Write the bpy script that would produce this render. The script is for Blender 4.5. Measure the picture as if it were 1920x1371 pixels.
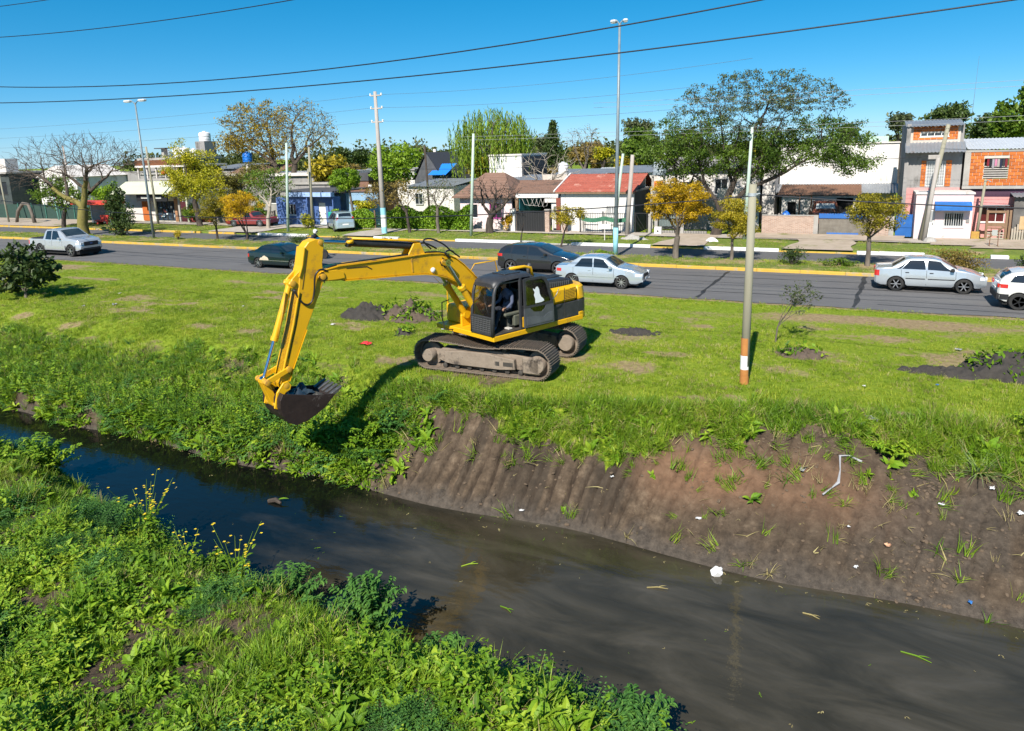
import bpy, bmesh, math, random
import numpy as np
from mathutils import Vector, Matrix, Euler

for o in list(bpy.data.objects): bpy.data.objects.remove(o)
SC = bpy.context.scene
COL = SC.collection
PI = math.pi
R = math.radians

# ---------------------------------------------------------------- camera (metres: X along the avenue, Y across it, Z up)
cam_d = bpy.data.cameras.new('camera'); cam = bpy.data.objects.new('camera', cam_d); COL.objects.link(cam)
cam_d.sensor_width = 36.0; cam_d.lens = 24.956; cam_d.shift_y = -.0716; cam_d.clip_start = .1; cam_d.clip_end = 6000
cam.matrix_world = Matrix.Translation((0, 0, 6.32)) @ (Matrix.Rotation(R(25.58), 4, 'Z') @ Matrix.Rotation(R(90-11.38), 4, 'X') @ Matrix.Rotation(R(-1.71), 4, 'Z'))
SC.camera = cam

# ---------------------------------------------------------------- sky, sun, exposure
SUN_EL, SHADOW_AZ = 43.0, 94.0            # shadows run away from the camera
sd = Vector((math.cos(R(SHADOW_AZ))*math.cos(R(SUN_EL)), math.sin(R(SHADOW_AZ))*math.cos(R(SUN_EL)), -math.sin(R(SUN_EL))))
world = bpy.data.worlds.new('World'); SC.world = world; world.use_nodes = True
nt = world.node_tree; bg = nt.nodes['Background']
sky = nt.nodes.new('ShaderNodeTexSky'); sky.sky_type = 'NISHITA'; sky.sun_disc = False
sky.sun_elevation = R(SUN_EL); sky.sun_rotation = math.atan2(-sd.x, -sd.y)
sky.altitude = 0; sky.air_density = .5; sky.dust_density = .25; sky.ozone_density = 6.0
hs = nt.nodes.new('ShaderNodeHueSaturation'); hs.inputs['Saturation'].default_value = 1.58; hs.inputs['Hue'].default_value = .486
gmn = nt.nodes.new('ShaderNodeGamma'); gmn.inputs[1].default_value = .66; nt.links.new(sky.outputs[0], gmn.inputs[0]); nt.links.new(gmn.outputs[0], hs.inputs['Color']); nt.links.new(hs.outputs[0], bg.inputs[0])
bg.inputs[1].default_value = .15
sun_d = bpy.data.lights.new('sun', 'SUN'); sun_d.energy = 4.6; sun_d.angle = R(.5); sun_d.color = (1, .945, .86)
sun = bpy.data.objects.new('sun', sun_d); COL.objects.link(sun); sun.location = (-3, -20, 60)
sun.rotation_euler = sd.to_track_quat('-Z', 'Y').to_euler()
SC.view_settings.view_transform = 'Standard'; SC.view_settings.look = 'None'
SC.view_settings.gamma = 1; SC.view_settings.exposure = .78; SC.view_settings.use_curve_mapping = False
SC.render.engine = 'CYCLES'
SC.cycles.max_bounces = 6; SC.cycles.diffuse_bounces = 2; SC.cycles.glossy_bounces = 3
SC.cycles.transmission_bounces = 4; SC.cycles.transparent_max_bounces = 8
SC.cycles.use_adaptive_sampling = True; SC.cycles.adaptive_threshold = .02
try:
    SC.cycles.use_denoising = True; SC.cycles.denoiser = 'OPENIMAGEDENOISE'
except Exception: pass

# ---------------------------------------------------------------- helpers
rng = np.random.default_rng(7)
random.seed(5)

def tag(o, label=None, cat=None, group=None, kind=None):
    if label: o['label'] = label
    if cat: o['category'] = cat
    if group: o['group'] = group
    if kind: o['kind'] = kind
    return o

def thing(name, label, cat, loc=(0, 0, 0), rz=0, group=None):
    o = bpy.data.objects.new(name, None); COL.objects.link(o); o.empty_display_size = .3
    o.location = loc; o.rotation_euler = (0, 0, rz)
    return tag(o, label, cat, group)

def mesh_np(name, V, F, smooth=False):
    """V (n,3); F (m,k) array of equal sized faces or list of arrays"""
    me = bpy.data.meshes.new(name)
    V = np.asarray(V, dtype=np.float32)
    Fs = F if isinstance(F, list) else [F]
    Fs = [np.asarray(f, dtype=np.int32) for f in Fs if len(f)]
    nl = sum(f.size for f in Fs); nf = sum(len(f) for f in Fs)
    me.vertices.add(len(V)); me.vertices.foreach_set('co', V.ravel())
    me.loops.add(nl); me.polygons.add(nf)
    me.loops.foreach_set('vertex_index', np.concatenate([f.ravel() for f in Fs]))
    tot = np.concatenate([np.full(len(f), f.shape[1], dtype=np.int32) for f in Fs])
    st = np.concatenate([[0], np.cumsum(tot)[:-1]]).astype(np.int32)
    me.polygons.foreach_set('loop_start', st)
    try: me.polygons.foreach_set('loop_total', tot)
    except Exception: pass
    if smooth: me.polygons.foreach_set('use_smooth', np.ones(nf, dtype=bool))
    me.update(calc_edges=True); me.validate()
    return me

def obj(name, me, mat=None, parent=None, loc=None, rot=None):
    o = bpy.data.objects.new(name, me); COL.objects.link(o)
    if mat is not None and len(me.materials) == 0: me.materials.append(mat)
    if parent is not None: o.parent = parent
    if loc is not None: o.location = loc
    if rot is not None: o.rotation_euler = rot
    return o

class MB:
    """collects shapes of one part, then links them as ONE mesh object"""
    def __init__(s, T=None): s.v = []; s.f = []; s.T = T
    def add(s, vs, fs, T=None):
        n = len(s.v)
        for p in vs:
            p = Vector(p)
            if T is not None: p = T @ p
            s.v.append(p)
        s.f += [tuple(i+n for i in f) for f in fs]
        return s
    def box(s, x0, x1, y0, y1, z0, z1, T=None):
        return s.add([(x0,y0,z0),(x1,y0,z0),(x1,y1,z0),(x0,y1,z0),(x0,y0,z1),(x1,y0,z1),(x1,y1,z1),(x0,y1,z1)],
              [(0,3,2,1),(4,5,6,7),(0,1,5,4),(1,2,6,5),(2,3,7,6),(3,0,4,7)], T)
    def cbox(s, c, d, T=None):
        return s.box(c[0]-d[0]/2,c[0]+d[0]/2,c[1]-d[1]/2,c[1]+d[1]/2,c[2]-d[2]/2,c[2]+d[2]/2,T)
    def bbox(s, x0, x1, y0, y1, z0, z1, b=.02, T=None):
        """box with chamfered edges"""
        b = min(b, (x1-x0)*.45, (y1-y0)*.45, (z1-z0)*.45)
        vs = []; 
        for sx, X in ((0,x0),(1,x1)):
            for sy, Y in ((0,y0),(1,y1)):
                for sz, Z in ((0,z0),(1,z1)):
                    ix = b if sx==0 else -b; iy = b if sy==0 else -b; iz = b if sz==0 else -b
                    vs += [(X,Y+iy,Z+iz),(X+ix,Y,Z+iz),(X+ix,Y+iy,Z)]
        I = lambda a,c,d,k: ((a*2+c)*2+d)*3+k
        fs = []
        for a in (0,1):
            q = [I(a,0,0,0),I(a,1,0,0),I(a,1,1,0),I(a,0,1,0)]; fs.append(tuple(q if a else q[::-1]))
            q = [I(0,a,0,1),I(1,a,0,1),I(1,a,1,1),I(0,a,1,1)]; fs.append(tuple(q[::-1] if a else q))
            q = [I(0,0,a,2),I(1,0,a,2),I(1,1,a,2),I(0,1,a,2)]; fs.append(tuple(q if a else q[::-1]))
        for a in (0,1):
            for c in (0,1):
                q = [I(a,c,0,0),I(a,c,1,0),I(a,c,1,1),I(a,c,0,1)]; fs.append(tuple(q if (a==c) else q[::-1]))
                q = [I(a,0,c,0),I(a,1,c,0),I(a,1,c,2),I(a,0,c,2)]; fs.append(tuple(q[::-1] if (a==c) else q))
                q = [I(0,a,c,1),I(1,a,c,1),I(1,a,c,2),I(0,a,c,2)]; fs.append(tuple(q if (a==c) else q[::-1]))
                for d in (0,1):
                    q = [I(a,c,d,0),I(a,c,d,1),I(a,c,d,2)]; fs.append(tuple(q if ((a+c+d)%2==1) else q[::-1]))
        return s.add(vs, fs, T)
    def tube(s, pts, rad, n=8, cap=True, T=None):
        pts = [Vector(p) for p in pts]; m = len(pts)
        if not hasattr(rad, '__len__'): rad = [rad]*m
        vs = []; fs = []; up = None
        for i, p in enumerate(pts):
            t = (pts[min(i+1,m-1)]-pts[max(i-1,0)])
            if t.length < 1e-9: t = Vector((0,0,1))
            t.normalize()
            if up is None:
                up = Vector((0,0,1)) if abs(t.z) < .9 else Vector((1,0,0))
            a = (up - t*up.dot(t)); 
            if a.length < 1e-6: a = t.orthogonal()
            a.normalize(); b = t.cross(a); up = a
            for k in range(n):
                w = 2*PI*k/n; vs.append(p+(a*math.cos(w)+b*math.sin(w))*rad[i])
        for i in range(m-1):
            for k in range(n):
                k2 = (k+1)%n; fs.append((i*n+k,i*n+k2,(i+1)*n+k2,(i+1)*n+k))
        if cap:
            fs.append(tuple(range(n))[::-1]); fs.append(tuple((m-1)*n+k for k in range(n)))
        return s.add(vs, fs, T)
    def prism(s, poly, y0, y1, T=None, y0b=None, y1b=None):
        """poly in (x,z), extruded along y from y0 to y1"""
        n = len(poly); a = sum(poly[i][0]*poly[(i+1)%n][1]-poly[(i+1)%n][0]*poly[i][1] for i in range(n))
        if a < 0: poly = poly[::-1]
        vs = [(x,y0,z) for x,z in poly]+[(x,y1,z) for x,z in poly]
        fs = [tuple(range(n)), tuple(range(2*n-1,n-1,-1))]
        for i in range(n):
            j = (i+1)%n; fs.append((j,i,n+i,n+j))
        return s.add(vs, fs, T)
    def lathe(s, prof, n=20, T=None):
        """prof: (r,z) about z"""
        m = len(prof); vs = []; fs = []
        for r, z in prof:
            for k in range(n): w = 2*PI*k/n; vs.append((r*math.cos(w), r*math.sin(w), z))
        for i in range(m-1):
            for k in range(n):
                k2=(k+1)%n; fs.append((i*n+k,i*n+k2,(i+1)*n+k2,(i+1)*n+k))
        fs.append(tuple(range(n))[::-1]); fs.append(tuple((m-1)*n+k for k in range(n)))
        return s.add(vs, fs, T)
    def grid(s, P, T=None, flip=False):
        """P[i][j] points"""
        m, n = len(P), len(P[0]); vs = [p for r in P for p in r]; fs = []
        for i in range(m-1):
            for j in range(n-1):
                q = (i*n+j,i*n+j+1,(i+1)*n+j+1,(i+1)*n+j); fs.append(q[::-1] if flip else q)
        return s.add(vs, fs, T)
    def mesh(s, name, smooth=False, T=None):
        me = bpy.data.meshes.new(name)
        me.from_pydata([tuple((T or s.T) @ p) if (T or s.T) else tuple(p) for p in s.v], [], s.f)
        if smooth: me.polygons.foreach_set('use_smooth', np.ones(len(me.polygons), dtype=bool))
        me.update(); return me
    def build(s, name, mat, parent=None, smooth=False, bevel=0, loc=None, rot=None, T=None, auto=None):
        me = s.mesh(name, smooth or auto is not None, T); o = obj(name, me, mat, parent, loc, rot)
        if auto is not None:
            try: me.set_sharp_from_angle(angle=R(auto))
            except Exception: pass
        if bevel:
            m = o.modifiers.new('bevel', 'BEVEL'); m.width = bevel; m.segments = 1; m.limit_method = 'ANGLE'; m.angle_limit = R(35)
        return o

def lerp(a, b, t): return a+(b-a)*t
def smooth(a, b, x):
    t = np.clip((np.asarray(x, dtype=float)-a)/(b-a), 0, 1); return t*t*(3-2*t)
_lat = np.random.default_rng(99).random((256, 256))
def vnoise(x, y, s=1.0, o=0):
    x = np.asarray(x, dtype=float)/s+o*17.3+500; y = np.asarray(y, dtype=float)/s+o*9.1+500
    xi = np.floor(x).astype(int); yi = np.floor(y).astype(int); fx = x-xi; fy = y-yi
    fx = fx*fx*(3-2*fx); fy = fy*fy*(3-2*fy); L = _lat
    a = L[xi%256, yi%256]; b = L[(xi+1)%256, yi%256]; c = L[xi%256, (yi+1)%256]; d = L[(xi+1)%256, (yi+1)%256]
    return (a*(1-fx)+b*fx)*(1-fy)+(c*(1-fx)+d*fx)*fy
def fbm(x, y, s=1.0, o=0, n=4):
    t = 0; a = .5; tot = 0
    for i in range(n): t = t+a*vnoise(x, y, s/2**i, o+i*3); tot += a; a *= .5
    return t/tot

# ---------------------------------------------------------------- materials
MATS = {}
def lin(r, g, b):
    f = lambda c: (c/255/12.92) if c <= 10 else ((c/255+.055)/1.055)**2.4
    return (f(r), f(g), f(b))
def mat(name, c1, c2=None, scale=4.0, rough=.7, metal=0.0, bump=0.0, bscale=None, spec=.4, contrast=.5, stretch=None, coat=0.0, c3=None, s3=.6, t3=.62):
    if name in MATS: return MATS[name]
    m = bpy.data.materials.new(name); MATS[name] = m; m.use_nodes = True; nt = m.node_tree; N = nt.nodes; L = nt.links
    p = N['Principled BSDF']; p.inputs['Roughness'].default_value = rough; p.inputs['Metallic'].default_value = metal
    p.inputs['Specular IOR Level'].default_value = spec
    if coat: p.inputs['Coat Weight'].default_value = coat; p.inputs['Coat Roughness'].default_value = .05
    c1 = (*c1, 1); tc = N.new('ShaderNodeTexCoord'); src = tc.outputs['Object']
    if stretch:
        mp = N.new('ShaderNodeMapping'); mp.inputs['Scale'].default_value = stretch; L.new(src, mp.inputs[0]); src = mp.outputs[0]
    if c2 is None: p.inputs['Base Color'].default_value = c1
    else:
        no = N.new('ShaderNodeTexNoise'); no.inputs['Scale'].default_value = scale; no.inputs['Detail'].default_value = 6; no.inputs['Roughness'].default_value = .62
        L.new(src, no.inputs['Vector'])
        rp = N.new('ShaderNodeValToRGB'); rp.color_ramp.elements[0].position = .5-contrast*.4; rp.color_ramp.elements[1].position = .5+contrast*.4
        rp.color_ramp.elements[0].color = c1; rp.color_ramp.elements[1].color = (*c2, 1)
        L.new(no.outputs[0], rp.inputs[0]); out = rp.outputs[0]
        if c3 is not None:
            n3 = N.new('ShaderNodeTexNoise'); n3.inputs['Scale'].default_value = s3; n3.inputs['Detail'].default_value = 8; n3.inputs['Roughness'].default_value = .7
            L.new(src, n3.inputs['Vector'])
            r3 = N.new('ShaderNodeMapRange'); r3.inputs[1].default_value = t3-.04; r3.inputs[2].default_value = t3+.06; L.new(n3.outputs[0], r3.inputs[0])
            mx = N.new('ShaderNodeMixRGB'); mx.inputs[2].default_value = (*c3, 1); L.new(r3.outputs[0], mx.inputs[0]); L.new(out, mx.inputs[1]); out = mx.outputs[0]
        L.new(out, p.inputs['Base Color'])
    if bump:
        nb = N.new('ShaderNodeTexNoise'); nb.inputs['Scale'].default_value = bscale or scale*4; nb.inputs['Detail'].default_value = 5
        L.new(src, nb.inputs['Vector'])
        b = N.new('ShaderNodeBump'); b.inputs['Strength'].default_value = min(1, bump); b.inputs['Distance'].default_value = .02
        L.new(nb.outputs[0], b.inputs['Height']); L.new(b.outputs[0], p.inputs['Normal'])
    return m
def glassy(name, col, rough=.05, spec=.8):
    return mat(name, col, rough=rough, spec=spec)
def clear_glass(name, tint=(.75, .8, .8), a=.22):
    if name in MATS: return MATS[name]
    m = bpy.data.materials.new(name); MATS[name] = m; m.use_nodes = True; nt = m.node_tree; N = nt.nodes; L = nt.links
    N.remove(N['Principled BSDF']); tr = N.new('ShaderNodeBsdfTransparent'); tr.inputs[0].default_value = (*tint, 1)
    gl = N.new('ShaderNodeBsdfGlossy'); gl.inputs['Roughness'].default_value = .04
    mx = N.new('ShaderNodeMixShader'); fr = N.new('ShaderNodeFresnel'); fr.inputs[0].default_value = 1.5
    ad = N.new('ShaderNodeMath'); ad.operation = 'ADD'; ad.inputs[1].default_value = a*.2; L.new(fr.outputs[0], ad.inputs[0])
    L.new(ad.outputs[0], mx.inputs[0]); L.new(tr.outputs[0], mx.inputs[1]); L.new(gl.outputs[0], mx.inputs[2]); L.new(mx.outputs[0], N['Material Output'].inputs[0])
    return m
def leafmat(name, dark, mid, light, trans=.35, rough=.5, nscale=.6):
    """foliage: colour differs leaf by leaf and plant by plant"""
    if name in MATS: return MATS[name]
    m = bpy.data.materials.new(name); MATS[name] = m; m.use_nodes = True; nt = m.node_tree; N = nt.nodes; L = nt.links
    p = N['Principled BSDF']; p.inputs['Roughness'].default_value = rough; p.inputs['Specular IOR Level'].default_value = .3
    g = N.new('ShaderNodeNewGeometry'); oi = N.new('ShaderNodeObjectInfo'); no = N.new('ShaderNodeTexNoise'); no.inputs['Scale'].default_value = nscale; no.inputs['Detail'].default_value = 3
    L.new(g.outputs['Position'], no.inputs['Vector'])
    a = N.new('ShaderNodeMath'); a.operation = 'MULTIPLY'; a.inputs[1].default_value = .42; L.new(g.outputs['Random Per Island'], a.inputs[0])
    b = N.new('ShaderNodeMath'); b.operation = 'MULTIPLY_ADD'; b.inputs[1].default_value = .22; L.new(oi.outputs['Random'], b.inputs[0]); L.new(a.outputs[0], b.inputs[2])
    mr = N.new('ShaderNodeMapRange'); mr.inputs[1].default_value = .3; mr.inputs[2].default_value = .7; mr.inputs[3].default_value = 0; mr.inputs[4].default_value = .42; L.new(no.outputs[0], mr.inputs[0])
    c = N.new('ShaderNodeMath'); c.operation = 'ADD'; L.new(b.outputs[0], c.inputs[0]); L.new(mr.outputs[0], c.inputs[1])
    rp = N.new('ShaderNodeValToRGB'); e = rp.color_ramp.elements; e[0].position = .15; e[0].color = (*dark, 1); e[1].position = .9; e[1].color = (*light, 1)
    k = e.new(.52); k.color = (*mid, 1); L.new(c.outputs[0], rp.inputs[0]); L.new(rp.outputs[0], p.inputs['Base Color'])
    tl = N.new('ShaderNodeBsdfTranslucent'); L.new(rp.outputs[0], tl.inputs[0]); mx = N.new('ShaderNodeMixShader'); mx.inputs[0].default_value = trans
    L.new(p.outputs[0], mx.inputs[1]); L.new(tl.outputs[0], mx.inputs[2]); L.new(mx.outputs[0], N['Material Output'].inputs[0])
    return m

# ================================================================ the setting: ground, water, roads
WATER_Z = -2.0
def bank_params(x):
    """far bank: y of the waterline, y of the bank top, share of bare earth (1) against weeds (0)"""
    x = np.asarray(x, dtype=float)
    yw = 13.35+.12*np.sin(x*.9)+.2*(vnoise(x, 0*x, 2.3, 4)-.5)+.2*(1-smooth(-26, -14, x))
    yt = np.interp(x, [-60, -30, -15, -11, -8, -5, -1, 4, 30], [19, 18.4, 17.0, 15.6, 15.2, 15.8, 16.8, 17.3, 17.6])
    bare = smooth(-10.7, -9.7, x)
    return yw, yt, bare
def near_edge(x):
    x = np.asarray(x, dtype=float)
    return np.interp(x, [-60, -30, -23, -18, -13.5, -10.3, -8.9, -6.5, -4.3, -1.6, 3, 12], [11.6, 11.4, 11.1, 10.5, 9.3, 8.65, 8.8, 8.7, 8.5, 8.1, 7.2, 5.8])+.3*(vnoise(x, x*0, 1.4, 8)-.5)
def warp_u(x, y):
    u = x-.22*(y-13)+.05*np.sin(y*2.1+x*.7); return u+.55*(vnoise(u, y*.15, 1.1, 53)-.5)+.16*(vnoise(u, y*.5, .4, 57)-.5)
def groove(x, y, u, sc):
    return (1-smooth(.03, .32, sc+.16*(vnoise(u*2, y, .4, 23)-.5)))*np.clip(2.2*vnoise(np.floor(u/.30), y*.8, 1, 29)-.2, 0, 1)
def hgt(x, y):
    x = np.asarray(x, dtype=float); y = np.asarray(y, dtype=float)
    yw, yt, bare = bank_params(x)
    # far bank, bare profile: even scraped slope
    t = np.clip((y-yw)/(yt-yw), 0, 1)
    zb = WATER_Z+(0-WATER_Z)*(t**.92)
    # far bank, weedy profile: a low cut at the water then a long slope
    zv = WATER_Z+.62*smooth(-.05, .35, y-yw)+(-WATER_Z-.62)*smooth(0, 1, (y-yw-.2)/(yt+.8-yw))
    zf = zv*(1-bare)+zb*bare
    zf = np.where(y < yw, WATER_Z-.9*np.clip((yw-y)/1.0, 0, 1), zf)
    # near bank
    ye = near_edge(x)
    d = ye-y
    zn = WATER_Z-.5+.75*smooth(-.7, .3, d)+1.15*smooth(-.1, 1.7, d)+.35*smooth(3, 7, d)
    z = np.where(y > (ye+yw)/2, zf, np.maximum(zn, WATER_Z-.9))
    z = z+.10*(fbm(x, y, 3.0, 2)-.5)*smooth(13, 15, y)*(1-smooth(26, 28.5, y))
    z = z+.06*(fbm(x, y, .7, 6)-.5)*smooth(13.4, 14.2, y)*(1-smooth(20, 28, y))
    # lumps of earth near the right of the slope, scrape marks of the bucket down the slope
    slope = bare*smooth(.02, .12, t)*(1-smooth(.82, 1.0, t))
    lumps = smooth(-4.2, -2.6, x)
    u = warp_u(x, y)
    sc = np.abs(((u/.30+.18*vnoise(u, y, .9, 3)) % 1)-.5)*2
    gr = groove(x, y, u, sc); lf = 1-lumps
    z = z-slope*(lf+.25*lumps)*.21*gr+slope*lf*.09*(vnoise(np.floor(u/.30), y*.25, 1, 37)-.5)+slope*lumps*.30*(fbm(x, y, 1.3, 11)-.5)+slope*(.035+.06*lumps)*(fbm(x, y, .30, 14)-.5)+slope*.03*(vnoise(x, y, .09, 15)-.5)
    # a broken foot where the scraped face meets the water
    z = z+bare*lf*.16*smooth(.0, .06, t)*(1-smooth(.08, .2, t))*(vnoise(np.floor(u/.30), 0*y, 1, 47)-.35)
    # earth spill at the foot of the slope
    return z
def dirt_mask(x, y):
    yw, yt, bare = bank_params(x)
    t = (y-yw)/(yt-yw)
    over = .16*(fbm(x, y*0, .45, 21)-.5)*2
    hang = np.interp(x, [-10.5, -9.3, -8, -6.5, -5.3, -4, -3.2, -2, -.8, 1, 2.4, 4], [.85, .92, .84, .64, .54, .60, .86, .82, .96, .90, .80, .55])
    slope = bare*smooth(-.6, -.1, t+.1)*(1-smooth(hang-.07, hang+.07, t+over))
    cut = (1-bare)*(1-smooth(.45, .8, y-yw))
    # worn places in the lawn
    w = fbm(x*.5, y, 1.0, 31); worn = smooth(.58, .74, w)*smooth(15.5, 17.5, y)*(1-smooth(25, 29, y))*.62
    strip = smooth(25.6, 27.0, y+1.8*(fbm(x*.4, y, 3, 41)-.5))*(1-smooth(27.9, 28.5, y+.8*(fbm(x, y, 2, 44)-.5)))*smooth(.40, .6, fbm(x*.3, y, 2.2, 43))*.7
    edge = smooth(28.8, 29.2, y)*.6
    near = (y < 11.8)*.9
    m = np.maximum.reduce([slope*(y > 11.5), cut*(y > 11.5), worn, strip*(y < 29), edge*(y < 31), near])
    for px, py, r in ((-9.3, 17.2, 1.5), (-7.4, 19.6, 1.3), (-12.6, 17.6, .9), (-16.4, 22.0, 1.2), (-14.3, 24.0, 1.3), (3.8, 22.3, 1.6), (-.6, 22.6, 1.0), (-1.6, 20.7, .8), (-5.6, 19.3, .9), (-22.8, 16.7, .8), (-18.2, 16.5, .9), (-19.7, 19.0, .7), (-10.3, 16.5, .8), (-3.3, 17.4, .45), (1.3, 25.0, .8), (-28.6, 17.8, .6), (-6.5, 22.5, 1.1), (-13.9, 16.2, .6)):
        m = np.maximum(m, .62*(1-smooth(.2, 1.0, np.hypot((x-px)*.6, y-py)/r+1.1*(fbm(x, y, .7, 61)-.5))))
    return np.clip(m, 0, 1)

def lines(a, b, step): return list(np.arange(a, b, step))
gx = [-900, -600, -400, -280, -200, -150, -120, -100, -85, -72]+lines(-62, -34, .9)+lines(-34, -11.4, .16)+lines(-11.4, 6.2, .042)+lines(6.2, 12, .4)+[13, 16, 20, 26, 36, 50, 80, 120, 200, 320, 600, 900]
gy = [-60, -30, -14, -8, -4]+lines(-1, 4, .5)+lines(4, 11.6, .16)+lines(11.6, 18.0, .07)+lines(18.0, 30, .22)+[31, 33, 36, 42, 46, 50, 56, 62, 70, 80, 95, 120, 160, 220, 300, 450, 700, 1100, 1700, 2600]
GX, GY = np.meshgrid(gx, gy, indexing='ij')
GZ = hgt(GX, GY)
far_flat = smooth(28.3, 29.3, GY); GZ = GZ*(1-far_flat)+(-.02)*far_flat
nx, ny = len(gx), len(gy)
idx = np.arange(nx*ny).reshape(nx, ny)
F = np.stack([idx[:-1,:-1], idx[1:,:-1], idx[1:,1:], idx[:-1,1:]], -1).reshape(-1, 4)
me = mesh_np('ground', np.stack([GX, GY, GZ], -1).reshape(-1, 3), F, smooth=True)
a = me.attributes.new('dirt', 'FLOAT', 'POINT'); a.data.foreach_set('value', dirt_mask(GX, GY).astype(np.float32).ravel())
wet = (1-smooth(.04, .42, GZ-WATER_Z+.45*(fbm(GX, GY, .6, 71)-.5)))
wet = np.maximum(wet, .55*smooth(-.6, 1.4, GX-.45*(GY-14.5))*smooth(.46, .6, fbm(GX, GY*.4, .9, 73))*(GY < 17)*(GY > 12))
_u = warp_u(GX, GY); _sc = np.abs(((_u/.30+.18*vnoise(_u, GY, .9, 3)) % 1)-.5)*2
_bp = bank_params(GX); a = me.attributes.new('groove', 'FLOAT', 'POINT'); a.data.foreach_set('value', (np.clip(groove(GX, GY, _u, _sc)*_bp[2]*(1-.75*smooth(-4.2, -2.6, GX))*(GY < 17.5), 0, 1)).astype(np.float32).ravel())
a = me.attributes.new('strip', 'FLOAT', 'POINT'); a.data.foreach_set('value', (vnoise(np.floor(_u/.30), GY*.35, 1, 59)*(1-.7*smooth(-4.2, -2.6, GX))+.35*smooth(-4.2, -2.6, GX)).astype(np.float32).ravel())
a = me.attributes.new('wet', 'FLOAT', 'POINT'); a.data.foreach_set('value', wet.astype(np.float32).ravel())
red = (1-smooth(.3, 1.0, np.hypot((GX+2.9)*.55, GY-14.9)))*.5+(1-smooth(.2, 1.0, np.hypot((GX+.6)*.3, (GY-15.2)*.9)))*.45
a = me.attributes.new('clay', 'FLOAT', 'POINT'); a.data.foreach_set('value', np.clip(red, 0, 1).astype(np.float32).ravel())

gm = bpy.data.materials.new('ground_earth_and_turf'); gm.use_nodes = True; nt = gm.node_tree; N = nt.nodes; L = nt.links
p = N['Principled BSDF']; p.inputs['Roughness'].default_value = .9; p.inputs['Specular IOR Level'].default_value = .2
tc = N.new('ShaderNodeTexCoord')
def noise(sc, det=6, rough=.65, src=None, dist=0):
    n = N.new('ShaderNodeTexNoise'); n.inputs['Scale'].default_value = sc; n.inputs['Detail'].default_value = det; n.inputs['Roughness'].default_value = rough; n.inputs['Distortion'].default_value = dist
    L.new(src or tc.outputs['Object'], n.inputs['Vector']); return n.outputs[0]
def ramp(fac, stops):
    r = N.new('ShaderNodeValToRGB'); e = r.color_ramp.elements
    while len(e) < len(stops): e.new(.5)
    for k, (q, c) in enumerate(stops): e[k].position = q; e[k].color = (*c, 1)
    L.new(fac, r.inputs[0]); return r.outputs[0]
def mixc(f, a, b):
    m = N.new('ShaderNodeMixRGB'); L.new(f, m.inputs[0])
    for k, v in ((1, a), (2, b)):
        if isinstance(v, tuple): m.inputs[k].default_value = (*v, 1)
        else: L.new(v, m.inputs[k])
    return m.outputs[0]
def attr(n):
    q = N.new('ShaderNodeAttribute'); q.attribute_name = n; return q.outputs['Fac']
grass = mixc(noise(.35, 4), ramp(noise(9, 8, .75), [(.32, (.085, .13, .008)), (.5, (.20, .255, .014)), (.68, (.36, .36, .05))]), ramp(noise(6, 8, .75), [(.32, (.06, .11, .008)), (.55, (.145, .23, .014)), (.7, (.31, .32, .055))]))
dirt = ramp(noise(3.5, 9, .72), [(.32, (.034, .024, .016)), (.46, (.092, .064, .041)), (.55, (.130, .092, .060)), (.70, (.230, .170, .114))])
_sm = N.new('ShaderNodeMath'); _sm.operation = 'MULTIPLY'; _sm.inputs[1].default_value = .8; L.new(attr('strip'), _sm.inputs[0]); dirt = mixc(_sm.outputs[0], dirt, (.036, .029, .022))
dirt = mixc(attr('clay'), dirt, ramp(noise(5, 8, .7), [(.3, (.14, .072, .038)), (.7, (.30, .165, .095))]))
worn = ramp(noise(6, 8, .7), [(.3, (.17, .12, .06)), (.7, (.36, .27, .15))])
# lawn wear is straw and dry earth, the slope is dark fresh earth
sep = N.new('ShaderNodeSeparateXYZ'); L.new(tc.outputs['Object'], sep.inputs[0])
mr = N.new('ShaderNodeMapRange'); mr.inputs[1].default_value = 16.6; mr.inputs[2].default_value = 17.6; L.new(sep.outputs['Y'], mr.inputs[0])
dirt = mixc(mr.outputs[0], dirt, worn)
gv = N.new('ShaderNodeMath'); gv.operation = 'MULTIPLY'; gv.inputs[1].default_value = .95; L.new(attr('groove'), gv.inputs[0]); dirt = mixc(gv.outputs[0], dirt, (.030, .022, .017))  # grooves: moist scraped earth, with crease shade painted into the same dark
mud = ramp(noise(7, 8, .7), [(.3, (.030, .025, .020)), (.7, (.105, .085, .066))])
dirt = mixc(attr('wet'), dirt, mud)
ad = N.new('ShaderNodeMath'); ad.operation = 'MULTIPLY_ADD'; ad.inputs[1].default_value = 1.1; ad.inputs[2].default_value = -.55
L.new(noise(11, 7, .75), ad.inputs[0])
s2 = N.new('ShaderNodeMath'); s2.operation = 'ADD'; L.new(attr('dirt'), s2.inputs[0]); L.new(ad.outputs[0], s2.inputs[1])
st = N.new('ShaderNodeMapRange'); st.inputs[1].default_value = .30; st.inputs[2].default_value = .62; L.new(s2.outputs[0], st.inputs[0])
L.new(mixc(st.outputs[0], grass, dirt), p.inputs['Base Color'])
rr = N.new('ShaderNodeMapRange'); rr.inputs[3].default_value = .92; rr.inputs[4].default_value = .45; L.new(attr('wet'), rr.inputs[0]); L.new(rr.outputs[0], p.inputs['Roughness'])
b1 = N.new('ShaderNodeBump'); b1.inputs['Strength'].default_value = .8; b1.inputs['Distance'].default_value = .05; L.new(noise(14, 9, .75), b1.inputs['Height']); L.new(b1.outputs[0], p.inputs['Normal'])
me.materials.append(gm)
tag(obj('ground', me), kind='structure')

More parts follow.
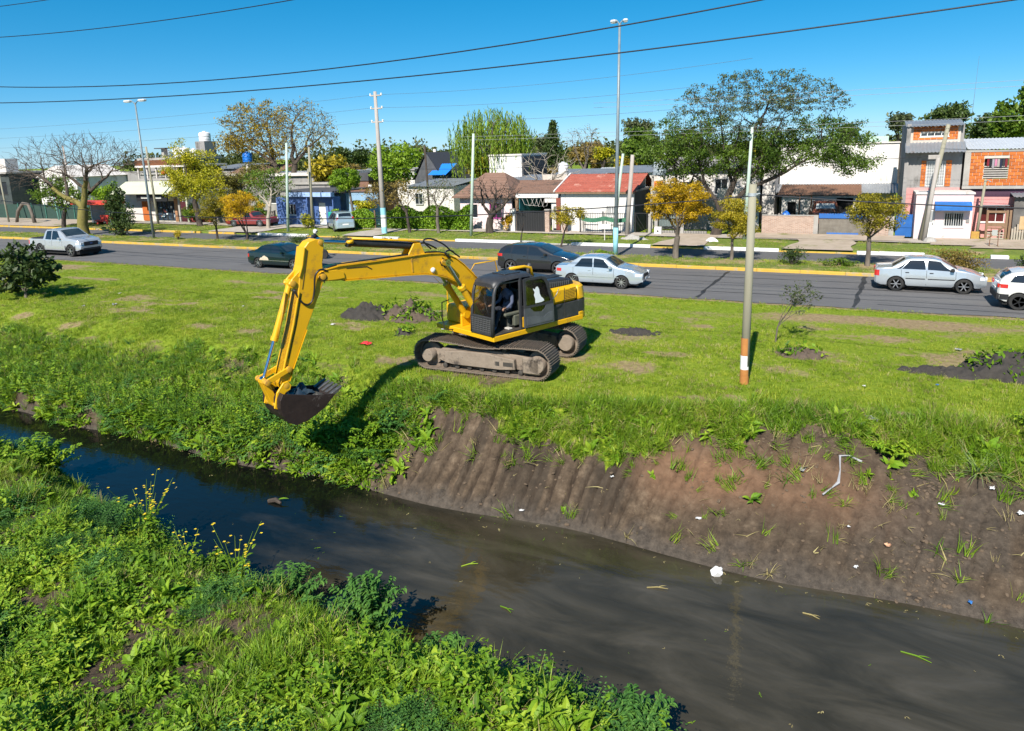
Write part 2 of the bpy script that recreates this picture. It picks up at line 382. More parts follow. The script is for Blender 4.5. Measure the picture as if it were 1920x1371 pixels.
# water of the canal: dark and clear to the left, churned grey-brown mud to the right of the bucket
wm = bpy.data.materials.new('canal_water'); wm.use_nodes = True; nt = wm.node_tree; N = nt.nodes; L = nt.links
p = N['Principled BSDF']; p.inputs['Roughness'].default_value = .035; p.inputs['IOR'].default_value = 1.33; p.inputs['Specular IOR Level'].default_value = .85
tc = N.new('ShaderNodeTexCoord'); sep = N.new('ShaderNodeSeparateXYZ'); L.new(tc.outputs['Object'], sep.inputs[0])
mp = N.new('ShaderNodeMapping'); mp.inputs['Scale'].default_value = (.5, 1.3, 1); mp.inputs['Rotation'].default_value = (0, 0, R(12)); L.new(tc.outputs['Object'], mp.inputs[0])
n1 = noise(.75, 7, .6, mp.outputs[0])
m1 = N.new('ShaderNodeMath'); m1.operation = 'MULTIPLY_ADD'; m1.inputs[1].default_value = 9.0; L.new(n1, m1.inputs[0]); L.new(sep.outputs['X'], m1.inputs[2])
m2 = N.new('ShaderNodeMapRange'); m2.inputs[1].default_value = -6.4; m2.inputs[2].default_value = -2.6; L.new(m1.outputs[0], m2.inputs[0])
murk = ramp(noise(.8, 8, .6, mp.outputs[0], .9), [(.30, (.022, .019, .011)), (.45, (.036, .031, .020)), (.56, (.050, .043, .029)), (.70, (.068, .059, .043))])
L.new(mixc(m2.outputs[0], (.004, .005, .004), murk), p.inputs['Base Color'])
mp2 = N.new('ShaderNodeMapping'); mp2.inputs['Scale'].default_value = (.8, 1.6, 1); L.new(tc.outputs['Object'], mp2.inputs[0])
bw = N.new('ShaderNodeBump'); bw.inputs['Strength'].default_value = .22; bw.inputs['Distance'].default_value = .03; L.new(noise(3.2, 4, .5, mp2.outputs[0]), bw.inputs['Height']); L.new(bw.outputs[0], p.inputs['Normal'])
W = MB(); W.grid([[(-120, 7.0, WATER_Z), (-120, 15.5, WATER_Z)], [(40, 3.0, WATER_Z), (40, 14.6, WATER_Z)]], flip=True)
tag(W.build('water', wm), kind='structure')

# ---------------------------------------------------------------- the avenue
asph = mat('asphalt', (.092, .089, .090), (.145, .140, .138), 2.2, .85, bump=.25, bscale=60, contrast=.7, stretch=(.25, 1.4, 1), c3=(.14, .135, .13), s3=.35, t3=.6)
asph2 = mat('asphalt_far', (.080, .078, .080), (.13, .127, .125), 2.0, .85, bump=.25, bscale=60, contrast=.7, stretch=(.25, 1.4, 1))
def ragged(name, x0, x1, ya, yb, z, m, step=.4, amp=.12, seed=0, rag=(True, True), zf=None):
    xs = np.arange(x0, x1+step, step); A = ya+(amp*2*(fbm(xs, xs*0, 1.6, seed)-.5) if rag[0] else 0*xs); B = yb+(amp*2*(fbm(xs, xs*0+7, 1.6, seed+2)-.5) if rag[1] else 0*xs)
    V = np.concatenate([np.stack([xs, A, xs*0+z], -1), np.stack([xs, B, xs*0+z], -1)]); n = len(xs); i = np.arange(n-1)
    me = mesh_np(name, V, np.stack([i, i+1, n+i+1, n+i], -1)); return obj(name, me, m)
tag(ragged('road', -420, 120, 29.35, 36.7, 0.0, asph, .35, .22, 3, (True, False)), kind='structure')
tag(ragged('far_road', -420, 120, 39.9, 43.75, 0.0, asph2, .6, .2, 5, (False, False)), kind='structure')
seal_shadow = mat('road_seal_and_shadow', (.022, .022, .024), (.045, .045, .045), 5, .6)
jm = [(.35, 29.5, .85, 36.5, .10), (-5.6, 29.6, -5.3, 36.3, .08), (-48, 29.0, -37.6, 36.4, .05), (-33, 31.2, -18, 31.8, .05), (-70, 33.2, 14, 33.3, .04), (-17, 31.0, 12, 31.2, .04), (1.2, 30.3, 12, 30.2, .05), (-14, 34.6, 2, 34.8, .04)]  # the slanted one at far left is a cable's cast shadow, painted dark
for k, (xa, ya, xb, yb, w) in enumerate(jm):
    n = 26; P = []
    dx, dy = xb-xa, yb-ya; ln = math.hypot(dx, dy); nxv, nyv = -dy/ln, dx/ln
    for i in range(n):
        t = i/(n-1); q = .12*(float(vnoise(t*9, k, 1, 3))-.5)*min(1, ln/8); ww = w*(.5+.9*float(vnoise(t*12, k, 1, 9)))
        cx, cy = xa+dx*t+nxv*q, ya+dy*t+nyv*q; P.append([(cx-nxv*ww, cy-nyv*ww, .004), (cx+nxv*ww, cy+nyv*ww, .004)])
    m = MB(); m.grid(P, flip=True); tag(m.build('sealing_and_shadow_strip', seal_shadow), kind='structure')

turf = mat('verge_turf', (.055, .095, .010), (.19, .235, .028), 5.5, .95, bump=.6, bscale=25, contrast=.8, c3=(.30, .22, .12), s3=.45, t3=.585)
turf2 = mat('median_turf', (.055, .09, .010), (.18, .22, .030), 5.5, .95, bump=.6, bscale=25, contrast=.8, c3=(.29, .21, .11), s3=.4, t3=.53)
pave = mat('sidewalk_concrete', (.30, .26, .22), (.47, .42, .36), 2.0, .9, bump=.2, contrast=.8, c3=(.22, .17, .12), s3=.5, t3=.6)
bare_e = mat('beaten_earth', (.28, .22, .16), (.46, .38, .30), 1.3, .95, bump=.4, contrast=.8, c3=(.16, .17, .05), s3=.6, t3=.61)
kwhite = mat('kerb_white_paint', (.62, .62, .60), (.82, .82, .80), 3, .7, contrast=.6, c3=(.30, .28, .25), s3=2.2, t3=.66)
kyel = mat('kerb_yellow_paint', (.46, .28, .04), (.62, .39, .06), 3, .8, contrast=.8, c3=(.36, .30, .20), s3=1.6, t3=.56)
kraw = mat('kerb_concrete', (.30, .28, .25), (.44, .41, .36), 3, .85)

def slab(name, x0, x1, y0, y1, z0, z1, m, amp=0, step=.6, seed=0):
    """raised bed with slightly uneven top and ragged sides"""
    xs = np.arange(x0, x1+step, step); n = len(xs); k = 9
    V = []
    for j in range(k):
        t = j/(k-1); yy = y0+(y1-y0)*t+(amp*2*(fbm(xs, xs*0+t*5, 1.8, seed)-.5) if 0 < j < k-1 else 0)
        zz = np.full(n, z1) if 0 < j < k-1 else np.full(n, z1-.03)
        zz = zz+(.06*(fbm(xs, yy, 1.0, seed+5)) if 0 < j < k-1 else 0)
        V.append(np.stack([xs, yy+0*xs, zz], -1))
    V = [np.stack([xs, V[0][:, 1], xs*0+z0], -1)]+V+[np.stack([xs, V[-1][:, 1], xs*0+z0], -1)]
    K = len(V); i = np.arange(n-1); F = np.concatenate([np.stack([j*n+i, j*n+i+1, (j+1)*n+i+1, (j+1)*n+i], -1) for j in range(K-1)])
    return obj(name, mesh_np(name, np.concatenate(V), F, True), m)
tag(slab('median', -420, 120, 36.84, 39.85, -.05, .10, turf2, .1, .5, 2), kind='structure')
tag(slab('verge', -420, 120, 44.0, 48.6, -.05, .09, turf, .1, .5, 8), kind='structure')
tag(ragged('sidewalk', -420, 120, 48.3, 50.2, .165, pave, .8, .25, 12, (True, False)), kind='structure')
# driveways and trodden openings across the verge
for k, (xa, xb, ya, yb, mm) in enumerate(((-35.6, -32.6, 43.9, 48.6, pave), (-11.2, -7.9, 43.9, 50.0, bare_e), (-3.4, .4, 43.9, 50.2, bare_e), (6.2, 9.6, 46.5, 50.3, bare_e), (4.4, 16, 47.4, 50.6, bare_e), (-50, -44.4, 43.9, 48.6, pave), (-100, -71, 43.9, 50, bare_e), (-7, 3.2, 48.6, 51.3, bare_e))):
    n = 14; P = []
    for i in range(n):
        t = i/(n-1); a_ = xa+.5*(float(vnoise(t*4, k, 1, 3))-.5)+.5*math.sin(t*3)*(k in (1, 2, 3)); b_ = xb+.5*(float(vnoise(t*4, k+9, 1, 3))-.5)
        P.append([(lerp(a_, b_, q/5), lerp(ya, yb, t), .172+.003*k) for q in range(6)])
    m = MB(); m.grid(P, flip=True); o = m.build('driveway', mm); tag(o, kind='structure')

# kerbs: yellow round the median, white and yellow lengths along the houses
def kerb(x0, x1, y, m, name='kerb', h=.15, w=.17, step=1.0):
    parts = []
    n = max(1, int(round((x1-x0)/step))); L_ = (x1-x0)/n
    b = MB()
    for i in range(n):
        dz = .012*(float(vnoise(i*.7+x0, y, 1, 5))-.5)
        b.bbox(x0+i*L_+.004, x0+(i+1)*L_-.004, y+dz, y+w+dz, -.05, h+dz, .018)
    return tag(b.build(name, m), kind='structure')
kerb(-130, 40, 36.62, kyel, step=2.0)
for xa, xb in ((-130, -50.6), (-49.6, -46.6)): kerb(xa, xb, 43.7, kyel)
for xa, xb in ((-44.0, -38.8), (-32.4, -30.2), (-25.3, -19.2), (-16.5, -11.2), (-7.9, -3.6), (.5, 3.8), (6.8, 7.6)): kerb(xa, xb, 43.7, kwhite, h=.17, w=.28)
for xa, xb in ((-38.8, -32.4), (-30.2, -25.3), (-19.2, -16.5), (-11.2, -7.9), (-3.6, .5)): kerb(xa, xb, 43.7, kyel if xa < -28 or xa > -12 else kraw, h=.07)

# ================================================================ the excavator
yel = mat('excavator_yellow', (.63, .335, .004), (.73, .40, .006), 1.2, .42, spec=.5, contrast=.8, c3=(.40, .215, .025), s3=1.9, t3=.585, bump=.04, bscale=9)
yel_d = mat('excavator_yellow_worn', (.46, .23, .02), (.60, .34, .03), 4, .6, contrast=.8, c3=(.22, .12, .05), s3=3, t3=.58)
blk = mat('cab_black', (.022, .023, .026), (.045, .046, .05), 6, .45, contrast=.7, c3=(.10, .09, .08), s3=2.5, t3=.66)
blk2 = mat('engine_hood_black', (.020, .021, .023), (.034, .035, .038), 5, .4, contrast=.8, c3=(.09, .08, .07), s3=3, t3=.66)
drk = mat('dark_steel', (.03, .028, .026), (.07, .06, .05), 5, .6)
rub = mat('rubber', (.012, .012, .012), (.03, .03, .03), 8, .55)
chrome = mat('cylinder_rod', (.55, .58, .64), rough=.16, metal=1.0)
mudst = mat('track_frame_mud', (.15, .115, .085), (.29, .235, .185), 3.5, .9, bump=.5, bscale=20, contrast=.9, c3=(.07, .055, .045), s3=1.8, t3=.58)
shoe_m = mat('track_shoe_steel', (.10, .08, .062), (.24, .19, .145), 7, .75, metal=.2, bump=.5, bscale=25, contrast=.9, c3=(.20, .155, .115), s3=3, t3=.52)
bucket_m = mat('bucket_steel', (.020, .013, .011), (.060, .040, .032), 4, .5, metal=.35, bump=.2, contrast=.9, c3=(.20, .17, .15), s3=2.4, t3=.64)
toothm = mat('bucket_tooth_steel', (.07, .065, .06), (.20, .19, .18), 10, .4, metal=.6)
cabglass = clear_glass('cab_glass', (.93, .96, .95), .55)

EX = thing('excavator', 'yellow crawler excavator digging from the grass beside the canal', 'excavator', (-9.32, 18.68, 0.0), R(-112.1))
def xz(pts, off): return [(x, off, z) for x, z in pts]
# --- undercarriage, turned against the house
UT = Matrix.Rotation(R(113.6), 4, 'Z')
TL, TR, TW, TG = 3.42, .42, .80, 1.20       # axle distance, radius, shoe width, half gauge
def track_path(n):
    segs = []
    N_ = 2000; pts = []
    for i in range(N_):
        s = i/N_
        per = [TL, PI*TR, TL, PI*TR]; tot = sum(per); d = s*tot
        if d < per[0]: x, z, a = -TL/2+d, 0.02, 0.0
        elif d < per[0]+per[1]:
            w = (d-per[0])/TR; x, z, a = TL/2+TR*math.sin(w), .02+TR-TR*math.cos(w), w
        elif d < per[0]+per[1]+per[2]:
            q = (d-per[0]-per[1]); t = q/TL; x, z, a = TL/2-q, .02+2*TR-.06*math.sin(PI*t)+.03*math.sin(PI*t*3), PI
        else:
            w = (d-2*TL-PI*TR)/TR; x, z, a = -TL/2-TR*math.sin(w), .02+TR+TR*math.cos(w), PI+w
        pts.append((x, z, a))
    return [pts[int(i*N_/n)] for i in range(n)]
sm = MB(); sm.bbox(-.098, .098, -TW/2, TW/2, -.012, .016, .006)
for gxp in (-.08, -.01, .06): sm.bbox(gxp-.010, gxp+.010, -TW/2+.005, TW/2-.005, -.055, -.010, .004)
sm.box(-.085, .085, -.10, -.06, .015, .075); sm.box(-.085, .085, .06, .10, .015, .075)
shoe_me = sm.mesh('track_shoe'); shoe_me.materials.append(shoe_m)
for side in (-1, 1):
    sy = side*TG
    P = track_path(50)
    for (x, z, a) in P:
        o = obj('track_shoe', shoe_me, None, EX)
        o.matrix_local = UT @ Matrix.Translation((x, sy, z+.045)) @ Matrix.Rotation(-a, 4, 'Y') @ Matrix.Rotation(R(random.uniform(-1, 1)), 4, 'Y')
    b = MB(); y0, y1 = sy-.17, sy+.17
    b.prism([(-1.45, .30), (-1.52, .52), (-1.3, .66), (-.55, .70), (.6, .70), (1.35, .62), (1.45, .30), (1.2, .22), (-1.2, .22)], y0, y1)
    out = -1 if side < 0 else 1
    fy0, fy1 = (sy-.34, sy-.17) if side < 0 else (sy+.17, sy+.34)
    b.prism([(-1.15, .28), (-1.15, .60), (-.7, .66), (.2, .66), (.62, .60), (1.05, .55), (1.08, .26), (.6, .22), (-.9, .24)], fy0, fy1)
    b.build('track_frame', mudst, EX, bevel=.015, T=UT)
    for gx0, gw in ((.48, .12), (.72, .30)):
        b = MB(); b.box(gx0, gx0+gw, fy0-.004 if side < 0 else fy0, fy1 if side < 0 else fy1+.004, .34, .46); b.build('frame_opening', drk, EX, T=UT)
    b = MB(); Tm = Matrix.Translation((-TL/2, sy, .02+TR)) @ Matrix.Rotation(PI/2, 4, 'X')
    b.lathe([(.05, -.38), (.17, -.38), (.19, -.35), (.19, -.10), (.34, -.08), (.34, .08), (.19, .10), (.19, .35), (.17, .38), (.05, .38)], 20, Tm); b.build('idler_wheel', mudst, EX, auto=40, T=UT)
    b = MB(); Tm = Matrix.Translation((TL/2, sy, .02+TR)) @ Matrix.Rotation(PI/2, 4, 'X')
    b.lathe([(.10, -.34), (.22, -.34), (.25, -.30), (.25, -.08), (.35, -.06), (.35, .06), (.25, .08), (.25, .30), (.22, .34), (.10, .34)], 14, Tm); b.build('drive_sprocket', mudst, EX, auto=40, T=UT)
    b = MB(); b.bbox(TL/2-.42, TL/2+.12, fy0-.0 if side < 0 else fy0+.02, fy1-.02 if side < 0 else fy1+.0, .16, .66, .05); b.build('final_drive_cover', mudst, EX, T=UT)
    for k in range(7):
        b = MB(); Tm = Matrix.Translation((-1.2+k*.4, sy, .165)) @ Matrix.Rotation(PI/2, 4, 'X'); b.lathe([(.04, -.26), (.075, -.25), (.08, -.1), (.08, .1), (.075, .25), (.04, .26)], 10, Tm); b.build('track_roller', drk, EX, auto=40, T=UT)
    for k in (-.6, .7):
        b = MB(); Tm = Matrix.Translation((k, sy, .74)) @ Matrix.Rotation(PI/2, 4, 'X'); b.lathe([(.04, -.2), (.06, -.19), (.06, .19), (.04, .2)], 10, Tm); b.build('carrier_roller', drk, EX, auto=40, T=UT)
b = MB(); b.prism([(-.9, .45), (-.7, .72), (-.35, .84), (.35, .84), (.7, .72), (.9, .45), (.6, .42), (-.6, .42)], -1.05, 1.05); b.build('car_body', mudst, EX, bevel=.02, T=UT)
b = MB(); b.lathe([(.60, .82), (.72, .83), (.74, .90), (.70, .95), (.72, 1.10), (.6, 1.12)], 28); b.build('swing_ring', drk, EX, auto=40)

HO = Matrix.Translation((-.05, 0, .08))
MB_ = MB
class MBH(MB):
    def mesh(s, name, smooth=False, T=None): return MB_.mesh(s, name, smooth, HO)
class MBA(MB):
    def mesh(s, name, smooth=False, T=None):
        for q in s.v:
            d = q.x-1.04; q.z += (.10+.042*d-.0035*d*d) if d > 0 else .08+.02*max(0, (q.x-.2)/.84)
            q.x -= .036*d if d > 0 else -.0
        return MB_.mesh(s, name, smooth, T)
MB_ = MB; MB = MBH
# --- house
b = MB(); b.bbox(-2.15, 1.52, -1.30, 1.32, 1.03, 1.18, .015); b.build('deck', yel, EX)
b = MB(); b.bbox(-1.95, -.08, .62, 1.305, 1.66, 2.17, .09); b.build('side_panel', yel, EX)
b = MB(); b.bbox(-1.97, -.08, .60, 1.308, 1.185, 1.655, .012); b.build('stripe_panel', blk, EX)
b = MB(); b.bbox(-1.95, -.35, -1.29, .61, 1.185, 2.12, .05); b.build('right_body', yel, EX)
for xs_ in (-.70, -1.35):
    b = MB(); b.box(xs_, xs_+.01, 1.30, 1.312, 1.2, 2.14); b.build('panel_seam', drk, EX)
# counterweight with round back
cwp = [(-1.96, -1.3), (-1.96, 1.31), (-2.15, 1.31), (-2.34, 1.22), (-2.52, .98), (-2.64, .55), (-2.68, 0), (-2.64, -.55), (-2.52, -.98), (-2.34, -1.22), (-2.15, -1.3)]
def planprism(poly, z0, z1, top=1.0):
    n = len(poly); vs = [(x, y, z0) for x, y in poly]+[(-1.96+(x+1.96)*top, y*top, z1) for x, y in poly]
    m = MB(); a = sum(poly[i][0]*poly[(i+1)%n][1]-poly[(i+1)%n][0]*poly[i][1] for i in range(n))
    f = [tuple(range(n))[::-1], tuple(range(n, 2*n))]+[(i, (i+1)%n, n+(i+1)%n, n+i) for i in range(n)]
    m.add(vs, [q[::-1] for q in f] if a < 0 else f); return m
planprism(cwp, 1.04, 1.30).build('counterweight_foot', yel, EX, auto=40, bevel=.03)
planprism(cwp, 1.30, 1.66, .995).build('counterweight_stripe', blk, EX, auto=40, bevel=.01)
planprism(cwp, 1.66, 2.10, .95).build('counterweight', yel, EX, auto=40, bevel=.05)
# engine hood
b = MB(); hp = [(-.42, 2.12), (-.42, 2.36), (-.65, 2.42), (-1.55, 2.40), (-1.86, 2.30), (-1.92, 2.12)]
b.prism(hp, -.95, 1.20); b.build('engine_hood', blk2, EX, bevel=.05)
for k in range(12):
    b = MB(); x = -.66-.088*k; b.bbox(x-.022, x+.022, 1.19, 1.235, 2.19, 2.37-.005*k, .012); b.build('hood_louvre', mat('louvre_grey', (.055, .057, .06), rough=.35), EX)
b = MB(); b.bbox(-1.7, -.6, .55, .9, 2.405, 2.425, .01); b.build('hood_grille', rub, EX)
b = MB(); b.tube([(-1.35, -.25, 2.38), (-1.35, -.25, 2.60), (-1.42, -.25, 2.70)], [.055, .055, .05], 12); b.build('exhaust_pipe', mat('exhaust_grey', (.18, .17, .16), rough=.5, metal=.6), EX, smooth=True)
b = MB(); b.bbox(.30, 1.15, -1.29, -.42, 1.185, 1.72, .04); b.build('tool_box', yel, EX)
b = MB(); b.bbox(-.34, .28, -1.29, -.5, 1.185, 2.05, .05); b.build('fuel_tank', yel, EX)
b = MB(); b.prism([(-.2, 1.18), (.0, 1.9), (.35, 1.95), (1.05, 1.72), (1.3, 1.5), (1.3, 1.18)], -.42, -.34); b.prism([(-.2, 1.18), (.0, 1.9), (.35, 1.95), (1.05, 1.72), (1.3, 1.5), (1.3, 1.18)], .26, .33); b.build('boom_bracket', yel, EX, bevel=.01)
b = MB(); b.tube([(1.1, -1.25, 1.2), (1.1, -1.25, 2.2), (1.0, -1.25, 2.55), (.8, -1.25, 2.62), (.2, -1.25, 2.62), (.05, -1.25, 2.5), (.05, -1.25, 2.0)], .022, 8); b.build('handrail', yel, EX, smooth=True)
b = MB(); b.tube([(.62, -.75, 2.62), (.4, -.75, 2.88), (-.42, -.75, 2.88), (-.5, -.75, 2.55), (-.72, -.75, 2.5)], .02, 8); b.tube([(-.5, -.75, 2.12), (-.5, -.75, 2.55)], .02, 8); b.build('handrail', yel, EX, smooth=True)
b = MB(); b.tube([(-.1, .28, 2.77), (-.75, .20, 2.74), (-1.02, .2, 2.68), (-1.1, .2, 2.40)], .05, 8); b.build('roof_guard_pipe', yel, EX, smooth=True)
b = MB(); b.tube([(1.52, -.5, 1.1), (1.78, -.55, 1.15), (1.82, -.6, 1.5), (1.8, -.6, 1.95), (1.55, -.6, 1.98)], .018, 7); b.build('mirror_bracket', drk, EX, smooth=True)
# printed lines of lettering on the side panel
b = MB()
lrg = random.Random(3)
for r_ in range(8):
    x = -1.32
    for w in range(3 if r_ < 1 else 6):
        ww = lrg.uniform(.045, .10)
        if x-ww < -1.88: break
        if r_ == 0 and w < 1: x -= .28
        b.box(x-ww, x, 1.303, 1.3075, 2.06-r_*.045, 2.083-r_*.045); x -= ww+.014
b.build('panel_lettering', mat('lettering_brown', (.10, .055, .012)), EX)

# --- cab
b = MB(); b.bbox(-.02, 1.53, .36, 1.31, 1.185, 1.235, .01); b.build('cab_floor', drk, EX)
# roof with rounded edges
P = []
for i, x in enumerate((-.04, .0, .10, .6, 1.05, 1.25, 1.37, 1.42)):
    row = []; zt = (2.66, 2.74, 2.785, 2.80, 2.78, 2.745, 2.70, 2.63)[i]; ins = (.05, .02, 0, 0, 0, .01, .03, .07)[i]
    for y, dz in ((.37+ins, -.10), (.39+ins, -.035), (.47+ins, 0), (.84, .015), (1.21-ins, 0), (1.29-ins, -.035), (1.315-ins, -.10)): row.append((x, y, zt+dz))
    P.append(row)
b = MB(); b.grid(P); b.add([r for r in P[0]], [tuple(range(7))]); b.add([r for r in P[-1]], [tuple(range(7))[::-1]])
b.box(.0, 1.3, .42, 1.28, 2.60, 2.64); b.build('cab_roof', blk, EX, auto=50)
b = MB(); b.bbox(.25, .85, .55, 1.1, 2.795, 2.825, .015); b.build('roof_hatch', blk2, EX)
fl = [(1.53, 1.285, 1.2), (1.50, 1.285, 1.75), (1.42, 1.275, 2.35), (1.36, 1.27, 2.52), (1.24, 1.265, 2.645), (1.05, 1.26, 2.68)]
fr_ = [(x, .40, z) for x, y, z in fl]
b = MB(); b.tube(fl, .052, 8); b.build('front_pillar', blk, EX, smooth=True)
b = MB(); b.tube(fr_, .045, 8); b.build('front_pillar', blk, EX, smooth=True)
for y in (1.285, .40):
    b = MB(); b.bbox(.40, .50, y-.03, y+.03, 1.2, 2.70, .012); b.build('door_pillar', blk, EX)
    b = MB(); b.bbox(-.03, .07, y-.03, y+.03, 1.2, 2.70, .012); b.build('rear_pillar', blk, EX)
b = MB(); b.bbox(.05, .42, 1.262, 1.31, 1.22, 1.86, .01); b.build('cab_side_panel', blk, EX)
for za_, zb_ in ((1.22, 1.9), (2.5, 2.68)):
    b = MB(); b.bbox(-.02, .02, .40, 1.28, za_, zb_, .01); b.build('cab_back_wall', blk, EX)
b = MB(); b.bbox(.05, 1.45, .385, .415, 1.22, 1.62, .01); b.build('cab_right_wall', blk, EX)
b = MB(); b.box(.07, .41, 1.27, 1.278, 1.87, 2.64); b.build('side_window', cabglass, EX)
b = MB(); b.box(-.008, 0, .43, 1.26, 1.9, 2.5); b.build('rear_window', cabglass, EX)
b = MB(); b.box(.07, 1.40, .398, .404, 1.63, 2.60); b.build('right_window', cabglass, EX)
b = MB(); b.grid([[(1.515, .44, 1.70), (1.515, 1.25, 1.70)], [(1.44, .44, 2.3), (1.44, 1.25, 2.3)], [(1.36, .44, 2.54), (1.36, 1.25, 2.54)], [(1.25, .44, 2.64), (1.25, 1.25, 2.64)]]); b.build('windscreen', cabglass, EX)
b = MB(); b.bbox(1.47, 1.54, .40, 1.30, 1.66, 1.72, .01); b.bbox(1.48, 1.56, .38, 1.32, 1.19, 1.26, .01); b.build('windscreen_rail', blk, EX)
b = MB(); b.box(1.51, 1.52, .42, 1.28, 1.25, 1.67); b.build('lower_front_panel', mat('mesh_back', (.02, .021, .022), rough=.6), EX)
b = MB()
for k in range(13): y = .45+k*.067; b.box(1.535, 1.545, y, y+.012, 1.26, 1.665)
for k in range(7): z = 1.29+k*.057; b.box(1.545, 1.553, .42, 1.285, z, z+.012)
b.build('front_guard_mesh', mat('guard_grey', (.11, .11, .11), rough=.5), EX)
b = MB(); b.tube([(1.50, 1.12, 1.72), (1.47, .95, 2.1), (1.46, .93, 2.35)], .008, 5); b.build('wiper', rub, EX)
# open door swung back along the side
dy0, dy1 = 1.36, 1.41
DT = Matrix.Translation((.44, 1.33, 0)) @ Matrix.Rotation(R(-3), 4, 'Z') @ Matrix.Translation((-.44, -1.33, 0))
outer = [(.40, 1.24), (.42, 2.64), (.30, 2.67), (-.25, 2.66), (-.42, 2.60), (-.52, 2.44), (-.62, 2.12), (-.70, 1.86), (-.73, 1.70), (-.73, 1.24)]
inner = [(.33, 1.86), (.34, 2.57), (.27, 2.60), (-.23, 2.59), (-.35, 2.54), (-.44, 2.40), (-.53, 2.12), (-.61, 1.90), (-.60, 1.88), (-.2, 1.86)]
def ring(po, pi, y0, y1, T):
    m = MB(); n = len(po); vs = [(x, y0, z) for x, z in po]+[(x, y0, z) for x, z in pi]+[(x, y1, z) for x, z in po]+[(x, y1, z) for x, z in pi]; fs = []
    for i in range(n):
        j = (i+1)%n; fs += [(i, j, n+j, n+i), (2*n+j, 2*n+i, 3*n+i, 3*n+j), (j, i, 2*n+i, 2*n+j), (n+i, n+j, 3*n+j, 3*n+i)]
    m.add(vs, fs, T); return m
dgrey = mat('door_grey', (.050, .056, .064), (.085, .092, .10), 3, .35, spec=.5)
upper_o = [(.40, 1.80), (.42, 2.64), (.30, 2.67), (-.25, 2.66), (-.42, 2.60), (-.52, 2.44), (-.62, 2.12), (-.70, 1.86), (-.71, 1.80), (-.2, 1.80)]
door = ring(upper_o, inner, dy0, dy1, DT).build('cab_door', blk, EX)
lower = [(.40, 1.24), (.40, 1.80), (.20, 1.80), (.05, 1.66), (-.25, 1.62), (-.38, 1.70), (-.42, 1.80), (-.71, 1.80), (-.73, 1.24)]
b = MB(); b.prism(lower, dy0, dy1, DT); b.build('door_panel', dgrey, door)
b = MB(); b.prism([(.33, 1.3), (.33, 1.55), (.05, 1.53), (-.3, 1.45), (-.5, 1.56), (-.66, 1.56), (-.66, 1.3)], dy1, dy1+.012, DT); b.build('door_recess', mat('door_grey2', (.065, .072, .082), (.10, .11, .12), 3, .3), door)
b = MB(); b.prism([(.19, 1.795), (.05, 1.67), (-.25, 1.635), (-.37, 1.71), (-.41, 1.795)], dy0+.02, dy0+.03, DT); b.build('door_lower_window', cabglass, door)
b = MB(); b.prism(inner, dy0+.02, dy0+.028, DT); b.build('door_window', cabglass, door)
b = MB(); b.tube([(-.66, 1.43, 1.92), (-.78, 1.45, 2.02), (-.9, 1.44, 2.2)], .012, 6, T=DT); b.build('door_latch', chrome, door)
# torn white rag or film stuck on the door glass
rag = [(-.02, 1.90), (-.02, 2.02), (.03, 2.14), (.00, 2.22), (.05, 2.30), (.06, 2.34), (-.02, 2.30), (-.06, 2.37), (-.12, 2.37), (-.17, 2.29), (-.19, 2.16), (-.24, 2.06), (-.33, 1.99), (-.36, 1.93), (-.25, 1.90)]
b = MB(); b.prism(rag, dy0+.032, dy0+.036, DT); b.build('torn_white_film', mat('white_film', (.62, .66, .67), (.72, .75, .75), 4, .6), door)
b = MB(); b.bbox(.36, .42, 1.315, 1.335, 1.25, 1.55, .008); b.build('door_hinge', yel, EX)
# seat and consoles
seatm = mat('seat_fabric', (.035, .037, .032), (.065, .068, .058), 8, .85)
b = MB(); b.bbox(.22, .78, .58, 1.08, 1.52, 1.68, .05); b.bbox(.30, .70, .64, 1.02, 1.235, 1.52, .03); b.build('seat_cushion', seatm, EX)
b = MB(); b.bbox(.10, .26, .58, 1.08, 1.62, 2.28, .06); b.build('seat_back', seatm, EX)
b = MB(); b.bbox(.35, .95, 1.09, 1.18, 1.62, 1.72, .03); b.bbox(.30, .62, 1.08, 1.2, 1.3, 1.62, .03); b.build('side_console', mat('console_olive', (.07, .075, .055), (.11, .11, .08), 4, .7), EX)
b = MB(); b.tube([(.88, 1.13, 1.70), (.9, 1.13, 1.86), (.92, 1.12, 1.92)], [.016, .018, .028], 8); b.build('joystick', rub, EX)
b = MB(); b.tube([(1.2, .75, 1.23), (1.22, .76, 1.6), (1.18, .77, 1.9)], .02, 8); b.tube([(1.2, .95, 1.23), (1.22, .95, 1.6), (1.18, .94, 1.9)], .02, 8); b.build('travel_lever', rub, EX)
b = MB(); b.tube([(.26, 1.2, 1.25), (.30, 1.2, 1.7), (.2, 1.2, 1.95), (.12, 1.2, 1.7), (.16, 1.2, 1.3)], .018, 7); b.build('seat_lever', mat('pale_grey_tube', (.28, .29, .30), rough=.4), EX)
b = MB(); b.bbox(1.0, 1.25, .5, .75, 1.24, 1.27, .01); b.bbox(.7, .85, 1.0, 1.2, 1.238, 1.28, .01); b.build('floor_mat', mat('pale_dust', (.38, .36, .32), (.5, .48, .44), 6, .9), EX)

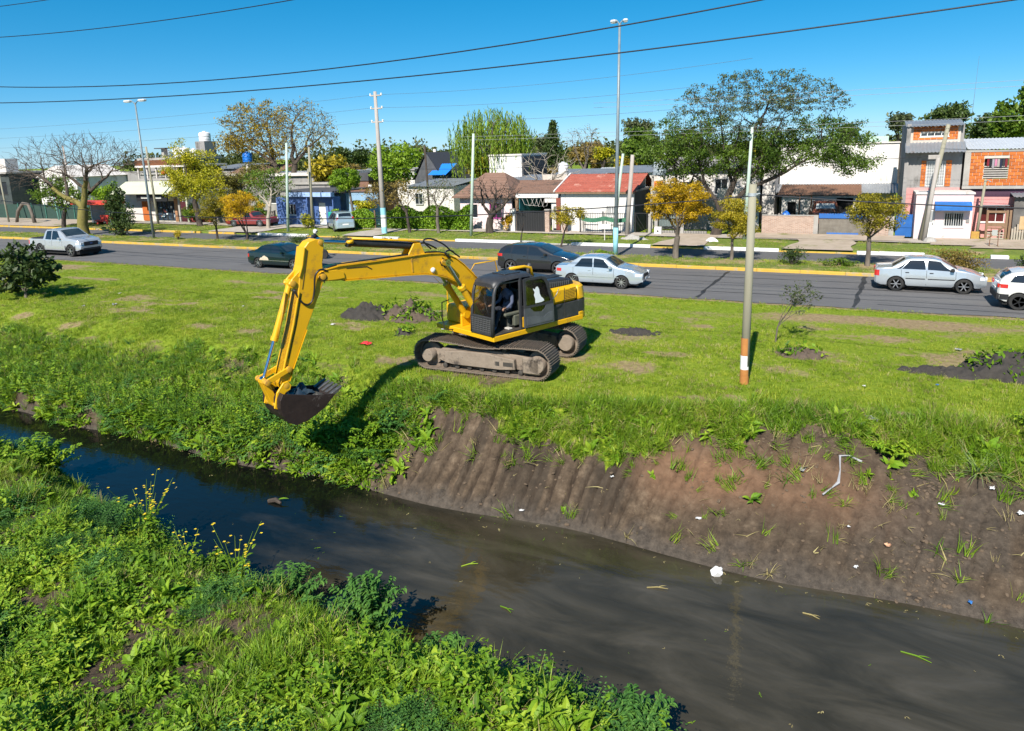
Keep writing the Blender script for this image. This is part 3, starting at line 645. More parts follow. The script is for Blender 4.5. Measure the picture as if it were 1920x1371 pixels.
# --- boom
MB = MBA
BT = [(6.10, 3.34), (5.96, 3.38), (5.55, 3.43), (4.46, 3.43), (3.48, 3.45), (2.8, 3.47), (2.4, 3.45), (2.1, 3.39), (1.85, 3.28), (1.55, 3.07), (1.04, 2.60), (.45, 2.00), (.10, 1.84)]
BB = [(.02, 1.66), (.16, 1.55), (.45, 1.62), (.95, 1.96), (1.45, 2.36), (1.88, 2.64), (2.20, 2.78), (2.55, 2.88), (2.94, 2.94), (3.5, 2.98), (4.5, 3.02), (5.42, 3.07), (6.02, 3.12), (6.13, 3.22)]
b = MB(); b.prism(BT+BB, -.2, .2); b.build('boom', yel, EX, bevel=.018)
# flange plates along top and bottom edges and a raised tip plate
def strip(pts, y0, y1, th, name, m, parent=EX):
    b = MB(); P0 = []; 
    n = len(pts)
    for i in range(n):
        a_ = Vector(pts[max(0, i-1)]); c_ = Vector(pts[min(n-1, i+1)]); t = (c_-a_).normalized(); nn = Vector((-t.y, t.x))*th
        x, z = pts[i]; P0.append([(x, y0, z), (x, y1, z), (x+nn.x, y1, z+nn.y), (x+nn.x, y0, z+nn.y), (x, y0, z)])
    b.grid(P0); return b.build(name, m, parent)
strip(BT[1:-1][::-1], -.235, .235, .022, 'boom_top_flange', yel)
strip(BB[2:-2][::-1], -.235, .235, .022, 'boom_bottom_flange', yel)
b = MB(); tip = [(6.16, 3.24), (6.12, 3.33), (5.95, 3.36), (5.62, 3.36), (5.45, 3.28), (5.42, 3.13), (5.6, 3.12), (6.05, 3.13)]
b.prism(tip, .2, .235); b.prism(tip, -.235, -.2); b.build('boom_tip_plate', yel, EX, bevel=.008)
b = MB(); b.prism([(3.35, 3.03), (3.37, 3.42), (3.33, 3.42), (3.31, 3.03)], .2, .212); b.build('boom_weld_seam', yel_d, EX)
def pin(name, x, z, r, hw, m=None): 
    b = MB(); b.lathe([(r*.5, -hw), (r, -hw+.01), (r, hw-.01), (r*.5, hw)], 16, Matrix.Translation((x, 0, z)) @ Matrix.Rotation(PI/2, 4, 'X')); return b.build(name, m or yel_d, EX, auto=40)
pin('boom_tip_pin', 6.03, 3.24, .075, .27); pin('boom_cylinder_pin', 2.27, 3.20, .085, .42)
b = MB(); b.lathe([(.02, 0), (.07, 0), (.075, .03), (.05, .06), (.01, .07)], 14, Matrix.Translation((2.66, .2, 3.02)) @ Matrix.Rotation(-PI/2, 4, 'X')); b.build('boom_lamp', mat('lamp_white', (.7, .7, .68), rough=.3), EX, auto=40)
b = MB(); b.prism([(2.62, 2.80), (2.66, 2.84), (2.42, 2.62), (2.40, 2.60)], .2, .23); b.build('boom_bracket_plate', yel_d, EX)
# --- cylinders
def cyl(name, a_, c_, f, y, rb, rr, mb, collar=True):
    A = Vector((a_[0], y, a_[1])); C = Vector((c_[0], y, c_[1])); M_ = A.lerp(C, f); D = (C-A).normalized()
    b = MB(); b.tube([A, M_-D*.10, M_-D*.095, M_, M_+D*.005], [rb, rb, rb*1.22, rb*1.22, rb*.7], 16); 
    b.lathe([(rb*.3, -rb), (rb*1.2, -rb), (rb*1.2, rb), (rb*.3, rb)], 12, Matrix.Translation(A) @ Matrix.Rotation(PI/2, 4, 'X')); root = b.build(name, mb, EX, auto=40)
    b = MB(); b.tube([M_, C], rr, 12); b.lathe([(rr*.5, -rr*1.6), (rr*1.9, -rr*1.6), (rr*1.9, rr*1.6), (rr*.5, rr*1.6)], 12, Matrix.Translation(C) @ Matrix.Rotation(PI/2, 4, 'X')); b.build('piston_rod', chrome, root, smooth=False, auto=40)
    return root
for y in (-.34, .34): cyl('boom_cylinder', (1.12, 1.50), (2.27, 3.20), .58, y, .095, .05, yel)
sc_ = cyl('stick_cylinder', (3.12, 3.70), (5.93, 4.06), .73, 0, .095, .05, rub)  # barrel black: the shadow on it is put into the colour
b = MB(); b.tube([(3.0, .12, 3.80), (3.4, .10, 3.87), (5.05, .08, 4.06)], .028, 8); b.tube([(5.05, -.1, 3.97), (5.15, -.1, 3.96), (5.15, .1, 3.98), (5.05, .1, 3.99)], .05, 8); b.build('hydraulic_line', yel, sc_, smooth=True)
cyl('bucket_cylinder', (6.80, 3.17), (7.70, 1.0), .60, .0, .075, .04, yel)
b = MB(); b.tube([(6.98, .09, 2.98), (7.1, .10, 2.5), (7.27, .10, 1.95)], .02, 7); b.build('cylinder_line', yel_d, EX, smooth=True)
b = MB(); b.prism([(2.85, 3.45), (3.0, 3.78), (3.22, 3.78), (3.45, 3.45)], -.17, -.12); b.prism([(2.85, 3.45), (3.0, 3.78), (3.22, 3.78), (3.45, 3.45)], .12, .17); b.build('stick_cylinder_bracket', yel, EX, bevel=.008)
# --- stick (dipper)
ST = [(6.42, 3.98), (6.30, 4.10), (6.12, 4.15), (5.98, 4.12), (5.90, 4.04), (5.92, 3.86), (5.98, 3.55), (5.98, 3.12), (6.14, 2.80), (6.55, 2.02), (7.0, 1.14), (7.12, .86), (7.20, .72), (7.33, .72), (7.37, .86), (7.18, 1.40), (6.90, 2.2), (6.68, 2.96), (6.62, 3.30), (6.52, 3.55)]
b = MB(); b.prism(ST, -.165, .165); b.build('stick', yel, EX, bevel=.016)
b = MB(); rib = [(6.60, 3.92), (6.60, 3.55), (6.86, 3.0), (7.06, 2.15), (7.26, 1.40), (7.34, 1.0)]
strip([(6.42, 3.98), (6.52, 3.55), (6.62, 3.30)], -.20, .20, .02, 'stick_back_flange', yel)
strip([(7.37, .86), (7.18, 1.40), (6.90, 2.2), (6.68, 2.96)], -.20, .20, .02, 'stick_back_flange', yel)
strip([(6.55, 2.02), (7.0, 1.14), (7.12, .86)][::-1], -.185, .185, .015, 'stick_front_flange', yel)
for y0_, y1_ in ((-.15, -.10), (.10, .15)):
    b = MB(); b.prism([(6.50, 3.46), (6.60, 3.44), (6.80, 3.28), (6.90, 3.17), (6.84, 3.06), (6.70, 3.02), (6.58, 2.98)], y0_, y1_); b.build('cylinder_bracket', yel, EX, bevel=.008)
pin('stick_top_pin', 5.99, 4.06, .065, .20); pin('bucket_cylinder_pin', 6.80, 3.17, .075, .20); pin('bucket_pin', 7.26, .80, .075, .31); pin('link_pin', 7.13, 1.17, .07, .27); pin('rod_pin', 7.71, .98, .07, .30); pin('lower_link_pin', 7.50, .38, .075, .30)
def bar(name, a_, c_, w0, w1, y0, y1, m=yel):
    A = Vector(a_); C = Vector(c_); D = (C-A).normalized(); n_ = Vector((-D.y, D.x)); e = D*.07
    poly = [A-e+n_*w0*.5, A-e-n_*w0*.5, A-n_*w0, C-n_*w1, C+e-n_*w1*.5, C+e+n_*w1*.5, C+n_*w1, A+n_*w0]
    b = MB(); b.prism([tuple(q) for q in poly], y0, y1); return b.build(name, m, EX, bevel=.008)
for s_ in (-1, 1):
    y0, y1 = sorted((s_*.19, s_*.24)); bar('side_link', (7.13, 1.17), (7.71, .98), .06, .065, y0, y1)
bar('power_link', (7.71, .98), (7.50, .38), .08, .08, -.12, .12)
# hoses
hose = mat('hose_black', (.014, .014, .014), rough=.4)
for pts in ([(5.9, .23, 3.36), (6.1, .25, 3.42), (6.24, .23, 3.28), (6.28, .21, 2.95), (6.36, .21, 2.70), (6.50, .20, 2.62), (6.66, .19, 2.74), (6.78, .13, 3.02)],
            [(2.6, .1, 3.58), (2.85, .1, 3.82), (2.6, .1, 3.86), (2.2, .1, 3.70), (1.9, .1, 3.48), (1.6, .1, 3.28)], [(2.3, -.05, 3.56), (2.7, -.05, 3.74), (3.0, -.02, 3.72)],
            [(2.0, .14, 3.38), (2.5, .14, 3.50), (3.4, .14, 3.50), (4.6, .14, 3.48), (5.5, .14, 3.47), (5.9, .16, 3.40)], [(2.05, .24, 3.3), (2.25, .26, 3.45), (2.1, .26, 3.52), (1.9, .2, 3.46)]):
    b = MB(); V = [Vector(q) for q in pts]; S_ = []
    for i in range(len(V)-1):
        p0 = V[max(0, i-1)]; p1 = V[i]; p2 = V[i+1]; p3 = V[min(len(V)-1, i+2)]
        for t in (0, .25, .5, .75): S_.append(.5*((2*p1)+(p2-p0)*t+(2*p0-5*p1+4*p2-p3)*t*t+(3*p1-p0-3*p2+p3)*t**3))
    S_.append(V[-1]); b.tube(S_, .024, 8); b.build('hydraulic_hose', hose, EX, smooth=True)
b = MB(); b.tube([(5.6, .2, 3.46), (4.4, .2, 3.465), (3.3, .2, 3.48)], .015, 6); b.build('steel_line', yel_d, EX)
grease = mat('grease_dark', (.035, .024, .012), (.10, .065, .02), 7, .5)
for nm, x_, z_, r_, y_ in (('grease_stain', 6.03, 3.24, .15, .238), ('grease_stain', 2.27, 3.20, .16, .204), ('grease_stain', 7.13, 1.17, .12, .168)):
    b = MB(); n_ = 14; b.add([(x_, y_, z_)]+[(x_+r_*(.75+.35*math.sin(k*2.7))*math.cos(2*PI*k/n_), y_, z_+r_*(.75+.35*math.cos(k*1.9))*math.sin(2*PI*k/n_)-.02) for k in range(n_)], [(0, 1+k, 1+(k+1) % n_) for k in range(n_)]); b.build(nm, grease, EX)
for poly in ([(6.36, 3.90), (6.34, 3.90), (6.43, 3.52), (6.56, 3.0), (6.58, 3.0), (6.45, 3.52)], [(6.60, 2.90), (6.62, 2.90), (6.83, 2.18), (7.10, 1.42), (7.08, 1.41), (6.81, 2.17)]):
    b = MB(); b.prism(poly, .166, .172); b.build('stick_weld', grease, EX)
b = MB(); b.prism([(5.35, 3.37), (4.75, 3.35), (4.60, 3.26), (4.62, 3.24), (4.76, 3.32), (5.35, 3.345)], .201, .207); b.build('boom_weld', grease, EX)
# --- bucket
BK = [(6.10, .36), (6.40, .10), (6.65, -.02), (6.92, -.11), (7.18, -.14), (7.38, -.03), (7.50, .16), (7.56, .36), (7.54, .56), (7.46, .70)]
P = []
for i, (x, z) in enumerate(BK):
    a_ = Vector(BK[max(0, i-1)]); c_ = Vector(BK[min(len(BK)-1, i+1)]); t = (c_-a_).normalized(); n_ = Vector((-t.y, t.x))*.03
    P.append([(x, -.46, z), (x, .46, z), (x+n_.x, .46, z+n_.y), (x+n_.x, -.46, z+n_.y), (x, -.46, z)])
b = MB(); b.grid(P); b.add(P[0][:4], [(0, 1, 2, 3)]); b.add(P[-1][:4], [(3, 2, 1, 0)]); b.build('bucket', bucket_m, EX)
side = BK+[(7.40, .68), (6.62, .47), (6.2, .40)]
for y0, y1 in ((-.485, -.46), (.46, .485)):
    b = MB(); b.prism(side, y0, y1); b.build('bucket_side', bucket_m, EX, bevel=.006)
for y0, y1 in ((-.30, -.25), (.25, .30)):
    b = MB(); b.prism([(7.14, .80), (7.22, .92), (7.34, .90), (7.52, .70), (7.60, .40), (7.62, .34), (7.50, .28), (7.42, .36), (7.38, .56), (7.30, .66), (7.18, .70)], y0, y1); b.build('bucket_ear', yel, EX, bevel=.006)
for k in range(5):
    y = -.40+k*.20; b = MB(); b.prism([(6.18, .30), (6.22, .38), (6.06, .45), (5.88, .52), (5.86, .50), (6.0, .38)], y-.05, y+.05); b.build('bucket_tooth', toothm, EX, bevel=.01)
# load of dark mud and weeds
Pm = []
for i in range(10):
    x = 6.28+i*.125; row = []
    for j in range(9):
        y = -.45+j*.1125; row.append((x, y, .22+.20*math.sin(i/9*PI)+.12*math.sin(i*1.7+j*2.3)*.6+.05*((i*j) % 3)))
    Pm.append(row)
b = MB(); b.grid(Pm); b.build('bucket_load', mat('wet_mud', (.012, .014, .012), (.045, .042, .036), 9, .5, bump=.8, bscale=14), EX)
b = MB(); rq = random.Random(8)
V = []
for i in range(9):
    for j in range(9): V.append((6.55+.07*i+.03*rq.random(), -.30+.08*j, .48+.16*math.sin(i*.9)*math.sin(j*.8)+.05*rq.random()))
b.grid([[V[i*9+j] for j in range(9)] for i in range(9)]); b.build('bucket_load_plastic', mat('dark_plastic', (.012, .022, .034), (.03, .05, .07), 6, .25), EX, auto=60)
MB = MB_

# ================================================================ people: one continuous skinned body each
def skin_body(name, J, E_, mat_, parent, sub=1):
    """J: list of (x,y,z,rx,ry); E_: joint pairs"""
    me = bpy.data.meshes.new(name); me.from_pydata([j[:3] for j in J], E_, []); o = obj(name, me, mat_, parent)
    md = o.modifiers.new('skin', 'SKIN'); md.use_smooth_shade = True
    sv = me.skin_vertices[0].data
    for i, j in enumerate(J): sv[i].radius = (j[3], j[4]); sv[i].use_root = (i == 0)
    s_ = o.modifiers.new('subdivision', 'SUBSURF'); s_.levels = s_.render_levels = sub
    return o
def head(parent, c, yaw, pitch, skin, s=1.0, hair=None):
    """head mesh with brow, nose, chin and ears; faces +x before yaw"""
    T = Matrix.Translation(c) @ Matrix.Rotation(yaw, 4, 'Z') @ Matrix.Rotation(pitch, 4, 'Y') @ Matrix.Scale(s, 4)
    P = []; prof = [(-.118, .030, .040), (-.105, .055, .052), (-.075, .072, .064), (-.04, .086, .072), (0, .098, .077), (.04, .100, .078), (.08, .090, .070), (.11, .060, .048), (.122, .02, .016)]
    for z, rx, ry in prof:
        row = []
        for k in range(20):
            w = 2*PI*k/20; x = rx*math.cos(w); y = ry*math.sin(w)
            if abs(w) < .33 or abs(w-2*PI) < .33:
                if -.03 < z < .03: x += .026 if k == 0 else .008
                if z < -.09: x += .016
                if -.075 <= z <= -.04: x += .010
            if k in (2, 18) and 0 <= z < .03: x -= .012
            if k in (5, 15) and -.045 < z < .045: y *= 1.16
            row.append((x, y, z))
        row.append(row[0]); P.append(row)
    b = MB(); b.grid(P, T, flip=True); b.add([q for q in P[-1][:20]], [tuple(range(20))], T); b.add([q for q in P[0][:20]], [tuple(range(20))[::-1]], T)
    o = b.build('head', skin, parent, smooth=True)
    e = MB()
    for y in (-.030, .030): e.lathe([(.002, -.004), (.009, -.002), (.009, .002), (.002, .004)], 8, T @ Matrix.Translation((.086, y, .012)) @ Matrix.Rotation(PI/2, 4, 'Y'))
    e.build('eye', mat('eye_dark', (.02, .015, .012), rough=.2), o)
    m_ = MB(); m_.cbox((.081, 0, -.055), (.012, .042, .008), T); m_.build('mouth', mat('mouth_red', (.25, .09, .07)), o)
    return o, T
skin_t = mat('skin', (.30, .165, .105), (.36, .20, .13), 8, .55)
navy = mat('navy_cloth', (.010, .012, .022), (.022, .026, .042), 6, .9)
blue_c = mat('slate_blue_cloth', (.06, .075, .125), (.10, .115, .17), 6, .9)
jean = mat('dark_trousers', (.018, .020, .028), (.035, .038, .05), 6, .9)

def hand(parent, T, skin, curl=1.0):
    b = MB(); b.bbox(0, .085, -.042, .042, -.014, .014, .01, T)
    for k, ln in enumerate((.066, .078, .074, .058)):
        y = -.032+k*.021; a_ = (.082, y, 0); b.tube([a_, (.082+ln*.5, y, -.012*curl), (.082+ln*.68, y, -.045*curl), (.082+ln*.55, y, -.072*curl)], [.0095, .009, .0085, .006], 6, T=T)
    b.tube([(.02, -.04, 0), (.05, -.062, -.012), (.075, -.055, -.038)], [.012, .011, .008], 6, T=T)
    return b.build('hand', skin, parent, smooth=True)

# excavator operator, seated, facing the bucket; coordinates are those of the machine
OP = thing('person', 'operator in brown cap and dark blue clothes seated in the excavator cab', 'person', (-9.32-.05*math.cos(R(-112.1)), 18.68-.05*math.sin(R(-112.1)), .08), R(-112.1))
J = [(.48, .84, 1.76, .15, .17), (.46, .84, 1.95, .13, .17), (.50, .84, 2.12, .125, .18), (.56, .84, 2.25, .085, .13), (.60, .84, 2.33, .05, .055), (.63, .84, 2.40, .045, .048),
     (.54, 1.03, 2.20, .068, .068), (.60, 1.10, 1.97, .052, .052), (.82, 1.12, 1.86, .038, .038), (.88, 1.13, 1.87, .03, .03),
     (.54, .65, 2.20, .068, .068), (.62, .58, 1.97, .052, .052), (.84, .56, 1.88, .038, .038), (.90, .56, 1.88, .03, .03),
     (.62, .95, 1.75, .095, .09), (.95, .97, 1.78, .075, .07), (1.12, .97, 1.45, .052, .052), (1.16, .97, 1.30, .045, .045), (1.30, .98, 1.27, .045, .04),
     (.62, .73, 1.75, .095, .09), (.95, .70, 1.78, .075, .07), (1.12, .70, 1.45, .052, .052), (1.16, .70, 1.30, .045, .045), (1.30, .69, 1.27, .045, .04)]
E_ = [(0,1),(1,2),(2,3),(3,4),(4,5),(3,6),(6,7),(7,8),(8,9),(3,10),(10,11),(11,12),(12,13),(0,14),(14,15),(15,16),(16,17),(17,18),(0,19),(19,20),(20,21),(21,22),(22,23)]
body = skin_body('body', J, E_, blue_c, OP)
vest = [(.47, .84, 1.80, .155, .18), (.46, .84, 1.95, .142, .182), (.50, .84, 2.12, .138, .192), (.55, .84, 2.22, .10, .15)]
skin_body('vest', vest, [(0,1),(1,2),(2,3)], navy, OP)
for ys in (1, -1):
    yy = .84+.13*ys; skin_body('trouser_leg', [(.55, yy-.02*ys, 1.75, .10, .10), (.95, yy, 1.785, .085, .08), (1.12, yy, 1.46, .062, .062), (1.15, yy, 1.33, .056, .056)], [(0,1),(1,2),(2,3)], jean, OP)
hd_, HT = head(OP, (.68, .84, 2.485), R(12), R(22), skin_t)
capm = mat('brown_cap', (.17, .075, .032), (.23, .11, .05), 8, .85)
b = MB(); b.lathe([(.104, 0), (.106, .03), (.096, .065), (.07, .092), (.03, .104), (.002, .106)], 18, HT @ Matrix.Translation((-.004, 0, .040)) @ Matrix.Diagonal((1.02, .86, 1, 1)))
b.grid([[(.06, -.07, .045), (.15, -.055, .036), (.175, 0, .036)][::1], [(.09, -.03, .052), (.17, -.02, .044), (.185, 0, .042)], [(.09, .03, .052), (.17, .02, .044), (.185, 0, .042)], [(.06, .07, .045), (.15, .055, .036), (.175, 0, .036)]], HT)
b.build('cap', capm, hd_, smooth=True)
hand(OP, Matrix.Translation((.87, 1.125, 1.885)) @ Matrix.Rotation(R(12), 4, 'Y'), skin_t); hand(OP, Matrix.Translation((.89, .56, 1.89)) @ Matrix.Rotation(R(8), 4, 'Y'), skin_t)

# ================================================================ small vegetation scattered on the banks and lawns (uncountable: kind stuff)
PROTO = bpy.data.collections.new('plant_shapes')        # shapes only, not part of the scene
def blade_mesh(name, specs, m):
    """specs: list of (x,y,az,length,width,lean,curl,z0); a tapering bent blade each"""
    V = []; F = []
    for (x, y, az, ln, w, lean, curl, z0) in specs:
        n0 = len(V); ca, sa = math.cos(az), math.sin(az); px, pz, a = 0, z0, lean; seg = 3
        for i in range(seg+1):
            t = i/seg; ww = w*(1-t**1.6)*.5 if i < seg else 0
            if i < seg: V.append((x+ca*px-sa*ww, y+sa*px+ca*ww, pz)); V.append((x+ca*px+sa*ww, y+sa*px-ca*ww, pz))
            else: V.append((x+ca*px, y+sa*px, pz))
            px += math.sin(a)*ln/seg; pz += math.cos(a)*ln/seg; a += curl
        F += [(n0, n0+1, n0+3, n0+2), (n0+2, n0+3, n0+5, n0+4), (n0+4, n0+5, n0+6)]
    me = bpy.data.meshes.new(name); me.from_pydata(V, [], F); me.materials.append(m); me.update(); return me
def leaf_mesh(name, specs, m):
    """specs: (x,y,z,az,elev,length,width,droop): a pointed oval leaf, folded along the midrib"""
    V = []; F = []
    for (x, y, z, az, el, ln, w, dr) in specs:
        n0 = len(V); ca, sa = math.cos(az), math.sin(az); px, pz, a = 0, 0, el
        prof = (.12, .85, 1.0, .62, 0); k = len(prof)
        for i, q in enumerate(prof):
            hw = w*q*.5; up = hw*.35
            for s_ in (-1, 0, 1): V.append((x+ca*px-sa*hw*s_, y+sa*px+ca*hw*s_, z+pz+(up if s_ else 0)))
            px += math.cos(a)*ln/(k-1); pz += math.sin(a)*ln/(k-1); a -= dr
        for i in range(k-1):
            b = n0+i*3; F += [(b, b+1, b+4, b+3), (b+1, b+2, b+5, b+4)]
    me = bpy.data.meshes.new(name); me.from_pydata(V, [], F); me.materials.append(m); me.update(); return me
pr = random.Random(11)
U = pr.uniform
def proto(me):
    o = bpy.data.objects.new(me.name, me); PROTO.objects.link(o); return o
G_lawn = leafmat('lawn_grass_leaf', (.08, .15, .008), (.22, .325, .013), (.47, .47, .06), .28, .55, .8)
G_tall = leafmat('bank_grass_leaf', (.06, .13, .008), (.155, .275, .014), (.31, .36, .04), .25, .5, .5)
G_weed = leafmat('weed_leaf', (.045, .105, .006), (.145, .275, .012), (.34, .44, .03), .26, .58, .7)
G_dark = leafmat('feathery_weed_leaf', (.028, .085, .018), (.065, .17, .03), (.14, .28, .045), .25, .5, .8)
G_straw = leafmat('dry_grass_leaf', (.20, .16, .06), (.34, .28, .12), (.48, .42, .2), .2, .8, .8)
def tuft(n, l0, l1, w, spread, lean, nm, m):
    return proto(blade_mesh(nm, [(U(-spread, spread), U(-spread, spread), U(0, 6.28), U(l0, l1), w*U(.7, 1.2), U(.05, lean), U(.05, .45), -.02) for _ in range(n)], m))
P_lawn = [tuft(16, .07, .17, .011, .09, .7, 'lawn_tuft_shape', G_lawn) for _ in range(4)]+[tuft(14, .08, .2, .011, .08, .9, 'dry_tuft_shape', G_straw)]
P_tall = [tuft(22, .22, .50, .016, .10, .6, 'tall_grass_shape', G_tall) for _ in range(3)]+[tuft(14, .2, .4, .014, .1, .9, 'dry_grass_shape', G_straw)]
def rosette(n, l0, l1, nm, m=G_weed, e0=.2, e1=1.25, ratio=.36, sp=.05):
    return proto(leaf_mesh(nm, [(U(-sp, sp), U(-sp, sp), U(0, .05), U(0, 6.28), U(e0, e1), ln, ln*ratio*U(.8, 1.2), U(.12, .42)) for ln in (U(l0, l1) for _ in range(n))], m))
P_broad = [rosette(11, .12, .26, 'broadleaf_shape') for _ in range(3)]+[rosette(9, .18, .34, 'dock_leaf_shape', G_weed, .3, 1.3, .28)]
def stemweed(h, nm, m=G_weed, l0=.06, l1=.13):
    sp = []
    k = int(h/.045)
    for i in range(k):
        z = h*(.15+.85*i/k); az = i*2.4+U(-.4, .4); ln = U(l0, l1)*(1.15-.5*i/k); sp.append((.02*math.sin(z*9), .02*math.cos(z*7), z, az, U(.1, .7), ln, ln*.45, U(.1, .35)))
    return proto(leaf_mesh(nm, sp, m))
P_stem = [stemweed(U(.35, .6), 'leafy_stem_shape') for _ in range(3)]
def feathery(nm, m, nf=7, L0=.28, L1=.45, lift=.9):
    sp = []
    for f in range(nf):
        az = f*6.28/nf+U(-.3, .3); ln = U(L0, L1); el = U(lift-.35, lift+.35); n = 10
        for i in range(n):
            t = (i+1)/n; x = ln*t*math.cos(el-.5*t); z = ln*t*math.sin(el-.35*t); w = .13*ln/.4*(1-t*.75)
            for s_ in (-1, 1):
                for q in (.5, 1.0):
                    sp.append((x*math.cos(az)-s_*math.sin(az)*w*q*.5, x*math.sin(az)+s_*math.cos(az)*w*q*.5, z, az+s_*1.0, U(-.1, .5), w*.62, w*.26, .2))
    return proto(leaf_mesh(nm, sp, m))
P_feather = [feathery('feathery_weed_shape', G_dark) for _ in range(3)]
ALLP = P_lawn+P_tall+P_broad+P_stem+P_feather
# Collection Info sorts its children by name: rename so the order is known
for i, o in enumerate(ALLP): o.name = 'shape_%03d' % i; o.data.name = o.name
IX = {}; q = 0
for nm, lst in (('lawn', P_lawn), ('tall', P_tall), ('broad', P_broad), ('stem', P_stem), ('feather', P_feather)): IX[nm] = list(range(q, q+len(lst))); q += len(lst)

def scatter_group():
    ng = bpy.data.node_groups.new('scatter_plants', 'GeometryNodeTree')
    ng.interface.new_socket('Geometry', in_out='INPUT', socket_type='NodeSocketGeometry'); ng.interface.new_socket('Geometry', in_out='OUTPUT', socket_type='NodeSocketGeometry')
    N = ng.nodes; L = ng.links; i = N.new('NodeGroupInput'); o = N.new('NodeGroupOutput')
    ci = N.new('GeometryNodeCollectionInfo'); ci.inputs['Collection'].default_value = PROTO; ci.inputs['Separate Children'].default_value = True; ci.inputs['Reset Children'].default_value = True
    ip = N.new('GeometryNodeInstanceOnPoints'); ip.inputs['Pick Instance'].default_value = True
    def at(n, t):
        a = N.new('GeometryNodeInputNamedAttribute'); a.data_type = t; a.inputs['Name'].default_value = n; return a.outputs['Attribute']
    L.new(i.outputs[0], ip.inputs['Points']); L.new(ci.outputs[0], ip.inputs['Instance']); L.new(at('pick', 'INT'), ip.inputs['Instance Index'])
    e2r = N.new('FunctionNodeEulerToRotation'); L.new(at('turn', 'FLOAT_VECTOR'), e2r.inputs[0]); L.new(e2r.outputs[0], ip.inputs['Rotation'])
    L.new(at('size', 'FLOAT'), ip.inputs['Scale']); L.new(ip.outputs[0], o.inputs[0]); return ng
SG = scatter_group()
CAMI = np.array(cam.matrix_world.inverted())
def in_view(P, mx=.30):
    h = np.concatenate([P, np.ones((len(P), 1))], 1) @ CAMI.T; z = -h[:, 2]; f = 1331.0
    u = 960+f*h[:, 0]/np.maximum(z, .01); v = 548-f*h[:, 1]/np.maximum(z, .01)
    return (z > .5) & (u > -1920*mx) & (u < 1920*(1+mx)) & (v > -300) & (v < 1371*(1+mx))
def scatter(name, P, pick, size, tilt=.15, kind_label=None, cat=None, cull=True):
    P = np.asarray(P, dtype=np.float32); pick = np.asarray(pick); size = np.asarray(size)
    if cull: k = in_view(P); P, pick, size = P[k], pick[k], size[k]
    n = len(P); me = bpy.data.meshes.new(name); me.vertices.add(n); me.vertices.foreach_set('co', P.ravel())
    a = me.attributes.new('pick', 'INT', 'POINT'); a.data.foreach_set('value', pick.astype(np.int32))
    a = me.attributes.new('size', 'FLOAT', 'POINT'); a.data.foreach_set('value', size.astype(np.float32))
    rot = np.stack([rng.normal(0, tilt, n), rng.normal(0, tilt, n), rng.uniform(0, 6.28, n)], -1).astype(np.float32)
    a = me.attributes.new('turn', 'FLOAT_VECTOR', 'POINT'); a.data.foreach_set('vector', rot.ravel()); me.update()
    o = obj(name, me); md = o.modifiers.new('plants', 'NODES'); md.node_group = SG
    tag(o, kind_label, cat, kind='stuff'); return o
def rpts(n, x0, x1, y0, y1): return rng.uniform(x0, x1, n), rng.uniform(y0, y1, n)
def picks(n, names, w=None):
    pool = np.concatenate([IX[k] for k in names]); 
    if w is not None:
        pw = np.concatenate([np.full(len(IX[k]), ww/len(IX[k])) for k, ww in zip(names, w)]); pw /= pw.sum()
        return rng.choice(pool, n, p=pw)
    return rng.choice(pool, n)

# lawn between the canal and the avenue
x, y = rpts(190000, -62, 14, 14.6, 29.45); yw, yt, bare = bank_params(x)
dm = dirt_mask(x, y); dens = np.clip(1-1.35*dm, 0, 1)*np.where(x < -11, smooth(14.6, 15.3, y), smooth(-.1, .5, y-yt+.4))*(.45+.55*smooth(.35, .6, fbm(x, y, 1.1, 81)))*(1-.35*smooth(22, 29, y))
k = (rng.random(len(x)) < dens) & ~((x > -11.6) & (x < -7.0) & (((y > 17.05) & (y < 17.95)) | ((y > 19.4) & (y < 20.4)))); x, y = x[k], y[k]
pk = picks(len(x), ['lawn']); dry = (pk == IX['lawn'][-1]) & (rng.random(len(x)) < .25+.65*(1-smooth(.42, .62, fbm(x, y, 2.4, 151)))); pk[dry] = IX['lawn'][0]
sz = rng.uniform(.4, .95, len(x))*(.7+.5*fbm(x, y, 2.0, 83))*(1.15-.35*smooth(18, 27, y))
scatter('lawn_grass', np.stack([x, y, hgt(x, y)], -1), pk, sz, .12, 'short bright green grass of the lawn around the excavator', 'grass')
# ragged taller grass on the shoulder above the cut slope
x, y = rpts(26000, -11.5, 7, 13.2, 18.6); yw, yt, bare = bank_params(x); t = (y-yw)/(yt-yw); dm = dirt_mask(x, y)
dens = np.clip(1.15-1.1*dm, 0, 1)*smooth(.4, .6, t)*(1-smooth(1.0, 1.3, t))*(.5+.5*smooth(.35, .6, fbm(x, y, .6, 87)))+.012*(dm > .5)*(t > .02)*(t < .9)*smooth(.5, .6, fbm(x, y, 1.2, 91))
k = rng.random(len(x)) < dens; x, y = x[k], y[k]
scatter('bank_grass', np.stack([x, y, hgt(x, y)-.01], -1), picks(len(x), ['tall', 'broad'], (.88, .12)), rng.uniform(.5, 1.25, len(x)), .6, 'tall ragged grass hanging over the cut earth slope', 'grass')
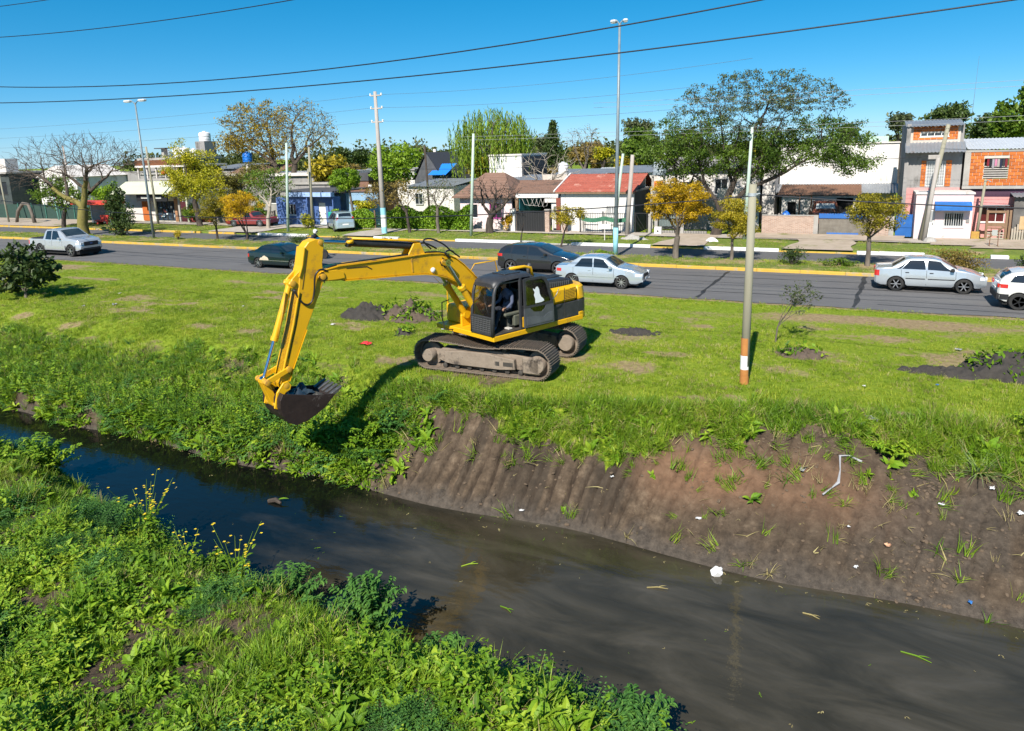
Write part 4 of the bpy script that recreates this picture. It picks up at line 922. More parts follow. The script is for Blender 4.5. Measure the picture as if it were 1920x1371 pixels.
# weedy far bank left of the excavated slope
x, y = rpts(72000, -60, -9.2, 13.1, 18.6); yw, yt, bare = bank_params(x); dm = dirt_mask(x, y)
den = (1-.9*smooth(.52, .62, fbm(x, y, 1.0, 5))*(1-smooth(.4, .8, y-yw)))*(1-.9*bare)*smooth(-.12, .12, y-yw)*(1-smooth(15.3, 17.3, y+2.2*(fbm(x, y, 1.6, 93)-.5)))*(.35+.65*smooth(.36, .56, fbm(x, y, .9, 95)))
k = rng.random(len(x)) < den; x, y = x[k], y[k]; near_w = 1-smooth(.6, 2.2, y-bank_params(x)[0])
k = ~((x > -13.2) & (y > 15.4+.8*fbm(x, y, .8, 171))); x, y, near_w = x[k], y[k], near_w[k]; lush = np.clip(near_w+.6*smooth(-17, -11, x), 0, 1); sel = rng.random(len(x))
pk = np.where(sel < .30+.35*lush, picks(len(x), ['broad', 'stem'], (.7, .3)), np.where(sel < .36+.38*lush, picks(len(x), ['feather']), picks(len(x), ['tall', 'lawn'], (.6, .4))))
scatter('bank_weeds', np.stack([x, y, hgt(x, y)-.02], -1), pk, rng.uniform(.55, 1.15, len(x))*(1+.35*lush), .25, 'lush green weeds and grass on the uncut far bank', 'weeds')
# near bank: thick broad-leaved weeds in front of the camera
x, y = rpts(72000, -34, 4, 1.5, 11.9); d = near_edge(x)-y
den = smooth(-.15, .25, d)*(.55+.45*smooth(.34, .52, fbm(x, y, .8, 97)))
k = rng.random(len(x)) < den; x, y = x[k], y[k]; zone = fbm(x, y, 2.2, 101); zone2 = fbm(x, y, 1.3, 105)
pk = np.where(zone < .40, picks(len(x), ['tall', 'lawn', 'broad'], (.55, .15, .3)), np.where(zone2 > .60, picks(len(x), ['feather', 'broad'], (.55, .45)), picks(len(x), ['broad', 'stem', 'tall'], (.66, .22, .12))))
hm = fbm(x, y, .95, 107); sz = rng.uniform(.55, 1.1, len(x))*(.5+.95*smooth(.30, .72, hm))
k = rng.random(len(x)) < .85+.15*smooth(.34, .5, hm); x, y, pk, sz = x[k], y[k], pk[k], sz[k]
scatter('near_bank_weeds', np.stack([x, y, hgt(x, y)-.03], -1), pk, sz, .28, 'dense broad-leaved weeds covering the near bank of the canal', 'weeds')
# median and verge
x, y = rpts(22000, -95, 16, 36.9, 39.85); k = rng.random(len(x)) < .25+.75*smooth(.42, .6, fbm(x, y, 1.4, 111)); x, y = x[k], y[k]
scatter('median_grass', np.stack([x, y, x*0+.10], -1), picks(len(x), ['lawn']), rng.uniform(.6, 1.2, len(x)), .15, 'patchy grass of the planted median strip', 'grass')
x, y = rpts(30000, -95, 16, 44.1, 48.5); dr = np.zeros(len(x), bool)
for xa, xb in ((-35.6, -32.6), (-11.2, -7.6), (-3.4, .6), (6.0, 16), (-50, -44.4), (-100, -71)): dr |= (x > xa) & (x < xb)
k = (~dr) & (rng.random(len(x)) < .2+.8*smooth(.42, .6, fbm(x, y, 1.2, 113))); x, y = x[k], y[k]
scatter('verge_grass', np.stack([x, y, x*0+.09], -1), picks(len(x), ['lawn']), rng.uniform(.6, 1.2, len(x)), .15, 'grass verge along the house fronts', 'grass')

# clods and dead stalks on the cut slope
def clod(nm, m):
    b = MB(); n = 6; P_ = []
    for i in range(5):
        ph = PI*i/4; P_.append([((math.sin(ph)+.001)*math.cos(2*PI*j/n)*U(.75, 1.2), (math.sin(ph)+.001)*math.sin(2*PI*j/n)*U(.75, 1.2), U(.45, .6)*math.cos(ph)) for j in range(n)]); P_[-1].append(P_[-1][0])
    b.grid(P_, flip=True); me = b.mesh(nm); me.materials.append(m); return me
CL = bpy.data.collections.new('clod_shapes'); cm_ = mat('clod_earth', (.075, .053, .035), (.16, .115, .076), 3, .95, contrast=.9)
for k in range(4):
    o = bpy.data.objects.new('clod_%d' % k, clod('clod_%d' % k, cm_)); CL.objects.link(o)
for k in range(2):
    o = bpy.data.objects.new('stalk_%d' % k, blade_mesh('stalk_%d' % k, [(U(-1, 1), U(-1, 1), U(0, 6.28), U(4, 9), .5, 1.35, .12, .2) for _ in range(2)], G_straw)); CL.objects.link(o)
SG0 = SG; SG = SG.copy()
for n_ in SG.nodes:
    if n_.bl_idname == 'GeometryNodeCollectionInfo': n_.inputs['Collection'].default_value = CL
x, y = rpts(30000, -11, 7, 13.3, 17.6); dm = dirt_mask(x, y); k = (dm > .45) & (rng.random(len(x)) < .08+.5*smooth(.5, .7, fbm(x, y, 1.0, 141))*smooth(-4, -1, x)); x, y = x[k], y[k]
s_ = rng.random(len(x))**3*.045+.008; pk = np.where(rng.random(len(x)) < .12, rng.integers(4, 6, len(x)), rng.integers(0, 4, len(x)))
scatter('slope_clods', np.stack([x, y, hgt(x, y)+.005], -1), pk, s_, .4, 'loose earth clods and dead stalks on the cut slope', 'clods')
SG = SG0

# flecks of scum and leaf litter floating on the canal
x, y = rpts(5200, -26, 6, 8.6, 13.4); k = (y > near_edge(x)+.15) & (y < bank_params(x)[0]-.05) & (rng.random(len(x)) < .03+.5*(1-smooth(.0, .55, bank_params(x)[0]-y))+.35*(1-smooth(.1, .7, y-near_edge(x)))*smooth(.5, .6, fbm(x, y, 1.2, 161))); x, y = x[k], y[k]
SG = SG0.copy()
FL = bpy.data.collections.new('fleck_shapes')
for k_ in range(3): o = bpy.data.objects.new('fleck_%d' % k_, leaf_mesh('fleck_%d' % k_, [(U(-1, 1), U(-1, 1), .05, U(0, 6.28), .0, U(1, 2.2), U(.4, .8), .02) for _ in range(3)], (G_straw, G_weed, G_straw)[k_])); FL.objects.link(o)
for n_ in SG.nodes:
    if n_.bl_idname == 'GeometryNodeCollectionInfo': n_.inputs['Collection'].default_value = FL
scatter('floating_flecks', np.stack([x, y, x*0+WATER_Z+.004], -1), rng.integers(0, 3, len(x)), rng.random(len(x))**2*.028+.008, .0, 'specks of leaf litter floating along the canal edges', 'leaf litter')
SG = SG0

# ================================================================ trees and bushes
bark_g = mat('bark_grey', (.085, .070, .056), (.19, .16, .13), 6, .95, bump=.6, bscale=18, stretch=(1, 1, .3))
bark_d = mat('bark_dark', (.030, .024, .020), (.085, .066, .052), 6, .95, bump=.6, bscale=18, stretch=(1, 1, .3))
bark_y = mat('bark_yellow_green', (.13, .115, .03), (.24, .20, .055), 3, .9, bump=.5, bscale=14, c3=(.10, .08, .05), s3=1.5, t3=.6)
bark_t = mat('bark_twig', (.055, .042, .032), (.11, .086, .064), 5, .95)
bark_p = mat('bark_pale', (.26, .22, .17), (.42, .37, .30), 5, .95, bump=.5, bscale=16)
L_gold = leafmat('leaf_golden', (.20, .14, .006), (.55, .35, .010), (.80, .52, .02), .3)
L_olive = leafmat('leaf_olive_yellow', (.12, .115, .010), (.31, .265, .016), (.56, .43, .03), .3)
L_green = leafmat('leaf_green', (.045, .09, .010), (.11, .185, .018), (.19, .28, .03), .3)
L_bright = leafmat('leaf_bright_green', (.06, .13, .008), (.16, .28, .015), (.29, .42, .03), .3)
L_dark = leafmat('leaf_dark', (.024, .045, .012), (.058, .095, .022), (.115, .16, .045), .22)
L_grey = leafmat('leaf_greyish', (.05, .065, .03), (.105, .13, .055), (.19, .21, .10), .25)
L_brown = leafmat('leaf_brownish', (.11, .08, .022), (.24, .175, .04), (.37, .27, .07), .3)
L_grey2 = leafmat('leaf_grey_green', (.035, .05, .022), (.08, .105, .04), (.15, .18, .07), .22)
L_brown2 = leafmat('leaf_olive_brown', (.075, .075, .015), (.17, .16, .03), (.30, .26, .05), .3)
L_jac = leafmat('leaf_jacaranda', (.13, .10, .010), (.31, .225, .015), (.52, .37, .03), .3)
L_willow = leafmat('leaf_willow', (.07, .125, .010), (.17, .265, .018), (.29, .39, .04), .3)
L_yg = leafmat('leaf_yellow_green', (.15, .17, .008), (.36, .36, .014), (.62, .54, .03), .3)
_tr = np.random.default_rng(23)
def ell(n, c, r, power=.45, low=.0):
    """points in an ellipsoid, more of them near its skin; low trims the underside"""
    d = _tr.normal(size=(n*2, 3)); d /= np.linalg.norm(d, axis=1)[:, None]; rad = _tr.random(n*2)**power
    d = d*rad[:, None]; d = d[d[:, 2] > -1+low][:n]; return np.asarray(c)+d*np.asarray(r)
def skeleton(base, tips, r0, fork, wob=.10, fmin=.30, fmax=.5, lift=0.0, twig=.012):
    """branches that divide until each tip is reached; returns polylines with radii"""
    out = []; base = np.asarray(base, float); N = len(tips)
    def rec(pos, ids, r, depth):
        n = len(ids); c = tips[ids].mean(0)
        if n == 1:
            e = tips[ids[0]]; d = np.linalg.norm(e-pos); m = (pos+e)/2+_tr.normal(0, wob*.5*d, 3); m[2] += lift*d*.3
            out.append(([pos, m, e], [r, r*.75, twig*.6])); return
        f = _tr.uniform(fmin, fmax) if depth else 1.0
        tgt = fork if depth == 0 else pos+(c-pos)*f
        d = np.linalg.norm(tgt-pos); 
        if depth: tgt = tgt+_tr.normal(0, wob*.6*d, 3)
        m = (pos+tgt)/2+_tr.normal(0, wob*.45*d, 3)*(1 if depth else .5); m[2] += lift*d*.2*(depth > 0)
        r2 = r*.86
        out.append(([pos, m, tgt], [r if depth else r*1.0, (r+r2)/2, r2]))
        k = 3 if (n > 8 and (depth == 0 or _tr.random() < .35)) else 2
        k = min(k, n); D = tips[ids]-tgt; D = D/(np.linalg.norm(D, axis=1)[:, None]+1e-6)
        s = [int(_tr.integers(n))]
        while len(s) < k:
            dist = np.min([np.linalg.norm(D-D[j], axis=1) for j in s], axis=0); s.append(int(np.argmax(dist+_tr.random(n)*.25)))
        lab = np.argmin([np.linalg.norm(D-D[j], axis=1) for j in s], axis=0)
        if len(set(lab)) == 1: lab = np.arange(n) % k
        for j in range(k):
            sub = ids[lab == j]
            if len(sub): rec(tgt, sub, max(twig, r2*(len(sub)/n)**.42), depth+1)
    rec(base, np.arange(N), r0, 0); return out
def tubes_mesh(name, lines_, m, flare=1.35):
    V = []; F = []; n0 = 0
    for li, (pts, rad) in enumerate(lines_):
        n = 9 if rad[0] > .12 else (6 if rad[0] > .04 else 4)
        pts = [np.asarray(q, float) for q in pts]; k = len(pts)
        if li == 0 and flare: pts = [pts[0]-np.array([0, 0, .12])]+[pts[0]+(pts[1]-pts[0])*.12]+pts[1:]; rad = [rad[0]*flare, rad[0]*1.06]+list(rad[1:]); k += 1
        up = None
        for i in range(k):
            t = pts[min(i+1, k-1)]-pts[max(i-1, 0)]; t = t/(np.linalg.norm(t)+1e-9)
            a = np.cross(t, [0.31, .95, .05]) if abs(t[2]) > .8 else np.cross(t, [0, 0, 1.0]); a /= np.linalg.norm(a)+1e-9; b = np.cross(t, a)
            w = np.arange(n)*2*PI/n; V.append(pts[i]+(np.cos(w)[:, None]*a+np.sin(w)[:, None]*b)*rad[i])
        j = np.arange(n)
        for i in range(k-1): F.append(np.stack([n0+i*n+j, n0+i*n+(j+1) % n, n0+(i+1)*n+(j+1) % n, n0+(i+1)*n+j], -1))
        n0 += k*n
    me = mesh_np(name, np.concatenate(V), np.concatenate(F), True); me.materials.append(m); return me
def leaves_mesh(name, C, size, m, ratio=.55, up=.35, hang=None, var=.45):
    """one pointed leaf (or small spray) per centre"""
    n = len(C); a = _tr.normal(size=(n, 3)); a /= np.linalg.norm(a, axis=1)[:, None]
    if hang is not None: a = a*(1-hang)+np.array([0, 0, -1.0])*hang; a /= np.linalg.norm(a, axis=1)[:, None]
    b = _tr.normal(size=(n, 3)); b[:, 2] *= (1-up); b -= a*(a*b).sum(1)[:, None]; b /= np.linalg.norm(b, axis=1)[:, None]
    s = size*_tr.uniform(1-var, 1+var, n)[:, None]; nn = np.cross(a, b)*s*.12
    V = np.stack([C-a*s*.5, C+b*s*ratio*.5+nn, C+a*s*.5, C-b*s*ratio*.5+nn], 1).reshape(-1, 3)
    F = np.arange(n*4).reshape(n, 4); me = mesh_np(name, V, F); me.materials.append(m); return me
def ball(n, r):
    d = _tr.normal(size=(n, 3)); d /= np.linalg.norm(d, axis=1)[:, None]; return d*(r*_tr.random(n)**.5)[:, None]
def tree(name, label, cat, base, fork, tips, r0, bark, leaf=None, k=14, size=.16, cl=.28, group=None, wob=.10, lift=.0, ratio=.55, up=.35, hang=None, twig=.012, fr=(.3, .5), inner=0, bark2=None, split_r=.0):
    base = np.asarray(base, float); o = thing(name, label, cat, tuple(base), 0, group)
    tips = np.asarray(tips)-base; fork = np.asarray(fork, float)-base
    lines_ = skeleton((0, 0, 0), tips, r0, fork, wob, fr[0], fr[1], lift, twig)
    thick = [q for q in lines_ if q[1][0] > split_r]; thin = [q for q in lines_ if q[1][0] <= split_r]
    obj('trunk', tubes_mesh('trunk', thick, bark), None, o)
    if thin: obj('branches', tubes_mesh('branches', thin, bark2 or bark, 0), None, o)
    if leaf is not None:
        C = np.repeat(tips, k, 0)+ball(len(tips)*k, cl*1.45)*np.array([1, 1, .72])
        if inner:
            mids = np.array([q[0][1] for q in lines_ if q[1][0] < .05]); C = np.concatenate([C, np.repeat(mids, inner, 0)+_tr.normal(0, cl*.8, (len(mids)*inner, 3))])
        obj('crown', leaves_mesh('crown', C, size, leaf, ratio, up, hang), None, o)
    return o
def bush(name, label, c, r, leaf, n=900, size=.10, group=None, stems=7, bark=None, cat='bush', base_z=.1, lumps=9, hang=None, ratio=.55):
    """leafy lumps over a few stems"""
    c = np.asarray(c, float); o = thing(name, label, cat, (c[0], c[1], base_z), 0, group); cc = c-np.array([c[0], c[1], base_z])
    L0 = ell(lumps, cc, np.asarray(r)*.72, .6); per = n//lumps
    C = np.concatenate([ell(per, q, np.asarray(r)*_tr.uniform(.30, .52), .35) for q in L0]); C[:, 2] = np.maximum(C[:, 2], .02)
    obj('foliage', leaves_mesh('foliage', C, size, leaf, ratio, .3, hang), None, o)
    tl = [([(_tr.uniform(-.1, .1)*r[0], _tr.uniform(-.1, .1)*r[1], -.05), tuple((q+np.array([0, 0, -.1]))*.5), tuple(q)], [.03, .02, .008]) for q in L0[:stems]]
    obj('stem', tubes_mesh('stem', tl, bark or bark_d, 0), None, o); return o
A = np.array
V3 = lambda *a: np.array(a, float)

# --- median trees
tree('silk_floss_tree', 'large bare tree with thick yellow-green trunk beside the bus shelter', 'tree', (-61.0, 40.3, .1), (-60.6, 40.3, 2.4),
     np.concatenate([ell(900, (-61, 40.5, 6.2), (8.8, 4.5, 3.0), .42, .6), ell(170, (-65, 40.5, 4.8), (4.8, 3, 1.9), .45, .5)]), .46, bark_y, wob=.17, twig=.014, fr=(.25, .42), bark2=bark_t, split_r=.17)
tree('small_tree', 'small dark leaning tree left of the thick yellow-green trunk', 'tree', (-68.6, 43.4, .1), (-68.0, 43.4, 1.9), ell(70, (-68.6, 43.4, 3.5), (2.9, 1.8, 1.5), .5), .20, bark_d, L_green, 40, .22, .42)
bush('tall_shrub', 'tall dense dark shrub between the bare tree and the left lamp post', (-56.3, 40.6, 2.1), (1.75, 1.3, 2.2), L_dark, 3600, .20, stems=9, lumps=18)
tree('median_tree', 'olive-yellow small tree on the median left of the golden forked one', 'tree', (-44.5, 40.0, .1), (-44.5, 40, 1.0), ell(55, (-44.6, 40, 2.45), (1.75, 1.4, 1.15), .5), .09, bark_d, L_olive, 110, .10, .25, 'small trees on the median')
tree('median_tree', 'golden small tree with forked stem on the median beside the dark green sedan', 'tree', (-41.6, 40.2, .1), (-41.5, 40.2, .45), ell(70, (-41.9, 40.2, 2.65), (2.15, 1.5, 1.1), .5), .10, bark_d, L_gold, 150, .09, .24, 'small trees on the median', fr=(.4, .6))
tree('median_tree', 'largest golden-yellow tree on the median right of the tall lamp post', 'tree', (-8.6, 39.1, .1), (-8.5, 39.1, 1.35), ell(120, (-8.35, 39.1, 3.25), (1.95, 1.6, 1.35), .5), .17, bark_g, L_gold, 170, .085, .22, 'small trees on the median', inner=9)
tree('median_tree', 'olive-green round tree on the median behind the painted wooden pole', 'tree', (-5.6, 39.2, .1), (-5.6, 39.2, 1.1), ell(80, (-5.35, 39.2, 2.45), (1.4, 1.2, 1.0), .5), .10, bark_g, L_olive, 140, .085, .20, 'small trees on the median')
tree('median_tree', 'slim yellow-leaved tree on the median behind the silver sedan at right', 'tree', (.95, 39.0, .1), (.95, 39, 1.5), ell(75, (1.15, 39, 2.75), (1.3, 1.1, 1.05), .5), .12, bark_g, L_olive, 100, .09, .21, 'small trees on the median')
tree('verge_sapling', 'small yellow sapling with slanted stem behind the dark grey hatchback', 'tree', (-16.9, 42.9, .0), (-16.6, 42.8, 1.0), ell(45, (-16.1, 42.6, 2.05), (1.2, .9, .75), .5), .07, bark_d, L_olive, 80, .09, .20)
tree('verge_sapling', 'short bare crooked sapling behind the dark grey hatchback roof', 'tree', (-20.1, 43.6, .0), (-20.0, 43.6, .7), ell(6, (-19.9, 43.6, 1.35), (.3, .3, .4), .5), .05, bark_d)
# --- bushes on the median
bush('clipped_bush', 'round dark bush on the median right of the painted wooden pole', (-2.5, 38.5, .58), (.72, .6, .56), L_dark, 1700, .075, 'bushes on the median', lumps=14)
bush('hedge_bush', 'wide brownish hedge on the median behind the silver sedan at right', (4.6, 38.7, .60), (1.55, .7, .60), L_brown, 3000, .085, 'bushes on the median', lumps=20)
bush('hedge_bush', 'dark bush at the right edge of the picture above the white car', (7.6, 38.8, .62), (.85, .7, .60), L_dark, 1600, .085, 'bushes on the median', lumps=12)
for k_, (bx, rx, lb) in enumerate(((-36.2, 1.5, 'long low dark bush beside the motorcycle rider'), (-32.2, .95, 'low dark bush right of the one beside the rider'), (-28.3, .95, 'low greyish bush under the stick cylinder of the excavator'))):
    bush('low_bush', lb, (bx, 39.5, .42), (rx, .5, .40), L_grey if k_ else L_dark, 1300, .08, 'bushes on the median', lumps=12)
bush('small_shrub', 'small light green shrub right of the left lamp post', (-47.6, 39.0, .45), (.55, .45, .40), L_olive, 600, .09, 'bushes on the median')
bush('weed_clump', 'grassy green clump beside the slim yellow tree on the median', (-.4, 38.6, .32), (.9, .5, .28), L_green, 700, .14, 'bushes on the median', ratio=.25)
bush('weed_clump', 'small grassy clump at the foot of the tall lamp post', (-12.9, 39.4, .26), (.8, .4, .22), L_bright, 500, .14, 'bushes on the median', ratio=.22)
# --- far side trees
tree('street_tree', 'yellow-green leaning tree before the grey-roofed shop', 'tree', (-55.0, 47.6, .1), (-55.6, 47.8, 2.4), np.concatenate([ell(80, (-57.2, 49, 5.8), (2.9, 2.4, 2.2), .5), ell(50, (-54.4, 48, 4.0), (2.4, 2, 1.6), .5), ell(30, (-58.5, 49, 3.4), (1.7, 1.6, 1.2), .5)]), .26, bark_d, L_yg, 90, .16, .42)
tree('street_tree', 'olive-brown bushy tree over the grey yard wall', 'tree', (-52.6, 50.2, .1), (-52.6, 50.2, 1.8), np.concatenate([ell(90, (-52.8, 50.4, 3.9), (3.0, 2, 2.0), .5), ell(40, (-49.9, 50.4, 4.6), (1.8, 1.5, 1.3), .5)]), .2, bark_d, L_brown2, 60, .15, .40)
tree('jacaranda', 'tall golden-brown tree left of the concrete pole, standing behind the houses', 'tree', (-58.4, 62.0, 0), (-58.6, 62, 5.2), np.concatenate([ell(300, (-61.6, 62.5, 9.6), (4.4, 3.6, 3.3), .35, .3), ell(110, (-65, 62.5, 7.6), (2.6, 2, 1.6), .4, .5), ell(50, (-59.5, 62.5, 6.6), (2, 2, 1.2), .5)]), .34, bark_t, L_jac, 15, .22, .40, wob=.14, twig=.022)
tree('jacaranda', 'tall thin-leaved brown tree beside the golden one, behind the houses', 'tree', (-55.4, 61.0, 0), (-55.0, 61, 5.4), ell(430, (-54.2, 61.5, 8.9), (4.3, 3.4, 3.5), .32, .4), .34, bark_t, L_jac, 6, .19, .30, wob=.14, twig=.022)
tree('pale_tree', 'pale-stemmed thin tree left of the blue house, over the parked red car', 'tree', (-45.9, 46.9, .1), (-45.6, 47, 2.0), ell(70, (-46.6, 48, 3.9), (2.6, 1.8, 1.6), .5), .17, bark_p, L_green, 40, .17, .36)
tree('round_tree', 'small round bright green tree beside the light blue wall', 'tree', (-38.7, 49.6, .1), (-38.9, 49.6, 3.1), ell(85, (-39.2, 49.6, 4.2), (1.45, 1.3, .95), .5), .11, bark_g, L_bright, 80, .16, .24)
tree('dense_tree', 'dense dark green tree behind the concrete pole', 'tree', (-41.0, 59.5, 0), (-41.0, 59.5, 3.2), ell(120, (-40.8, 59.5, 5.3), (2.8, 2.4, 1.95), .45), .25, bark_d, L_bright, 60, .24, .42, inner=4)
tree('street_tree', 'brown-leaved small tree in front of the hedge beside the concrete pole', 'tree', (-31.2, 46.9, .1), (-31.4, 46.9, 1.7), ell(90, (-33.0, 47.2, 3.2), (2.5, 1.6, 1.25), .5), .12, bark_d, L_brown, 26, .14, .32)
tree('street_tree', 'nearly bare greyish small tree in front of the hedge, left of the pale pole', 'tree', (-28.7, 47.1, .1), (-28.7, 47.1, 2.0), ell(110, (-28.6, 47.3, 3.3), (2.1, 1.5, 1.2), .5), .13, bark_g, L_grey, 6, .12, .28, twig=.016)
tree('pollarded_tree', 'dark bare gnarled tree before the brown tiled house', 'tree', (-24.7, 48.0, .1), (-24.6, 48, 1.25), ell(190, (-24.2, 48.1, 3.15), (2.4, 1.6, 1.5), .4, .3), .30, bark_d, None, wob=.16, twig=.022)
tree('bare_tree', 'tall bare greyish tree beside the white block', 'tree', (-23.4, 56.0, 0), (-23.8, 56, 2.6), ell(110, (-23.0, 56, 4.9), (3.6, 2.5, 1.9), .4, .4), .16, bark_p, None, wob=.16, twig=.018)
# willow
W0 = V3(-33.4, 66.0, 0); o = thing('willow_tree', 'large weeping willow behind the brown tiled house', 'tree', tuple(W0))
tp = ell(60, (0, 0, 8.2), (4.6, 3.6, 2.2), .5, .8); lines_ = skeleton((0, 0, 0), tp, .4, V3(0, 0, 3.6), .12); obj('trunk', tubes_mesh('trunk', lines_, bark_g), None, o)
st = ell(520, (0, 0, 7.4), (4.7, 3.8, 3.2), .25, .95); C = []
clump = _tr.normal(size=(40, 3))
for q in st:
    ln = _tr.uniform(1.6, 4.6)*(.6+.6*min(1, np.hypot(q[0]/4.7, q[1]/3.8))); m_ = int(ln/.16); t = np.arange(m_)/m_
    C.append(np.stack([q[0]+.12*np.sin(t*3+q[1])+_tr.normal(0, .05, m_), q[1]+_tr.normal(0, .05, m_), np.maximum(q[2]-t*ln, 2.2)], -1))
obj('crown', leaves_mesh('crown', np.concatenate(C), .36, L_willow, .24, .2, .75), None, o)
# conifer and far trees
def conifer(label, b, h, r, m):
    o = thing('conifer', label, 'tree', b); obj('trunk', tubes_mesh('trunk', [([(0, 0, 0), (0, 0, h*.5), (.3, 0, h)], [.25, .16, .03])], bark_d), None, o); C = []
    for i in range(26):
        t = i/26; z = h*(.25+.75*t); rr = r*(1-t)**.8*_tr.uniform(.75, 1.15)
        for j in range(7):
            a = j*.9+i*1.3; q = np.linspace(.1, 1, 9); C.append(np.stack([q*rr*math.cos(a)+.3*t, q*rr*math.sin(a), z-.25*q*rr+_tr.normal(0, .06, 9)], -1))
    C = np.concatenate(C); C = np.repeat(C, 3, 0)+_tr.normal(0, .16, (len(C)*3, 3)); obj('crown', leaves_mesh('crown', C, .34, m, .5, .4), None, o)
conifer('dark conifer with drooping top right of the willow', (-37.8, 93, 0), 10.0, 2.6, L_dark)
tree('bare_tree', 'tall bare brush-like tree behind the red-roofed house', 'tree', (-29.8, 84, 0), (-29.8, 84, 3.5), ell(170, (-29.8, 84, 6.9), (2.7, 2, 2.3), .4), .25, bark_g, L_brown, 3, .14, .3, wob=.08, lift=.3, twig=.02)
def far_tree(label, c, r, leaf, n=110, k=34, sz=.42, cl=.6, bark=bark_d, trunk=None):
    c = V3(*c); r = V3(*r); sub = [ell(n//5, c+_tr.uniform(-.62, .62, 3)*r, r*_tr.uniform(.35, .55), .5) for _ in range(5)]
    tree('background_tree', label, 'tree', (c[0], c[1], 0), (c[0], c[1], max(1.0, (c[2]-r[2])*.8)), np.concatenate(sub), .3, bark, leaf, k, sz, cl, 'trees beyond the houses')
far_tree('far brownish-green tree right of the dark conifer', (-33.5, 95, 5.4), (3.2, 2.5, 2.2), L_brown)
far_tree('dark greyish eucalyptus behind the tall lamp post', (-27.2, 100, 7.4), (2.4, 2.2, 2.3), L_grey)
far_tree('low yellowish far tree left of the tall lamp post', (-30.0, 92, 5.2), (1.3, 1.3, 1.0), L_yg, 50, 30, .35, .4)
far_tree('olive bushy tree left of the big spreading tree', (-20.0, 80, 6.3), (3.4, 3, 2.2), L_green)
far_tree('rounded far tree between the concrete pole and the golden trees', (-88, 116, 5.6), (4.2, 3.5, 2.2), L_dark)
far_tree('thin far eucalyptus left of the two-storey brick house', (5.1, 100, 7.6), (1.6, 1.6, 2.2), L_grey, 60, 22, .4, .5)
far_tree('small round far tree left of the thin eucalyptus', (-.9, 100, 7.4), (1.5, 1.5, 1.5), L_dark, 50, 24, .4, .5)
far_tree('green eucalyptus directly behind the two-storey brick house', (9.6, 93, 7.6), (2.6, 2, 2.4), L_dark)
far_tree('broad eucalyptus behind the brick upper storey', (13.2, 90, 7.7), (2.6, 2, 2.7), L_dark, 130, 44)
far_tree('tallest eucalyptus at the right edge above the brick building', (14.6, 82, 8.3), (2.9, 2.2, 2.9), L_green, 150, 44)
far_tree('greenish-brown tree behind the thick yellow-green trunk', (-74, 62, 4.2), (5.5, 3, 2.6), L_brown, 110, 22)
far_tree('low bushy tree at the left below the white house', (-72.5, 50.5, 2.4), (2.2, 1.6, 1.5), L_bright, 70, 30, .25, .4)
far_tree('yellowish bushy tree behind the blue house', (-49.0, 60, 4.0), (3.2, 2.5, 2.2), L_olive, 110, 30)
far_tree('dark low tree line beyond the light blue wall', (-62, 100, 4.0), (6, 3, 2.6), L_dark, 110, 30)
far_tree('mixed low trees behind the dark green tree', (-46, 92, 5.0), (5, 3, 2.4), L_brown, 110, 30)
far_tree('olive tree behind the slate gabled house', (-36.5, 72, 4.6), (2.4, 2, 1.8), L_olive, 80, 30)
far_tree('far bluish tree above the slate gable', (-45.5, 110, 6.6), (2.2, 2, 1.8), L_grey, 60, 26)
far_tree('low trees at the far left behind the dark house', (-112, 90, 4.2), (8, 4, 3), L_brown, 110, 30)
# big spreading tree
bt = V3(-8.3, 49.9, 0)
tips = np.concatenate([ell(460, (-5.9, 50.4, 8.4), (5.7, 4.4, 2.6), .30, .92), ell(170, (-5.9, 50.4, 7.4), (5.0, 3.8, 1.7), .6, .3), ell(230, (-9.8, 50, 6.2), (3.6, 3.0, 2.2), .5, .2), ell(190, (-2.8, 50.4, 6.1), (4.3, 3.2, 1.8), .5, .3), ell(120, (-5.8, 50, 5.4), (2.8, 2.4, 1.7), .5), ell(36, (.2, 49.6, 4.9), (1.9, 1.5, .8), .5)])
o = thing('spreading_tree', 'big spreading umbrella-shaped tree over the scrapyard', 'tree', tuple(bt))
lines_ = skeleton((0, 0, 0), tips-bt, .36, V3(.4, 0, 1.3), .12, .26, .44, 0, .013); obj('trunk', tubes_mesh('trunk', lines_, bark_d), None, o)
T_ = tips-bt; hi = T_[:630]; lo = T_[630:]
obj('crown', leaves_mesh('crown', np.repeat(hi, 19, 0)+ball(len(hi)*19, .30)*A([1, 1, .5]), .13, L_grey2, .5, .4), None, o)
obj('crown', leaves_mesh('crown', np.repeat(lo, 60, 0)+ball(len(lo)*60, .50)*A([1, 1, .7]), .145, L_green, .5, .4), None, o)
tree('courtyard_tree', 'twiggy brown-green tree beside the trunk of the big spreading tree', 'tree', (-10.8, 50.6, 0), (-10.8, 50.6, 1.8), ell(90, (-10.6, 50.6, 4.6), (2.3, 2, 2.2), .45), .16, bark_d, L_green, 22, .18, .34)
